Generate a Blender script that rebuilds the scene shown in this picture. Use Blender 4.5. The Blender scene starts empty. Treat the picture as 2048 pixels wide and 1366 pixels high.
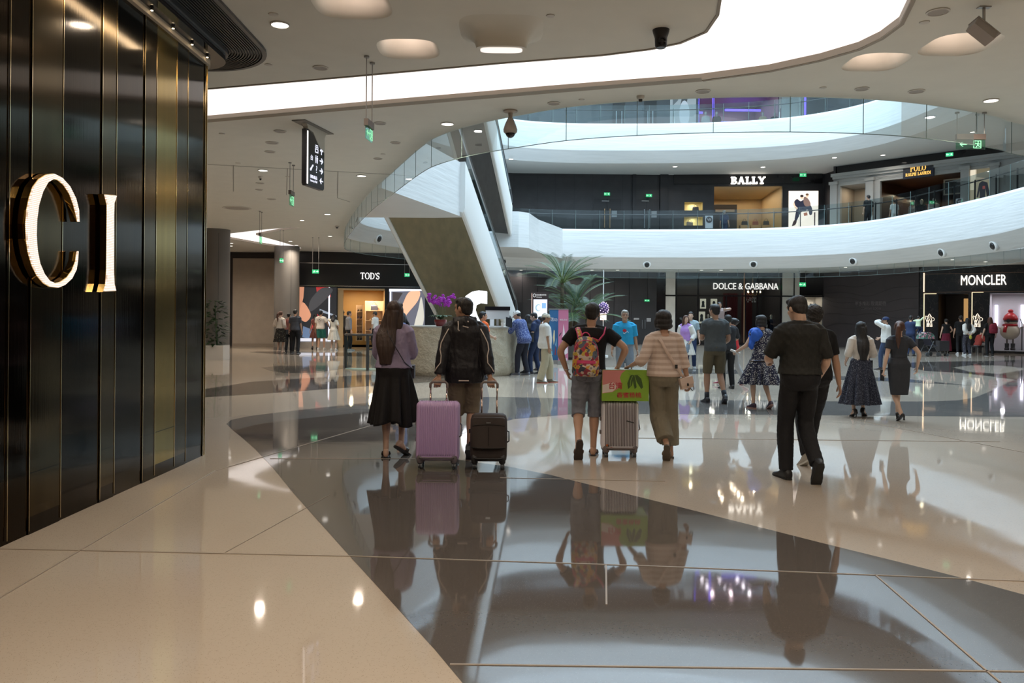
import bpy, bmesh, math, random
import numpy as np
from mathutils import Vector, Matrix, Quaternion
from mathutils.geometry import tessellate_polygon

SC = bpy.context.scene
COL = SC.collection
random.seed(7)
# camera
EYE = 1.53            # eye height
FPX = 1600.0          # focal length in pixels of the 2048 wide frame
ROLL = math.radians(0.45)
CU, CV = 1024.0, 631.0
cR, sR = math.cos(ROLL), math.sin(ROLL)
cam_d = bpy.data.cameras.new('camera')
cam = bpy.data.objects.new('camera', cam_d)
COL.objects.link(cam)
cam_d.sensor_width = 36.0
cam_d.lens = 36.0 * FPX / 2048.0
cam_d.shift_y = -(683.0 - CV) / 2048.0
cam_d.clip_start = 0.05
cam_d.clip_end = 300
cam.matrix_world = Matrix(((cR, -sR, 0, 0), (0, 0, -1, 0), (sR, cR, 0, EYE), (0, 0, 0, 1)))
SC.camera = cam
# view
SC.view_settings.view_transform = 'Standard'
SC.view_settings.look = 'None'
SC.view_settings.exposure = 0.25
SC.view_settings.gamma = 1.0
SC.view_settings.use_curve_mapping = False
SC.cycles.max_bounces = 7
SC.cycles.diffuse_bounces = 3
SC.cycles.glossy_bounces = 4
SC.cycles.transmission_bounces = 6
SC.cycles.transparent_max_bounces = 14
SC.cycles.caustics_reflective = False
SC.cycles.caustics_refractive = False
SC.cycles.sample_clamp_indirect = 4.0
SC.cycles.use_denoising = True
# world: overcast daylight above the glass roof
W = bpy.data.worlds.new('world'); SC.world = W
W.use_nodes = True
bg = W.node_tree.nodes['Background']
bg.inputs['Color'].default_value = (0.80, 0.90, 1.0, 1)
bg.inputs['Strength'].default_value = 0.9

def area(name, loc, size, energy, color, rot=(0, 0, 0), size_y=None, spread=None):
 d = bpy.data.lights.new(name, 'AREA')
 d.energy = energy; d.color = color; d.size = size
 if size_y: d.shape = 'RECTANGLE'; d.size_y = size_y
 if spread: d.spread = spread
 o = bpy.data.objects.new(name, d); o.location = loc; o.rotation_euler = rot
 COL.objects.link(o)
 return o
# daylight through the glazed roof of the atrium
area('atrium_skylight', (6.5, 27, 21.5), 20, 10500, (0.62, 0.83, 1.0), size_y=28)
# wash lamps in the slot above the gold wall
area('wall_wash_lamps', (-2.6, 5.5, 4.33), 0.12, 26, (1.0, 0.74, 0.46), size_y=6)
# (the round downlights of the ceilings carry their own light, see their builder)

# geometry helpers
def ray(px, py):
 u = (px - CU) / FPX; v = (CV - py) / FPX
 return u * cR - v * sR, u * sR + v * cR         # X/Y, (Z-EYE)/Y
def P(px, py, Y):
 a, b = ray(px, py)
 return Vector((a * Y, Y, EYE + b * Y))
def fl(px, py, z=0.0):
 a, b = ray(px, py)
 Y = (z - EYE) / b
 return Vector((a * Y, Y, z))
def V(*a): return Vector(a)
def lerp(a, b, t): return a + (b - a) * t
def sstep(a, b, x):
 t = min(1, max(0, (x - a) / (b - a))); return t * t * (3 - 2 * t)
def crom(pts, n=8, closed=True):
 out = []; N = len(pts)
 for i in range(N if closed else N - 1):
  if closed: p = [pts[(i + k) % N] for k in (-1, 0, 1, 2)]
  else: p = [pts[max(0, min(N - 1, i + k))] for k in (-1, 0, 1, 2)]
  for j in range(n):
   t = j / n
   out.append(tuple(0.5 * ((2 * p[1][c]) + (-p[0][c] + p[2][c]) * t + (2 * p[0][c] - 5 * p[1][c] + 4 * p[2][c] - p[3][c]) * t * t + (-p[0][c] + 3 * p[1][c] - 3 * p[2][c] + p[3][c]) * t ** 3) for c in range(len(p[0]))))
 if not closed: out.append(tuple(pts[-1]))
 return out

class MB:
 def __init__(s): s.v = []; s.f = []; s.m = []; s.mi = 0
 def add(s, vs, fs, mi=None):
  n = len(s.v); s.v += [tuple(v) for v in vs]
  mi = s.mi if mi is None else mi
  for f in fs: s.f.append([i + n for i in f]); s.m.append(mi)
  return s
 def box(s, c, d, rz=0.0, mi=None, M=None):
  x, y, z = d[0] / 2, d[1] / 2, d[2] / 2
  vs = [(-x, -y, -z), (x, -y, -z), (x, y, -z), (-x, y, -z), (-x, -y, z), (x, -y, z), (x, y, z), (-x, y, z)]
  cz, sz = math.cos(rz), math.sin(rz)
  if M is not None: vs = [M @ Vector((c[0] + v[0], c[1] + v[1], c[2] + v[2])) for v in vs]
  else: vs = [(c[0] + v[0] * cz - v[1] * sz, c[1] + v[0] * sz + v[1] * cz, c[2] + v[2]) for v in vs]
  return s.add(vs, [(0, 3, 2, 1), (4, 5, 6, 7), (0, 1, 5, 4), (1, 2, 6, 5), (2, 3, 7, 6), (3, 0, 4, 7)], mi)
 def rbox(s, c, d, r, mi=None, M=None, seg=3):
  # box with rounded vertical (z) edges
  x, y = d[0] / 2 - r, d[1] / 2 - r
  poly = []
  for k, (sx, sy) in enumerate(((1, 1), (-1, 1), (-1, -1), (1, -1))):
   for j in range(seg + 1):
    a = math.pi / 2 * (k + j / seg)
    poly.append((c[0] + sx * x + r * math.cos(a), c[1] + sy * y + r * math.sin(a)))
  return s.prism(poly, c[2] - d[2] / 2, c[2] + d[2] / 2, mi, M)
 def prism(s, poly, z0, z1, mi=None, M=None):
  n = len(poly)
  vs = [(p[0], p[1], z0) for p in poly] + [(p[0], p[1], z1) for p in poly]
  if M is not None: vs = [M @ Vector(v) for v in vs]
  fs = [tuple(range(n))[::-1], tuple(range(n, 2 * n))] + [(i, (i + 1) % n, n + (i + 1) % n, n + i) for i in range(n)]
  return s.add(vs, fs, mi)
 def fill(s, loops, z0, z1=None, mi=None, M=None):
  # polygon with holes, optional thickness; loops[0] outer
  L = [[Vector((p[0], p[1], 0)) for p in l] for l in loops]
  tr = tessellate_polygon(L)
  flat = [p for l in L for p in l]; n = len(flat)
  def T(v): return M @ v if M is not None else v
  s.add([T(Vector((p.x, p.y, z0))) for p in flat], [t[::-1] for t in tr], mi)
  if z1 is not None:
   s.add([T(Vector((p.x, p.y, z1))) for p in flat], list(tr), mi)
   for l in L:
    k = len(l)
    s.add([T(Vector((p.x, p.y, z0))) for p in l] + [T(Vector((p.x, p.y, z1))) for p in l], [(i, (i + 1) % k, k + (i + 1) % k, k + i) for i in range(k)], mi)
  return s
 def cyl(s, c, r, h, seg=24, r1=None, mi=None, M=None, cap=True):
  r1 = r if r1 is None else r1
  vs = [(c[0] + r * math.cos(2 * math.pi * i / seg), c[1] + r * math.sin(2 * math.pi * i / seg), c[2]) for i in range(seg)]
  vs += [(c[0] + r1 * math.cos(2 * math.pi * i / seg), c[1] + r1 * math.sin(2 * math.pi * i / seg), c[2] + h) for i in range(seg)]
  if M is not None: vs = [M @ Vector(v) for v in vs]
  fs = [(i, (i + 1) % seg, seg + (i + 1) % seg, seg + i) for i in range(seg)]
  if cap: fs += [tuple(range(seg))[::-1], tuple(range(seg, 2 * seg))]
  return s.add(vs, fs, mi)
 def lathe(s, prof, c=(0, 0, 0), seg=24, mi=None, M=None, sx=1, sy=1):
  vs = []
  for r, z in prof:
   for i in range(seg):
    a = 2 * math.pi * i / seg
    vs.append(Vector((c[0] + sx * r * math.cos(a), c[1] + sy * r * math.sin(a), c[2] + z)))
  if M is not None: vs = [M @ v for v in vs]
  fs = []
  for k in range(len(prof) - 1):
   for i in range(seg):
    j = (i + 1) % seg
    fs.append((k * seg + i, k * seg + j, (k + 1) * seg + j, (k + 1) * seg + i))
  fs += [tuple(range(seg))[::-1], tuple(range((len(prof) - 1) * seg, len(prof) * seg))]
  return s.add(vs, fs, mi)
 def ell(s, c, r, seg=16, rings=10, mi=None, M=None, R=None):
  vs = []; c = Vector(c)
  for k in range(1, rings):
   t = math.pi * k / rings
   for i in range(seg):
    a = 2 * math.pi * i / seg
    p = Vector((r[0] * math.sin(t) * math.cos(a), r[1] * math.sin(t) * math.sin(a), -r[2] * math.cos(t)))
    if R is not None: p = R @ p
    vs.append(c + p)
  lo = Vector((0, 0, -r[2])); hi = Vector((0, 0, r[2]))
  if R is not None: lo = R @ lo; hi = R @ hi
  n = len(vs); vs += [c + lo, c + hi]
  if M is not None: vs = [M @ v for v in vs]
  fs = []
  for k in range(rings - 2):
   for i in range(seg):
    j = (i + 1) % seg
    fs.append((k * seg + i, k * seg + j, (k + 1) * seg + j, (k + 1) * seg + i))
  for i in range(seg):
   j = (i + 1) % seg
   fs.append((n, j, i)); fs.append((n + 1, (rings - 2) * seg + i, (rings - 2) * seg + j))
  return s.add(vs, fs, mi)
 def loft(s, rings, mi=None, cap=True, M=None):
  # rings: list of equal length loops of points
  n = len(rings[0]); vs = [Vector(p) for r in rings for p in r]
  if M is not None: vs = [M @ v for v in vs]
  fs = []
  for k in range(len(rings) - 1):
   for i in range(n):
    j = (i + 1) % n
    fs.append((k * n + i, k * n + j, (k + 1) * n + j, (k + 1) * n + i))
  if cap: fs += [tuple(range(n))[::-1], tuple(range((len(rings) - 1) * n, len(rings) * n))]
  return s.add(vs, fs, mi)
 def tube(s, pts, rad, seg=8, mi=None, M=None, ref=None, flat=1.0, round_caps=False):
  pts = [Vector(p) for p in pts]; n = len(pts)
  rad = list(rad) if hasattr(rad, '__len__') else [rad] * n
  if round_caps and n > 1:
   d0 = (pts[0] - pts[1]).normalized(); d1 = (pts[-1] - pts[-2]).normalized()
   a = [(pts[0] + d0 * rad[0] * .95, rad[0] * .3), (pts[0] + d0 * rad[0] * .6, rad[0] * .8)]
   b = [(pts[-1] + d1 * rad[-1] * .6, rad[-1] * .8), (pts[-1] + d1 * rad[-1] * .95, rad[-1] * .3)]
   pts = [q[0] for q in a] + pts + [q[0] for q in b]; rad = [q[1] for q in a] + rad + [q[1] for q in b]; n += 4
  T = [(pts[min(i + 1, n - 1)] - pts[max(i - 1, 0)]).normalized() for i in range(n)]
  if ref is None:
   ref = Vector((1, 0, 0)) if abs(T[0].x) < 0.8 else Vector((0, 1, 0))
  ref = Vector(ref)
  rings = []; x = (ref - T[0] * ref.dot(T[0])).normalized()
  for i in range(n):
   x = (x - T[i] * x.dot(T[i])).normalized(); y = T[i].cross(x)
   rings.append([pts[i] + x * (rad[i] * math.cos(2 * math.pi * k / seg)) + y * (rad[i] * flat * math.sin(2 * math.pi * k / seg)) for k in range(seg)])
  return s.loft(rings, mi, True, M)
 def wall(s, pts, z0, z1, th=0.0, mi=None):
  # vertical strip(s) along plan polyline
  for i in range(len(pts) - 1):
   a, b = Vector((pts[i][0], pts[i][1], 0)), Vector((pts[i + 1][0], pts[i + 1][1], 0))
   if th:
    d = (b - a).normalized(); n = Vector((-d.y, d.x, 0)) * th
    q = [a, b, b + n, a + n]
    s.prism([(p.x, p.y) for p in q], z0, z1, mi)
   else:
    s.add([(a.x, a.y, z0), (b.x, b.y, z0), (b.x, b.y, z1), (a.x, a.y, z1)], [(0, 1, 2, 3)], mi)
  return s
 def text(s, body, M, h=None, w=None, depth=0.02, mi=None, bold=0.0, spacing=1.0, sx=1.0):
  # lettering; M maps x right, y up, z out; centred on the origin of M
  cu = bpy.data.curves.new('t', 'FONT'); cu.body = body; cu.size = 1.0; cu.extrude = 0.5; cu.offset = bold
  cu.space_character = spacing; cu.resolution_u = 3
  o = bpy.data.objects.new('t', cu); COL.objects.link(o)
  dg = bpy.context.evaluated_depsgraph_get(); me = bpy.data.meshes.new_from_object(o.evaluated_get(dg))
  vs = [v.co.copy() for v in me.vertices]; fs = [tuple(p.vertices) for p in me.polygons]
  bpy.data.objects.remove(o); bpy.data.curves.remove(cu); bpy.data.meshes.remove(me)
  if not vs: return s
  x0, x1 = min(v.x for v in vs), max(v.x for v in vs); y0, y1 = min(v.y for v in vs), max(v.y for v in vs)
  ky = (h / (y1 - y0)) if h else None; kx = (w / (x1 - x0)) if w else None
  if kx is None: kx = ky * sx
  if ky is None: ky = kx
  vs = [M @ Vector(((v.x - (x0 + x1) / 2) * kx, (v.y - (y0 + y1) / 2) * ky, (v.z + 0.5) * depth)) for v in vs]
  return s.add(vs, fs, mi)
 def build(s, name, mats, parent=None, smooth=False, loc=None, angle=None):
  me = bpy.data.meshes.new(name)
  me.from_pydata([tuple(v) for v in s.v], [], s.f)
  if not isinstance(mats, (list, tuple)): mats = [mats]
  for m in mats: me.materials.append(m)
  if len(mats) > 1: me.polygons.foreach_set('material_index', s.m)
  if smooth: me.polygons.foreach_set('use_smooth', [True] * len(s.f))
  me.update()
  if smooth and angle:
   me.set_sharp_from_angle(angle=math.radians(angle))
  o = bpy.data.objects.new(name, me); COL.objects.link(o)
  if parent is not None: o.parent = parent
  if loc is not None: o.location = loc
  return o

def frame(o, right, up):
 r = Vector(right).normalized(); u = Vector(up); u = (u - r * u.dot(r)).normalized(); n = r.cross(u)
 return Matrix(((r.x, u.x, n.x, o[0]), (r.y, u.y, n.y, o[1]), (r.z, u.z, n.z, o[2]), (0, 0, 0, 1)))
def tag(o, label=None, cat=None, group=None, kind=None):
 if label: o['label'] = label
 if cat: o['category'] = cat
 if group: o['group'] = group
 if kind: o['kind'] = kind
 return o
def empty(name, loc=(0, 0, 0), rz=0.0, label=None, cat=None, group=None):
 o = bpy.data.objects.new(name, None); COL.objects.link(o); o.location = loc; o.rotation_euler = (0, 0, rz)
 o.empty_display_size = 0.1
 return tag(o, label, cat, group)
def struct(o): o['kind'] = 'structure'; return o
def copy_tree(o, parent=None):
 c = o.copy(); COL.objects.link(c)
 if parent is not None: c.parent = parent
 for ch in o.children: copy_tree(ch, c)
 return c

# materials
def srgb(r, g, b):
 f = lambda c: ((c / 255) / 12.92) if c / 255 <= 0.04045 else (((c / 255) + 0.055) / 1.055) ** 2.4
 return (f(r), f(g), f(b), 1.0)
MATS = {}
def mat(name, col, rough=0.6, metal=0.0, emit=None, es=0.0, var=0.0, vs=8.0, bump=0.0, bs=40.0, ior=1.5, coat=0.0, alpha=None, stretch=None, spec=None):
 if name in MATS: return MATS[name]
 m = bpy.data.materials.new(name); m.use_nodes = True; MATS[name] = m
 nt = m.node_tree; b = nt.nodes['Principled BSDF']
 c = tuple(col) if len(col) == 4 else tuple(col) + (1,)
 b.inputs['Base Color'].default_value = c; b.inputs['Roughness'].default_value = rough
 b.inputs['Metallic'].default_value = metal; b.inputs['IOR'].default_value = ior
 if coat: b.inputs['Coat Weight'].default_value = coat; b.inputs['Coat Roughness'].default_value = 0.05
 if spec is not None: b.inputs['Specular IOR Level'].default_value = spec
 if emit is not None:
  b.inputs['Emission Color'].default_value = tuple(emit) if len(emit) == 4 else tuple(emit) + (1,)
  b.inputs['Emission Strength'].default_value = es
 if alpha is not None: b.inputs['Alpha'].default_value = alpha
 if var or bump:
  tc = nt.nodes.new('ShaderNodeTexCoord'); mp = nt.nodes.new('ShaderNodeMapping')
  if stretch: mp.inputs['Scale'].default_value = stretch
  nt.links.new(tc.outputs['Object'], mp.inputs['Vector'])
 if var:
  n = nt.nodes.new('ShaderNodeTexNoise'); n.inputs['Scale'].default_value = vs; n.inputs['Detail'].default_value = 4
  nt.links.new(mp.outputs[0], n.inputs['Vector'])
  r = nt.nodes.new('ShaderNodeValToRGB'); nt.links.new(n.outputs['Fac'], r.inputs[0])
  r.color_ramp.elements[0].position = 0.3; r.color_ramp.elements[1].position = 0.7
  r.color_ramp.elements[0].color = tuple(x * (1 - var) for x in c[:3]) + (1,)
  r.color_ramp.elements[1].color = tuple(min(1, x * (1 + var)) for x in c[:3]) + (1,)
  nt.links.new(r.outputs[0], b.inputs['Base Color'])
 if bump:
  n = nt.nodes.new('ShaderNodeTexNoise'); n.inputs['Scale'].default_value = bs; n.inputs['Detail'].default_value = 3
  nt.links.new(mp.outputs[0], n.inputs['Vector'])
  bp = nt.nodes.new('ShaderNodeBump'); bp.inputs['Strength'].default_value = bump; bp.inputs['Distance'].default_value = 0.02
  nt.links.new(n.outputs['Fac'], bp.inputs['Height']); nt.links.new(bp.outputs[0], b.inputs['Normal'])
 return m
def glow(name, col, s): 
 return mat(name, tuple(x * .5 for x in col[:3]), 0.5, emit=col, es=s)
def glass_mat(name, tint=(0.8, 0.92, 0.9), refl=0.25, dens=0.12):
 if name in MATS: return MATS[name]
 m = bpy.data.materials.new(name); m.use_nodes = True; MATS[name] = m
 nt = m.node_tree; nt.nodes.remove(nt.nodes['Principled BSDF']); out = nt.nodes['Material Output']
 t = nt.nodes.new('ShaderNodeBsdfTransparent'); t.inputs[0].default_value = tuple(tint) + (1,)
 g = nt.nodes.new('ShaderNodeBsdfGlossy'); g.inputs['Roughness'].default_value = 0.02; g.inputs['Color'].default_value = (0.9, 0.95, 1, 1)
 fr = nt.nodes.new('ShaderNodeFresnel'); fr.inputs[0].default_value = 1.45
 mx = nt.nodes.new('ShaderNodeMixShader')
 ml = nt.nodes.new('ShaderNodeMath'); ml.operation = 'MULTIPLY_ADD'; ml.inputs[1].default_value = refl; ml.inputs[2].default_value = dens
 nt.links.new(fr.outputs[0], ml.inputs[0]); nt.links.new(ml.outputs[0], mx.inputs[0])
 nt.links.new(t.outputs[0], mx.inputs[1]); nt.links.new(g.outputs[0], mx.inputs[2]); nt.links.new(mx.outputs[0], out.inputs[0])
 return m
class N:
 """small node graph helper around a principled material"""
 def __init__(s, name, rough=0.7, metal=0.0):
  s.m = bpy.data.materials.new(name); s.m.use_nodes = True; s.nt = s.m.node_tree; s.b = s.nt.nodes['Principled BSDF']
  s.b.inputs['Roughness'].default_value = rough; s.b.inputs['Metallic'].default_value = metal; MATS[name] = s.m
  s.tc = s.nt.nodes.new('ShaderNodeTexCoord')
 def n(s, t, **k):
  x = s.nt.nodes.new('ShaderNode' + t)
  for a, b in k.items(): setattr(x, a, b)
  return x
 def l(s, a, b): s.nt.links.new(a, b)
 def mapping(s, scale=(1, 1, 1), rot=(0, 0, 0), src='Object'):
  m = s.n('Mapping'); m.inputs['Scale'].default_value = scale; m.inputs['Rotation'].default_value = rot
  s.l(s.tc.outputs[src], m.inputs[0]); return m.outputs[0]
 def noise(s, vec, scale, detail=3, out='Fac'):
  n = s.n('TexNoise'); n.inputs['Scale'].default_value = scale; n.inputs['Detail'].default_value = detail
  s.l(vec, n.inputs['Vector']); return n.outputs[out]
 def voro(s, vec, scale, out='Distance', feature='F1'):
  n = s.n('TexVoronoi', feature=feature); n.inputs['Scale'].default_value = scale; s.l(vec, n.inputs['Vector']); return n.outputs[out]
 def wave(s, vec, scale, dist=0, bands='X', prof='SIN'):
  n = s.n('TexWave', bands_direction=bands, wave_profile=prof); n.inputs['Scale'].default_value = scale; n.inputs['Distortion'].default_value = dist
  s.l(vec, n.inputs['Vector']); return n.outputs['Fac']
 def ramp(s, fac, stops, interp='LINEAR'):
  r = s.n('ValToRGB'); r.color_ramp.interpolation = interp
  while len(r.color_ramp.elements) < len(stops): r.color_ramp.elements.new(0.5)
  for e, (p, c) in zip(r.color_ramp.elements, stops): e.position = p; e.color = tuple(c)[:3] + (1,)
  s.l(fac, r.inputs[0]); return r.outputs[0]
 def mix(s, fac, a, b):
  m = s.n('Mix', data_type='RGBA')
  if hasattr(fac, 'links'): s.l(fac, m.inputs[0])
  else: m.inputs[0].default_value = fac
  for i, c in ((6, a), (7, b)):
   if hasattr(c, 'links'): s.l(c, m.inputs[i])
   else: m.inputs[i].default_value = tuple(c)[:3] + (1,)
  return m.outputs[2]
 def base(s, c):
  if hasattr(c, 'links'): s.l(c, s.b.inputs['Base Color'])
  else: s.b.inputs['Base Color'].default_value = tuple(c)[:3] + (1,)
  return s
 def bump(s, h, st=0.3, d=0.01):
  b = s.n('Bump'); b.inputs['Strength'].default_value = st; b.inputs['Distance'].default_value = d
  s.l(h, b.inputs['Height']); s.l(b.outputs[0], s.b.inputs['Normal']); return s
# == SETTING
H = 4.40        # ceiling of the low hall
HF = 3.98       # ceiling under the far gallery
# plan of the atrium opening
near_px = [(690, 467), (704, 434), (742, 386), (786, 345), (844, 294), (885, 270), (953, 249), (1046, 230), (1153, 213), (1307, 201), (1473, 195), (1630, 195), (1778, 202), (1895, 216), (1993, 235), (2048, 251)]
OP = [tuple(fl(x, y, H)[:2]) for x, y in near_px]
OP += [(10.6, 13.2), (14.2, 16.8), (16.8, 21.5), (17.6, 27.5), (17.4, 32.5), (16.6, 36.6), (14.2, 39.4), (10.5, 40.8), (6.0, 41.3), (2.2, 41.2), (-0.6, 40.2), (-3.2, 37.2), (-5.2, 33.6), (-6.15, 31.0)]
OPEN = crom(OP, 6)
NO = len(OPEN)
def onrm(i):
 a, b = OPEN[(i - 1) % NO], OPEN[(i + 1) % NO]
 d = Vector((b[0] - a[0], b[1] - a[1])).normalized()
 return Vector((d.y, -d.x))
CEN = Vector((6, 27))
_s = 1 if onrm(0).dot(Vector(OPEN[0]) - CEN) > 0 else -1
NRM = [onrm(i) * _s for i in range(NO)]
def off(i, d): return (OPEN[i % NO][0] + NRM[i % NO].x * d, OPEN[i % NO][1] + NRM[i % NO].y * d)
def farw(p): return sstep(-4.2, 0.0, p[0]) * sstep(20, 29, p[1])
def cz(p): return lerp(H, HF, farw(p))

# ---- materials of the shell
def floor_mat(name, c1, c2, spk, rough=0.035):
 g = N(name, rough); v = g.mapping()
 c = g.mix(g.noise(v, 0.9, 4), c1, c2)
 sp = g.ramp(g.voro(v, 90), [(0.0, (1, 1, 1)), (0.10, (1, 1, 1)), (0.16, (0, 0, 0))])
 sp2 = g.ramp(g.noise(v, 55, 2), [(0.60, (0, 0, 0)), (0.66, (1, 1, 1))])
 c = g.mix(sp, c, spk); 
 mm = g.n('Math', operation='MULTIPLY'); g.l(sp2, mm.inputs[0]); mm.inputs[1].default_value = 0.35
 c = g.mix(mm.outputs[0], c, tuple(x * 0.72 for x in c2[:3]))
 g.base(c); g.b.inputs['IOR'].default_value = 1.72
 r = g.ramp(g.noise(v, 2.2, 5), [(0.3, (rough * .8,) * 3), (0.7, (rough * 1.7,) * 3)]); g.l(r, g.b.inputs['Roughness'])
 g.bump(g.noise(v, 1.6, 2), 0.05, 0.01)
 return g.m
M_cream = floor_mat('terrazzo_cream', (0.43, 0.36, 0.29), (0.475, 0.40, 0.325), (0.16, 0.11, 0.07))
M_dark = floor_mat('terrazzo_brown', (0.085, 0.072, 0.063), (0.105, 0.09, 0.08), (0.16, 0.14, 0.12), 0.035)
M_grey = floor_mat('terrazzo_grey', (0.150, 0.14, 0.13), (0.175, 0.165, 0.155), (0.08, 0.07, 0.065))
M_joint = mat('floor_joint', (0.30, 0.25, 0.20), 0.4)
M_ceil = mat('ceiling_plaster', (0.77, 0.76, 0.70), 0.85, var=0.02, vs=3)
M_trimc = mat('ceiling_trim', (0.33, 0.28, 0.22), 0.6)
def band_mat():
 g = N('white_grc_band', 0.45); v = g.mapping((0.5, 0.5, 9))
 n = g.noise(v, 1.4, 3)
 g.base(g.ramp(n, [(0.35, (0.63, 0.645, 0.645)), (0.62, (0.68, 0.695, 0.695))]))
 g.bump(n, 0.2, 0.04); return g.m
M_band = band_mat()
M_white = mat('white_plaster', (0.80, 0.81, 0.80), 0.5)
M_soff = mat('gallery_soffit', (0.62, 0.62, 0.60), 0.7)
M_black = mat('black_panel', (0.030, 0.027, 0.029), 0.42, var=0.15, vs=2)
M_blackg = mat('black_gloss_panel', (0.013, 0.012, 0.014), 0.10, var=0.1, vs=2)
M_beige = mat('beige_hoarding', (0.42, 0.36, 0.30), 0.75, var=0.05, vs=3)
M_lum = glow('stretch_ceiling_light', (1.0, 0.93, 0.90), 0.95)
M_steel = mat('brushed_steel', (0.45, 0.47, 0.50), 0.28, 1.0)
M_rail = mat('handrail_rubber', (0.06, 0.065, 0.07), 0.35)
M_glass = glass_mat('clear_glass', (0.86, 0.93, 0.92), 0.55, 0.03)
M_glassrail = glass_mat('railing_glass', (0.62, 0.72, 0.72), 0.35, 0.04)
M_glassedge = mat('glass_edge', (0.16, 0.22, 0.21), 0.2)

# ---- floor
m = MB(); m.box((4, 20, -0.10), (60, 64, 0.2))
struct(m.build('floor', M_cream))
INL = [0]
def inlay(pts, mt, smooth=True, dz=0.0015):
 INL[0] += 1; dz += .0003 * INL[0]
 w = [tuple(fl(x, y)[:2]) for x, y in pts]
 m = MB(); m.fill([w], 0.0, dz)
 return struct(m.build('trim_1', mt))
bandU = [(453, 848), (462, 840), (500, 832), (600, 820), (740, 805), (860, 796), (1000, 794), (1130, 797), (1300, 800), (1500, 801), (1700, 803), (1850, 803), (1915, 801), (1950, 795), (1985, 781), (2015, 765), (2060, 748), (2160, 720)]
bandL = [(2200, 838), (2048, 834), (1700, 831), (1300, 828), (1150, 828), (1030, 838), (950, 856), (900, 880), (880, 905), (740, 823), (600, 838), (520, 848), (480, 858), (466, 861)]
A = [(466, 861), (480, 858), (520, 848), (600, 838), (740, 823), (850, 850), (880, 905), (905, 918), (960, 926), (1020, 934), (1100, 950), (1200, 975), (1350, 1012), (1500, 1050), (1650, 1088), (1800, 1125), (1930, 1158), (2048, 1190), (2400, 1290), (3200, 1600), (3200, 2600), (1500, 2600), (1180, 1800), (1010, 1500), (925, 1366), (870, 1300), (790, 1212), (700, 1113), (640, 1046), (590, 990), (545, 935), (510, 898), (480, 872)]
inlay(bandU + [(2200, 838), (2048, 834), (1700, 831), (1300, 828), (1150, 828), (1030, 838), (950, 856), (900, 880), (850, 850), (740, 823), (600, 838), (520, 848), (480, 858), (466, 861)], M_grey)
inlay(A, M_dark)
inlay([(380, 786), (417, 777), (502, 764), (605, 757), (735, 750), (900, 748), (900, 762), (738, 772), (605, 782), (503, 789), (417, 794), (380, 797)], M_dark)
inlay([(523, 735), (560, 732), (700, 731), (707, 733), (640, 745), (570, 747), (540, 741)], M_grey)
inlay([(499, 704), (560, 702), (720, 706), (745, 713), (640, 712), (560, 709)], M_dark)
inlay([(1795, 728), (1840, 724), (1985, 722), (2100, 717), (2200, 714), (2200, 748), (2048, 762), (1990, 754), (1923, 746), (1850, 742)], M_dark)
inlay([(1906, 735), (1940, 731), (2000, 731), (2060, 738), (2000, 748), (1940, 744)], M_cream)
inlay([(1640, 752), (1700, 753), (1800, 757), (1940, 771), (1800, 764), (1680, 760)], M_grey)
inlay([(1290, 741), (1400, 738), (1560, 742), (1500, 748), (1380, 748)], M_grey)
def joint(pts, w=0.010):
 m = MB(); q = [fl(x, y) for x, y in pts]
 for a, b in zip(q[:-1], q[1:]):
  d = (b - a).normalized(); n = Vector((-d.y, d.x, 0)) * w / 2
  m.prism([((a + n).x, (a + n).y), ((b + n).x, (b + n).y), ((b - n).x, (b - n).y), ((a - n).x, (a - n).y)], 0.0, 0.0052)
 return struct(m.build('trim_1', M_joint))
joint([(-60, 1097), (700, 1113), (1300, 1133), (2048, 1163), (2300, 1173)])
joint([(-60, 1232), (430, 942), (740, 852)])
joint([(540, 918), (830, 918)], 0.012); joint([(1212, 1130), (1213, 1210)]); joint([(1750, 1150), (2000, 1366)]); joint([(900, 1330), (2100, 1345)])
joint([(1000, 956), (1330, 963)]); joint([(450, 1106), (660, 990)], 0.003)
joint([(1250, 876), (2000, 884)]); joint([(1700, 838), (2048, 905)])

# ---- luminous stretch ceiling + low ceiling with openings
lumU = [(250, 190), (422, 177), (700, 153), (1000, 126), (1205, 110), (1300, 98), (1358, 86), (1409, 64), (1432, 30), (1437, -5), (1437, -70), (1437, -180)]
lumD = [(1880, -180), (1850, -90), (1830, -30), (1819, 4), (1798, 48), (1760, 76), (1716, 97), (1640, 119), (1537, 141), (1400, 159), (1100, 182), (742, 212), (422, 240), (250, 254)]
LUM = [tuple(fl(x, y, H)[:2]) for x, y in lumU + lumD]
chev = [(452, 468), (520, 460), (580, 455), (600, 456), (560, 461), (512, 470), (560, 483), (603, 496), (600, 500), (520, 488), (452, 476)]
CHEV = [tuple(fl(x, y, H)[:2]) for x, y in chev]
dimples = [(704, 10, .36, 1), (817, 99, .33, 1), (1003, 60, .42, -1), (1752, 125, .33, 1), (1920, 90, .36, 1)]
def sq(cx, cy, r, n=32, e=3.2):
 out = []
 for i in range(n):
  a = 2 * math.pi * i / n; c, s_ = math.cos(a), math.sin(a)
  k = (abs(c) ** e + abs(s_) ** e) ** (-1 / e)
  out.append((cx + r * k * c, cy + r * k * s_))
 return out
DM = []
for x, y, r, sg in dimples:
 p = fl(x, y, H); DM.append((p.x, p.y, r, sg))
opn = [off(i, 0.0) for i in range(NO)]
m = MB()
outer = [(-24, -11), (34, -11), (34, 25), (34, 50), (-24, 50)]
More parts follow.
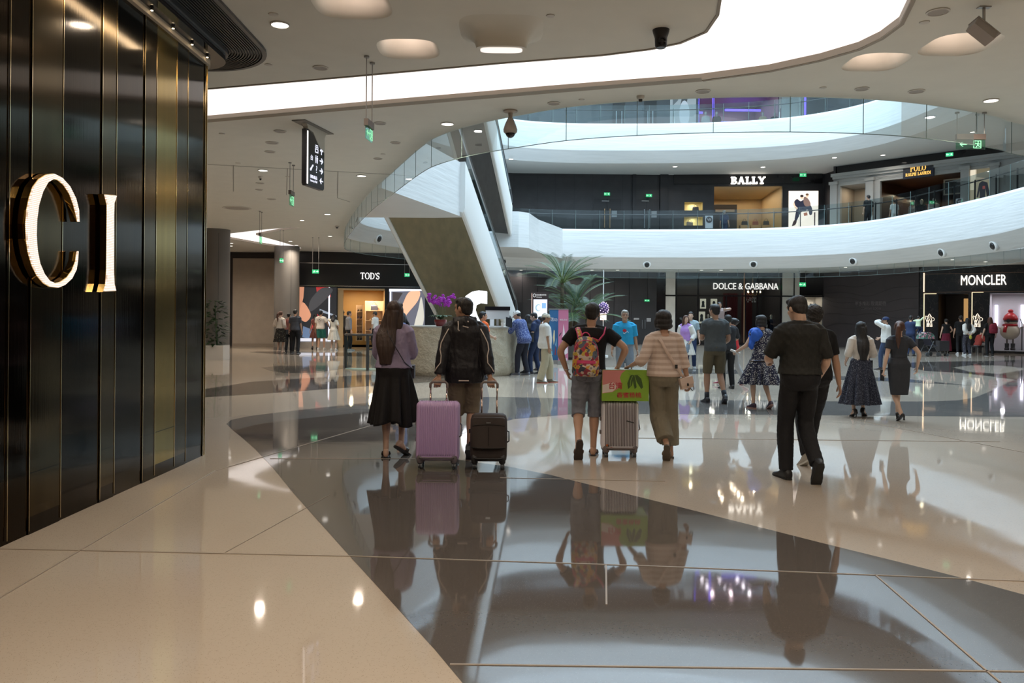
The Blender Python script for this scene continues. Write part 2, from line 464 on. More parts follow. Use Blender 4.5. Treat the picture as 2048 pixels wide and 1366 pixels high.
# the far part (over the gallery) sits lower: main ceiling stops at a line behind the escalators
iA = min(range(NO), key=lambda i: (OPEN[i][0] + 2.9) ** 2 + (OPEN[i][1] - 37.6) ** 2)
iB = min(range(NO), key=lambda i: (OPEN[i][0] - 17.5) ** 2 + (OPEN[i][1] - 24.0) ** 2)
def seg(i, j):
 out = [i % NO]
 while out[-1] != j % NO: out.append((out[-1] + 1) % NO)
 return out
nearseg = seg(iA, iB); farseg = seg(iB, iA)
if len(nearseg) < len(farseg) and OPEN[nearseg[len(nearseg) // 2]][1] > 25: nearseg, farseg = farseg, nearseg
main = [(-24, -11), (34, -11), (34, OPEN[iB][1])] + [OPEN[i] for i in reversed(nearseg)] + [(-2.9, 50), (-24, 50)]
holes = [LUM, CHEV] + [sq(a, b, r) for a, b, r, sg in DM]
m.fill([main] + holes, H)
struct(m.build('ceiling', M_ceil))
m = MB()
farp = [OPEN[i] for i in reversed(farseg)] + [(34, OPEN[iB][1]), (34, 50), (-2.9, 50)]
m.fill([farp], HF)
struct(m.build('ceiling', M_soff))
m = MB(); m.wall([(34, OPEN[iB][1]), OPEN[iB]], HF, H); m.wall([OPEN[iA], (-2.9, 50)], HF, H)
struct(m.build('trim_1', M_ceil))
# luminous panels, recessed, with a painted lip around
def lum(poly, name='ceiling'):
 m = MB(); m.fill([poly], H + 0.07, mi=0)
 n = len(poly)
 m.add([(p[0], p[1], H) for p in poly] + [(p[0], p[1], H + 0.07) for p in poly], [(i, (i + 1) % n, n + (i + 1) % n, n + i) for i in range(n)], 1)
 return struct(m.build(name, [M_lum, M_trimc]))
lum(LUM); lum(CHEV)
def strip(pts, w, z, th, mt, name='trim_1'):
 m = MB(); q = [Vector(p) for p in pts]
 L = []; R = []
 for i, p in enumerate(q):
  d = (q[min(i + 1, len(q) - 1)] - q[max(i - 1, 0)]).normalized(); n = Vector((-d.y, d.x))
  L.append(p); R.append(p + n * w)
 m.fill([[tuple(a) for a in L] + [tuple(a) for a in reversed(R)]], z, z + th)
 return struct(m.build(name, mt))
strip([fl(x, y, H)[:2] for x, y in [(1404, 161), (1100, 185), (742, 215), (422, 243), (250, 257)]], 0.16, H - 0.012, 0.02, M_trimc)
strip([fl(x, y, H)[:2] for x, y in [(250, 189), (422, 176), (700, 152), (1000, 125), (1205, 109), (1300, 97), (1358, 85), (1409, 63), (1432, 29), (1437, -5), (1437, -70)]], 0.03, H - 0.01, 0.02, M_trimc)
strip([fl(x, y, H)[:2] for x, y in [(1404, 160), (1537, 142), (1640, 120), (1716, 98), (1760, 77), (1799, 48), (1820, 4), (1831, -30), (1851, -90)]], 0.04, H - 0.01, 0.02, M_trimc)
# soft dimples with a lamp
M_dimlight = glow('dimple_lamp', (1.0, 0.88, 0.84), 0.85)
for (a, b, r, sg) in DM:
 m = MB(); rings = []
 prof = [(1.0, 0), (0.93, .012), (0.85, .04), (0.76, .10), (0.66, .19), (0.60, .25)] if sg > 0 else [(1.0, 0), (0.9, .02), (0.78, .06), (0.66, .11), (0.61, .16), (0.60, .20)]
 for k, z in prof: rings.append([(x, b + (y - b) * (1 if sg > 0 else lerp(.42, 1, max(0, (k - .55) / .45))), H + sg * z) for x, y in sq(a, b, r * k, 32, 3.2 + k)])
 m.loft(rings, 0, cap=False)
 last = rings[-1]; m.add(last, [tuple(range(32))], 0)
 m.add([(x, b + (y - b) * (1 if sg > 0 else .40), H + sg * (prof[-1][1]) - 0.006) for x, y in sq(a, b, r * .50, 32, 4)], [tuple(range(32))], 1)
 struct(m.build('ceiling', [M_ceil, M_dimlight], smooth=True, angle=40))
 if sg > 0:
  d = bpy.data.lights.new('dimple_bulb', 'POINT'); d.energy = 1.3; d.color = (1, .74, .60); d.shadow_soft_size = .06
  o = bpy.data.objects.new('dimple_bulb', d); o.location = (a, b, H + .16); COL.objects.link(o)
# hatch seams in the ceiling
M_seam = mat('ceiling_seam', (0.22, 0.21, 0.19), 0.8)
def cseam(pts, w=0.012):
 m = MB(); q = [fl(x, y, H - 0.004) for x, y in pts]
 for a, b in zip(q[:-1], q[1:]):
  d = (b - a).normalized(); n = Vector((-d.y, d.x, 0)) * w / 2
  m.prism([((a + n).x, (a + n).y), ((b + n).x, (b + n).y), ((b - n).x, (b - n).y), ((a - n).x, (a - n).y)], H - 0.005, H + 0.001)
 struct(m.build('trim_1', M_seam))
cseam([(415, 329), (780, 349)]); cseam([(467, 331), (467, 383)]); cseam([(575, 337), (573, 390)]); cseam([(676, 343), (675, 396), (700, 404)])

# ---- gallery bands round the atrium
def ring(zs, name, mt):
 # zs: function(i) -> list of (offset, z)
 m = MB(); k = len(zs(0)); vs = []
 for i in range(NO):
  for d, z in zs(i):
   p = off(i, d); vs.append((p[0], p[1], z))
 fs = []
 for i in range(NO):
  j = (i + 1) % NO
  for a in range(k - 1): fs.append((i * k + a, j * k + a, j * k + a + 1, i * k + a + 1))
 m.add(vs, fs)
 return struct(m.build(name, mt, smooth=True, angle=20))
def b2(i):
 w = farw(OPEN[i]); z0 = cz(OPEN[i])
 return [(0.0, z0), (-0.02, z0 + 0.02), (-0.24, z0 + 0.26), (-0.44, z0 + 0.50), (-0.49, z0 + 0.56), (-0.50, z0 + 0.60), (-0.50, 5.88), (-0.46, 5.97), (-0.30, 5.99), (0.0, 5.99), (0.02, 5.78)]
ring(b2, 'trim_2', M_band)
def b3(i): return [(0.0, 9.43), (-0.02, 9.45), (-0.26, 9.70), (-0.44, 9.93), (-0.49, 9.99), (-0.50, 10.03), (-0.50, 11.28), (-0.46, 11.37), (-0.3, 11.39), (0.0, 11.39), (0.02, 11.2)]
ring(b3, 'trim_3', M_band)
# upper floors and ceilings (annuli outside the opening)
OUT = [(-16, -2), (31, -2), (31, 52), (-16, 52)]
m = MB(); m.fill([OUT, [off(i, 0.0) for i in range(NO)]], 5.78); struct(m.build('floor', mat('upper_floor', (0.40, 0.38, 0.35), 0.2)))
m = MB(); m.fill([OUT, [off(i, 0.0) for i in range(NO)]], 9.43); struct(m.build('ceiling', M_soff))
m = MB(); m.fill([OUT, [off(i, 0.0) for i in range(NO)]], 11.2); struct(m.build('floor', mat('upper_floor2', (0.45, 0.43, 0.40), 0.25)))
m = MB(); m.fill([OUT, [off(i, 0.0) for i in range(NO)]], 14.9); struct(m.build('ceiling', M_soff))
def b4(i): return [(0.0, 14.9), (-0.4, 15.2), (-0.5, 16.6), (0, 16.7), (0.6, 21.6)]
ring(b4, 'trim_4', M_band)

# glass smoke screens hanging at the edge of the opening
def seams(step):
 # arc-length positions around the opening
 acc = [0.0]
 for i in range(NO):
  a, b = OPEN[i], OPEN[(i + 1) % NO]
  acc.append(acc[-1] + math.hypot(b[0] - a[0], b[1] - a[1]))
 out = []; s0 = 0.4; i = 0
 while s0 < acc[-1]:
  while acc[i + 1] < s0: i += 1
  t = (s0 - acc[i]) / (acc[i + 1] - acc[i]); out.append((i, t)); s0 += step
 return out
def offt(i, t, d):
 a, b = off(i, d), off(i + 1, d); return (lerp(a[0], b[0], t), lerp(a[1], b[1], t))
m = MB(); vs = []
for i in range(NO):
 p = off(i, 0.03); z = cz(OPEN[i]); vs += [(p[0], p[1], z), (p[0], p[1], z - 0.46)]
m.add(vs, [(2 * i, 2 * ((i + 1) % NO), 2 * ((i + 1) % NO) + 1, 2 * i + 1) for i in range(NO)])
screen = m.build('glass_smoke_screen', M_glass)
tag(screen, 'clear glass smoke screen hanging below the ceiling along the atrium opening', 'glass screen')
def many(name, mt, parent, d, pts):
 # one small upright bar, copied to every point
 first = None
 for k, (x, y, z, a) in enumerate(pts):
  if first is None:
   b = MB(); b.box((0, 0, 0), d); first = o = b.build(name, mt, parent)
  else:
   o = first.copy(); COL.objects.link(o); o.parent = parent
  o.location = (x, y, z); o.rotation_euler = (0, 0, a)
def inview(x, y, z, pad=40):
 if y < 1: return False
 sx = CU + FPX * (x * cR + (z - EYE) * sR) / y; sy = CV - FPX * ((z - EYE) * cR - x * sR) / y
 return -pad < sx < 2048 + pad and -pad < sy < 1366 + pad
def bars(step, d, zc, o):
 out = []
 for i, t in seams(step):
  p = offt(i, t, o); z = zc(offt(i, t, 0))
  if inview(p[0], p[1], z): out.append((p[0], p[1], z, math.atan2(NRM[i].y, NRM[i].x)))
 return out
many('seam', M_glassedge, screen, (0.006, 0.008, 0.46), bars(0.98, 0, lambda p: cz(p) - 0.23, 0.03))
m = MB()
m.tube([Vector((off(i, 0.03)[0], off(i, 0.03)[1], cz(OPEN[i]) - 0.46)) for i in range(NO)] , 0.006, 5)
m.build('bottom_edge', M_glassedge, screen)

# railings of the galleries
def railing(zb, label):
 m = MB(); vs = []
 for i in range(NO):
  p = off(i, -0.22); vs += [(p[0], p[1], zb - 0.02), (p[0], p[1], zb + 0.98)]
 m.add(vs, [(2 * i, 2 * ((i + 1) % NO), 2 * ((i + 1) % NO) + 1, 2 * i + 1) for i in range(NO)])
 g = m.build('glass_railing', M_glassrail); tag(g, label, 'railing')
 m = MB(); pts = [Vector((off(i, 0.10)[0], off(i, 0.10)[1], zb + 0.80)) for i in range(NO)]; pts.append(pts[0])
 m.tube(pts, 0.026, 6); m.build('handrail', mat('dark_metal', (0.05, 0.045, 0.045), 0.35, 0.8), g)
 many('post', MATS['dark_metal'], g, (0.05, 0.03, 0.84), bars(1.25, 0, lambda p: zb + 0.42, 0.02))
 many('glass_joint', M_glassedge, g, (0.012, 0.012, 0.98), bars(1.25, 0, lambda p: zb + 0.48, -0.22))
railing(5.99, 'grey glass railing of the first gallery above the white band')
railing(11.39, 'glass railing of the top gallery in front of the purple shop')

# lip lamps (nozzles) on the first band
def nozzle(i, t, label):
 z = cz(offt(i, t, 0)); a = offt(i, t, -0.20); nn = NRM[i]
 c = Vector((a[0], a[1], z + 0.22)); d = Vector((-nn.x, -nn.y, -0.35)).normalized()
 M = frame(c - d * 0.10, d.cross(Vector((0, 0, 1))).normalized(), Vector((0, 0, 1)) - d * d.z)
 if (M.to_3x3() @ Vector((0, 0, 1))).dot(d) < 0: M = frame(c - d * 0.10, -d.cross(Vector((0, 0, 1))).normalized(), Vector((0, 0, 1)) - d * d.z)
 e = empty('air_nozzle', (0, 0, 0), 0, label, 'air nozzle', 'round air nozzles along the white band')
 m = MB(); prof = [(0.20, 0.05), (0.21, 0.13), (0.19, 0.17), (0.15, 0.18), (0.125, 0.15)]
 m.lathe(prof, seg=24, M=M); m.build('ring', M_white, e, smooth=True, angle=50)
 m = MB(); m.lathe([(0.12, 0.12), (0.115, 0.20), (0.09, 0.22)], seg=20, M=M); m.build('nozzle_eye', mat('nozzle_black', (0.01, 0.01, 0.01), 0.4), e, smooth=True, angle=50)
def nearest_t(px, Yapprox=None):
 # the point of the far side of the opening seen at pixel column px
 best = None
 for i in range(NO):
  a, b = off(i, -0.2), off(i + 1, -0.2)
  for k in range(8):
   x, y = lerp(a[0], b[0], k / 8), lerp(a[1], b[1], k / 8)
   if y < 20: continue
   sx = CU + FPX * (x * cR + (4.2 - EYE) * sR) / y
   e = abs(sx - px)
   if best is None or e < best[0]: best = (e, i, k / 8)
 return best[1], best[2]
for px, lab in ((756, 'leftmost visible round air nozzle, left of the escalator underside'), (708, 'small round nozzle at the far left bend of the white band'), (1006, 'round air nozzle right beside the escalator handrail'), (1292, 'round air nozzle in the white band above the palm tree gap'), (1507, 'round air nozzle above the centre of the black glass shop front'), (1708, 'round air nozzle above the dark hoarding on the right'), (1886, 'round air nozzle above the marble shop front'), (1987, 'rightmost round air nozzle in the white band')):
 i, t = nearest_t(px)
 nozzle(i, t, lab)
# == WALLS AND SHOP FRONTS
class WF:
 """a straight wall in plan from a to b; local x along, y up, z out of the wall"""
 def __init__(s, a, b):
  s.a = Vector((a[0], a[1], 0)); s.b = Vector((b[0], b[1], 0)); s.L = (s.b - s.a).length
  s.d = (s.b - s.a).normalized(); s.M = frame(s.a, s.d, (0, 0, 1)); s.n = s.M.to_3x3() @ Vector((0, 0, 1))
  s.I = s.M.inverted(); s.rz = math.atan2(s.d.y, s.d.x)
 def uv(s, px, py, out=0.0):
  a, b = ray(px, py); D = Vector((a, 1, b)); O = Vector((0, 0, EYE)); Q = s.a + s.n * out
  t = (Q - O).dot(s.n) / D.dot(s.n); p = s.I @ (O + D * t); return p.x, p.y
 def rect(s, x0, y0, x1, y1, out=0.0):
  # pixel rectangle (left, top, right, bottom) -> u0, v0, u1, v1
  ym = (y0 + y1) / 2; xm = (x0 + x1) / 2
  u0 = s.uv(x0, ym, out)[0]; u1 = s.uv(x1, ym, out)[0]; v0 = s.uv(xm, y1, out)[1]; v1 = s.uv(xm, y0, out)[1]
  return u0, v0, u1, v1
 def w(s, u, v, z=0.0): return s.M @ Vector((u, v, z))
 def T(s, u, v, z=0.0): return s.M @ Matrix.Translation((u, v, z))
def rl(r): return [(r[0], r[1]), (r[2], r[1]), (r[2], r[3]), (r[0], r[3])]
def wbox(m, wf, r, z0, z1, mi=None):
 m.box(((r[0] + r[2]) / 2, (r[1] + r[3]) / 2, (z0 + z1) / 2), (r[2] - r[0], r[3] - r[1], abs(z1 - z0)), 0, mi, wf.M)
def wallp(name, wf, z0, z1, holes, mt, u0=0, u1=None, th=0.15, front=0.0):
 u1 = wf.L if u1 is None else u1
 m = MB(); m.fill([rl((u0, z0, u1, z1))] + [rl(h) for h in holes], front - th, front, M=wf.M)
 return struct(m.build(name, mt))
def room(wf, r, depth, mats, front=-0.15, name='wall_shop'):
 # recessed shop interior behind the opening r: mats = wall, floor, ceiling
 m = MB(); u0, v0, u1, v1 = r; a, b = front - depth, front
 c = [(u0, v0, b), (u1, v0, b), (u1, v1, b), (u0, v1, b), (u0, v0, a), (u1, v0, a), (u1, v1, a), (u0, v1, a)]
 m.add([wf.M @ Vector(p) for p in c], [(4, 7, 6, 5)], 0); m.add([wf.M @ Vector(p) for p in c], [(0, 3, 7, 4), (1, 5, 6, 2)], 0)
 m.add([wf.M @ Vector(p) for p in c], [(0, 4, 5, 1)], 1); m.add([wf.M @ Vector(p) for p in c], [(3, 2, 6, 7)], 2)
 return struct(m.build(name, mats))
def wlight(name, wf, u, v, z, sx, sy, e, col):
 nx, ny = max(1, round(sx / 1.1)), max(1, round(sy / 1.1))
 for i in range(nx):
  for j in range(ny):
   d = bpy.data.lights.new(name, 'AREA'); d.shape = 'DISK'; d.size = .16; d.energy = e / nx / ny; d.color = col
   o = bpy.data.objects.new(name, d); o.location = wf.w(u + ((i + .5) / nx - .5) * sx, v, z + ((j + .5) / ny - .5) * sy); COL.objects.link(o)
def hl(wf, x0, y0, x1, y1, out=0.0): return wf.rect(x0, y0, x1, y1, out)

# ---- ground floor, far left: column pair, beige hoarding
w0 = WF((-18, 37.6), (-10.4, 37.5))
wallp('wall_left', w0, 0, H, [], M_black)
r = hl(w0, 466, 517, 600, 692); m = MB(); wbox(m, w0, (r[0], 0.0, w0.L - .02, r[3]), 0.0, 0.06)
for px in (512, 556): pass
hb = m.build('beige_hoarding', M_beige); tag(hb, 'plain beige hoarding closing an unlet shop between the two grey columns', 'hoarding')
m = MB(); wbox(m, w0, (r[0], 0.0, w0.L - .02, 0.12), 0.0, 0.09); m.build('skirting', mat('skirt', (0.32, 0.27, 0.22), .6), hb)
m = MB(); m.wall([(-24, -11), (-24, 50)], 0, H); m.wall([(-24, 42), (-18, 37.6)], 0, H); struct(m.build('wall_left', M_beige))
# gold coloured shell far to the left between gold wall and first column
M_col = mat('column_grey_metal', (0.14, 0.13, 0.12), 0.5, 0.0, var=0.04, vs=2)
def column(px0, px1, Y, label, z1=H):
 a = P(px0, 600, Y).x; b = P(px1, 600, Y).x; r = (b - a) / 2
 e = empty('round_column', ((a + b) / 2, Y, 0), 0, label, 'column')
 m = MB(); m.cyl((0, 0, 0), r, z1, 40); m.build('shaft', M_col, e, smooth=True, angle=40)
 m = MB(); m.cyl((0, 0, 0.0), r + 0.015, 0.12, 40); m.build('base', mat('column_base', (0.09, 0.085, 0.08), .4), e, smooth=True, angle=40)
 m = MB()
 for k in range(4): m.box((r * math.cos(k * 1.57 + .6), r * math.sin(k * 1.57 + .6), z1 / 2), (0.012, 0.012, z1 - .3), k * 1.57 + .6)
 m.build('seam', mat('seam_dark', (0.05, 0.05, 0.05), .5), e)
 return e
column(399, 458, 27.5, 'grey round metal column behind the planter at the left')
column(549, 598, 34.2, 'grey round column standing before the black shop fascia')

# ---- TOD'S
wt = WF((-10.7, 36.5), (-3.0, 37.9))
M_tblack = mat('tods_fascia', (0.012, 0.012, 0.014), 0.35)
win = hl(wt, 597, 574, 673, 683); door = list(hl(wt, 675, 577, 769, 700)); door[1] = 0.0; door = tuple(door); win2 = hl(wt, 778, 578, 850, 656)
wallp('wall_back', wt, 0, H, [win, door, win2], M_tblack, th=0.2)
M_gl_in = glass_mat('shop_glass', (0.9, 0.95, 0.95), 0.6, 0.02)
M_cognac = mat('tods_gold_wall', (0.55, 0.36, 0.15), 0.5)
M_lightfl = mat('shop_floor', (0.45, 0.36, 0.26), 0.25)
room(wt, door, 3.0, [M_cognac, M_lightfl, M_cognac], -0.2)
wlight('tods_shop_lamps', wt, (door[0] + door[2]) / 2, door[3] - .05, -1.6, 1.8, 2.6, 42, (1, .78, .5))
m = MB()
for y in (527.5, 572.5):
 v = wt.uv(700, y)[1]; wbox(m, wt, (0.1, v - .015, wt.L - .1, v + .02), 0, 0.03)
struct(m.build('trim_5', mat('chrome', (0.75, 0.76, 0.78), .15, 1.0)))
def sign(name, body, wf, px, py, w_px=None, h_px=None, mt=None, out=0.03, depth=0.05, label='', bold=0.0, spacing=1.0, halo=None, slant=None):
 u, v = wf.uv(px, py, out)
 w = h = None
 if w_px: w = wf.uv(px + w_px / 2, py, out)[0] - wf.uv(px - w_px / 2, py, out)[0]
 if h_px: h = wf.uv(px, py - h_px / 2, out)[1] - wf.uv(px, py + h_px / 2, out)[1]
 m = MB(); m.text(body, wf.T(u, v, out), h=h, w=w, depth=depth, bold=bold, spacing=spacing)
 o = m.build(name, mt); tag(o, label, 'sign'); return o
M_signw = glow('sign_white', (1, .98, .95), 1.5)
M_signwarm = glow('sign_warm', (1, .93, .82), 2.2)
# serif letters built from strokes: each letter a list of (polygon) in a 0..1 box
def serif(letter, w, t=.16, th=.06, s=.05):
 """polygons of a roman capital, height 1, width w; t thick stroke, th thin stroke, s serif thickness"""
 P_ = []
 def rect(x0, y0, x1, y1): P_.append([(x0, y0), (x1, y0), (x1, y1), (x0, y1)])
 def ser(cx, y, hw): rect(cx - hw, y, cx + hw, y + s) if y < .5 else rect(cx - hw, y - s, cx + hw, y)
 def diag(x0, y0, x1, y1, k): P_.append([(x0 - k / 2, y0), (x0 + k / 2, y0), (x1 + k / 2, y1), (x1 - k / 2, y1)])
 def bowl(cx, cy, rx, ry, a0, a1, ti=None):
  o = []; i_ = []; n = 22
  for k in range(n + 1):
   a = math.radians(lerp(a0, a1, k / n)); tt = th + (t - th) * abs(math.cos(a)) ** 1.3
   o.append((cx + rx * math.cos(a), cy + ry * math.sin(a))); i_.append((cx + (rx - tt) * math.cos(a), cy + (ry - (th + (tt - th) * .15)) * math.sin(a)))
  P_.append(o + i_[::-1])
 L = letter
 if L == 'T': rect(w / 2 - t / 2, 0, w / 2 + t / 2, 1); ser(w / 2, 0, t); rect(0, 1 - th, w, 1); rect(0, .80, s, 1); rect(w - s, .80, w, 1)
 elif L == 'O': bowl(w / 2, .5, w / 2, .52, 0, 360)
 elif L == 'D': rect(.08, 0, .08 + t, 1); rect(0, 0, w * .5, s); rect(0, 1 - s, w * .5, 1); bowl(w * .42, .5, w * .58, .5, -90, 90)
 elif L == 'S':
  pts = [(w * .92, .80), (w * .80, .94), (w * .5, 1.0 - .03), (w * .2, .88), (w * .12, .74), (w * .22, .60), (w * .52, .48), (w * .80, .36), (w * .88, .22), (w * .74, .07), (w * .46, .02), (w * .18, .08), (w * .06, .22)]
  c = crom(pts, 4, False); L1 = []; R1 = []
  for i, p in enumerate(c):
   d = Vector(c[min(i + 1, len(c) - 1)]) - Vector(c[max(0, i - 1)]); d.normalize(); k = th / 2 + (t - th) / 2 * abs(d.x * .75 - d.y * .65) ** 1.5 * (1 if .15 < i / len(c) < .85 else .5)
   L1.append((p[0] - d.y * k, p[1] + d.x * k)); R1.append((p[0] + d.y * k, p[1] - d.x * k))
  P_.append(L1 + R1[::-1]); rect(w * .88, .72, w * .93, .98); rect(w * .05, .02, w * .10, .28)
 elif L == "'": rect(w * .3, .72, w * .7, 1.0)
 elif L == 'I': rect(w / 2 - t / 2, 0, w / 2 + t / 2, 1); ser(w / 2, 0, w / 2); ser(w / 2, 1, w / 2)
 elif L == 'B': rect(.08, 0, .08 + t, 1); rect(0, 0, w * .55, s); rect(0, 1 - s, w * .55, 1); rect(.1, .5 - s / 2, w * .55, .5 + s / 2); bowl(w * .5, .745, w * .42, .255, -90, 90); bowl(w * .5, .255, w * .5, .27, -90, 90)
 elif L == 'A': diag(w * .18, 0, w * .5, 1, th * 1.2); diag(w * .80, 0, w * .5, 1, t); rect(w * .28, .30, w * .70, .30 + th); ser(w * .17, 0, w * .17); ser(w * .82, 0, w * .18)
 elif L == 'L': rect(.10, 0, .10 + t, 1); rect(0, 0, w, s); rect(0, 1 - s, w * .55, 1); rect(w - s * 1.2, 0, w, .30)
 elif L == 'Y': rect(w / 2 - t / 2, 0, w / 2 + t / 2, .5); diag(w / 2, .42, w * .16, 1, t); diag(w / 2, .42, w * .84, 1, th * 1.5); ser(w / 2, 0, w * .26); ser(w * .18, 1, w * .18); ser(w * .84, 1, w * .16)
 elif L == 'P': rect(.08, 0, .08 + t, 1); rect(0, 0, w * .5, s); rect(0, 1 - s, w * .5, 1); bowl(w * .48, .72, w * .5, .28, -90, 90)
 elif L == 'R': rect(.08, 0, .08 + t, 1); rect(0, 0, w * .42, s); rect(0, 1 - s, w * .5, 1); bowl(w * .46, .73, w * .44, .27, -90, 90); diag(w * .86, 0, w * .5, .48, t); rect(w * .72, 0, w, s)
 elif L == 'H': rect(.08, 0, .08 + t, 1); rect(w - .08 - t, 0, w - .08, 1); rect(.1, .47, w - .1, .47 + th); [ser(q, y, w * .22) for q in (w * .22, w * .78) for y in (0, 1)]
 elif L == 'U': rect(.08, .28, .08 + t, 1); rect(w - .14, .28, w - .14 + th, 1); bowl(w / 2 - .01, .32, w / 2 - .07, .32, 180, 360); ser(w * .2, 1, w * .2); ser(w * .85, 1, w * .15)
 elif L == 'E': rect(.08, 0, .08 + t, 1); rect(0, 0, w, s); rect(0, 1 - s, w, 1); rect(.1, .48, w * .7, .48 + s); rect(w - s, 0, w, .25); rect(w - s, .76, w, 1)
 elif L == 'N': rect(.08, 0, .08 + th, 1); rect(w - .10 - th, 0, w - .10, 1); diag(w - .12, 0, .10, 1, t); ser(.11, 0, .11); ser(w - .11, 1, .11); ser(.08, 1, .1)
 return P_
SW = {'T': .75, 'O': .86, 'D': .82, "'": .18, 'S': .6, 'I': .35, 'B': .78, 'A': .92, 'L': .72, 'Y': .92, 'P': .7, 'R': .86, 'H': .86, 'U': .8, 'E': .68, 'N': .84, ' ': .4}
def serif_word(word, M, w, h, depth, mi=None, m=None, gap=.07, **k):
 m = m or MB(); tot = sum(SW[c] for c in word) + gap * (len(word) - 1); x = 0
 for c in word:
  if c != ' ':
   for q, poly in enumerate(serif(c, SW[c], **k)):
    pl = [((x + p[0]) / tot * w - w / 2, (p[1] - .5) * h) for p in poly]
    m.fill([pl], 0 - .0006 * q, depth + .0006 * q, mi, M)
  x += SW[c] + gap
 return m
def serif_sign(name, word, wf, px, py, w_px, h_px, mt, out, depth, label, **k):
 u, v = wf.uv(px, py, out); w = wf.uv(px + w_px / 2, py, out)[0] - wf.uv(px - w_px / 2, py, out)[0]; h = wf.uv(px, py - h_px / 2, out)[1] - wf.uv(px, py + h_px / 2, out)[1]
 m = serif_word(word, wf.T(u, v, out), w, h, depth, **k); o = m.build(name, mt); tag(o, label, 'sign'); return o
serif_sign('shop_sign', "TOD'S", wt, 740, 552, 38, 12.5, M_signw, 0.02, 0.05, 'white serif lettering on the black fascia left of the escalator', t=.15, th=.07)
# picture windows: backlit dark photographs with coloured shapes
def poster(name, wf, r, bgcol, shapes, label, es=1.0, parent=None, out=-0.1, cat='poster', frame_m=None):
 e = empty(name, (0, 0, 0), 0, label, cat)
 m = MB(); wbox(m, wf, r, out - .04, out); mt = glow(name + '_bg%d' % len(MATS), bgcol, es); m.build('backlit_sheet', mt, e)
 w, h = r[2] - r[0], r[3] - r[1]
 groups = {}
 for col, pl in shapes: groups.setdefault(col, []).append(pl)
 k = 0
 for col, pls in groups.items():
  m = MB()
  for pl in pls:
   k += 1
   m.fill([[(r[0] + min(1, max(0, x)) * w, r[1] + min(1, max(0, y)) * h) for x, y in (crom(pl, 4) if len(pl) in (5, 6, 7, 8) else pl)]], out + .001 * k, out + .001 * k + .001, M=wf.M)
  m.build('printed_figure', glow('print_%d_%d_%d_%d' % (int(col[0] * 255), int(col[1] * 255), int(col[2] * 255), int(es * 10)), col, es), e)
 return e
def oval(cx, cy, rx, ry, n=16, a=0): return [(cx + rx * math.cos(2 * math.pi * i / n) * math.cos(a) - ry * math.sin(2 * math.pi * i / n) * math.sin(a), cy + rx * math.cos(2 * math.pi * i / n) * math.sin(a) + ry * math.sin(2 * math.pi * i / n) * math.cos(a)) for i in range(n)]
wn = (win[0], win[1], lerp(win[0], win[2], .78), win[3])
poster('shop_window_picture', wt, win, (.016, .017, .02), [((.50, .22, .13), [(0, .45), (.12, .80), (.14, 1), (0, 1)]), ((.55, .25, .15), [(0, .42), (.1, .72), (.32, .5), (.2, .36), (.05, .4)]), ((.35, .03, .03), [(.5, .78), (.85, .82), (.8, 1), (.45, 1)]),
 ((.5, .04, .05), [(.32, .16), (.52, .12), (.62, .26), (.5, .5), (.38, .42)]), ((.10, .15, .25), [(.1, .08), (.38, .02), (.42, .2), (.12, .28)]), ((.6, .6, .66), [(.0, 0), (1, 0), (1, .05), (0, .06)]), ((.24, .28, .34), [(.55, .55), (1, .45), (1, .48), (.55, .6)]), ((.20, .22, .28), [(.5, .4), (1, .36), (1, .40), (.5, .45)]), ((.85, .88, 1.0), [(.78, 0), (.82, 0), (.82, 1), (.78, 1)]), ((.05, .05, .055), [(.3, .55), (.6, .7), (.9, .95), (.6, .98), (.3, .75)])],
 'backlit dark fashion picture with red bag in the shop window behind the strolling group', 1.0)
poster('shop_window_picture', wt, win2, (.12, .12, .15), [((.80, .45, .28), [(.05, 0), (.35, .55), (.55, .92), (.85, .95), (.8, .7), (.5, .35), (.25, 0)]), ((.85, .88, 1.0), [(0, .93), (1, .96), (1, 1), (0, 1)]), ((.85, .88, .98), [(.02, 0), (.06, 0), (.06, .95), (.02, .95)]), ((.05, .04, .04), [(.1, .4), (.25, .7), (.38, .9), (.1, .92)]), ((.55, .52, .45), [(.7, 0), (.82, .5), (.9, .8), (.98, .3), (.9, 0)]), ((.03, .03, .035), [(.08, .05), (.18, .1), (.18, .38), (.08, .35)])],
 'backlit picture of a tan sleeve and bags left of the escalator', 1.0)
# plinth below the window and glass door leaves
m = MB(); wbox(m, wt, (win[0] - .05, 0, win[2] + .05, win[1] - .02), 0.0, 0.22); struct(m.build('trim_5', mat('stone_plinth', (0.36, 0.33, 0.30), .4, var=.08)))
m = MB(); wbox(m, wt, (win2[0] - .05, 0, win2[2] + .2, win2[1] - .02), 0.0, 0.22); struct(m.build('trim_5', MATS['stone_plinth']))
m = MB(); wbox(m, wt, (lerp(door[0], door[2], .0), 0, lerp(door[0], door[2], .12), door[3]), -.1, -.05, 0); wbox(m, wt, (door[0], door[3] - .08, door[2], door[3]), -.14, 0.02, 0)
struct(m.build('door_1', mat('light_wood_gold', (.62, .45, .25), .4)))
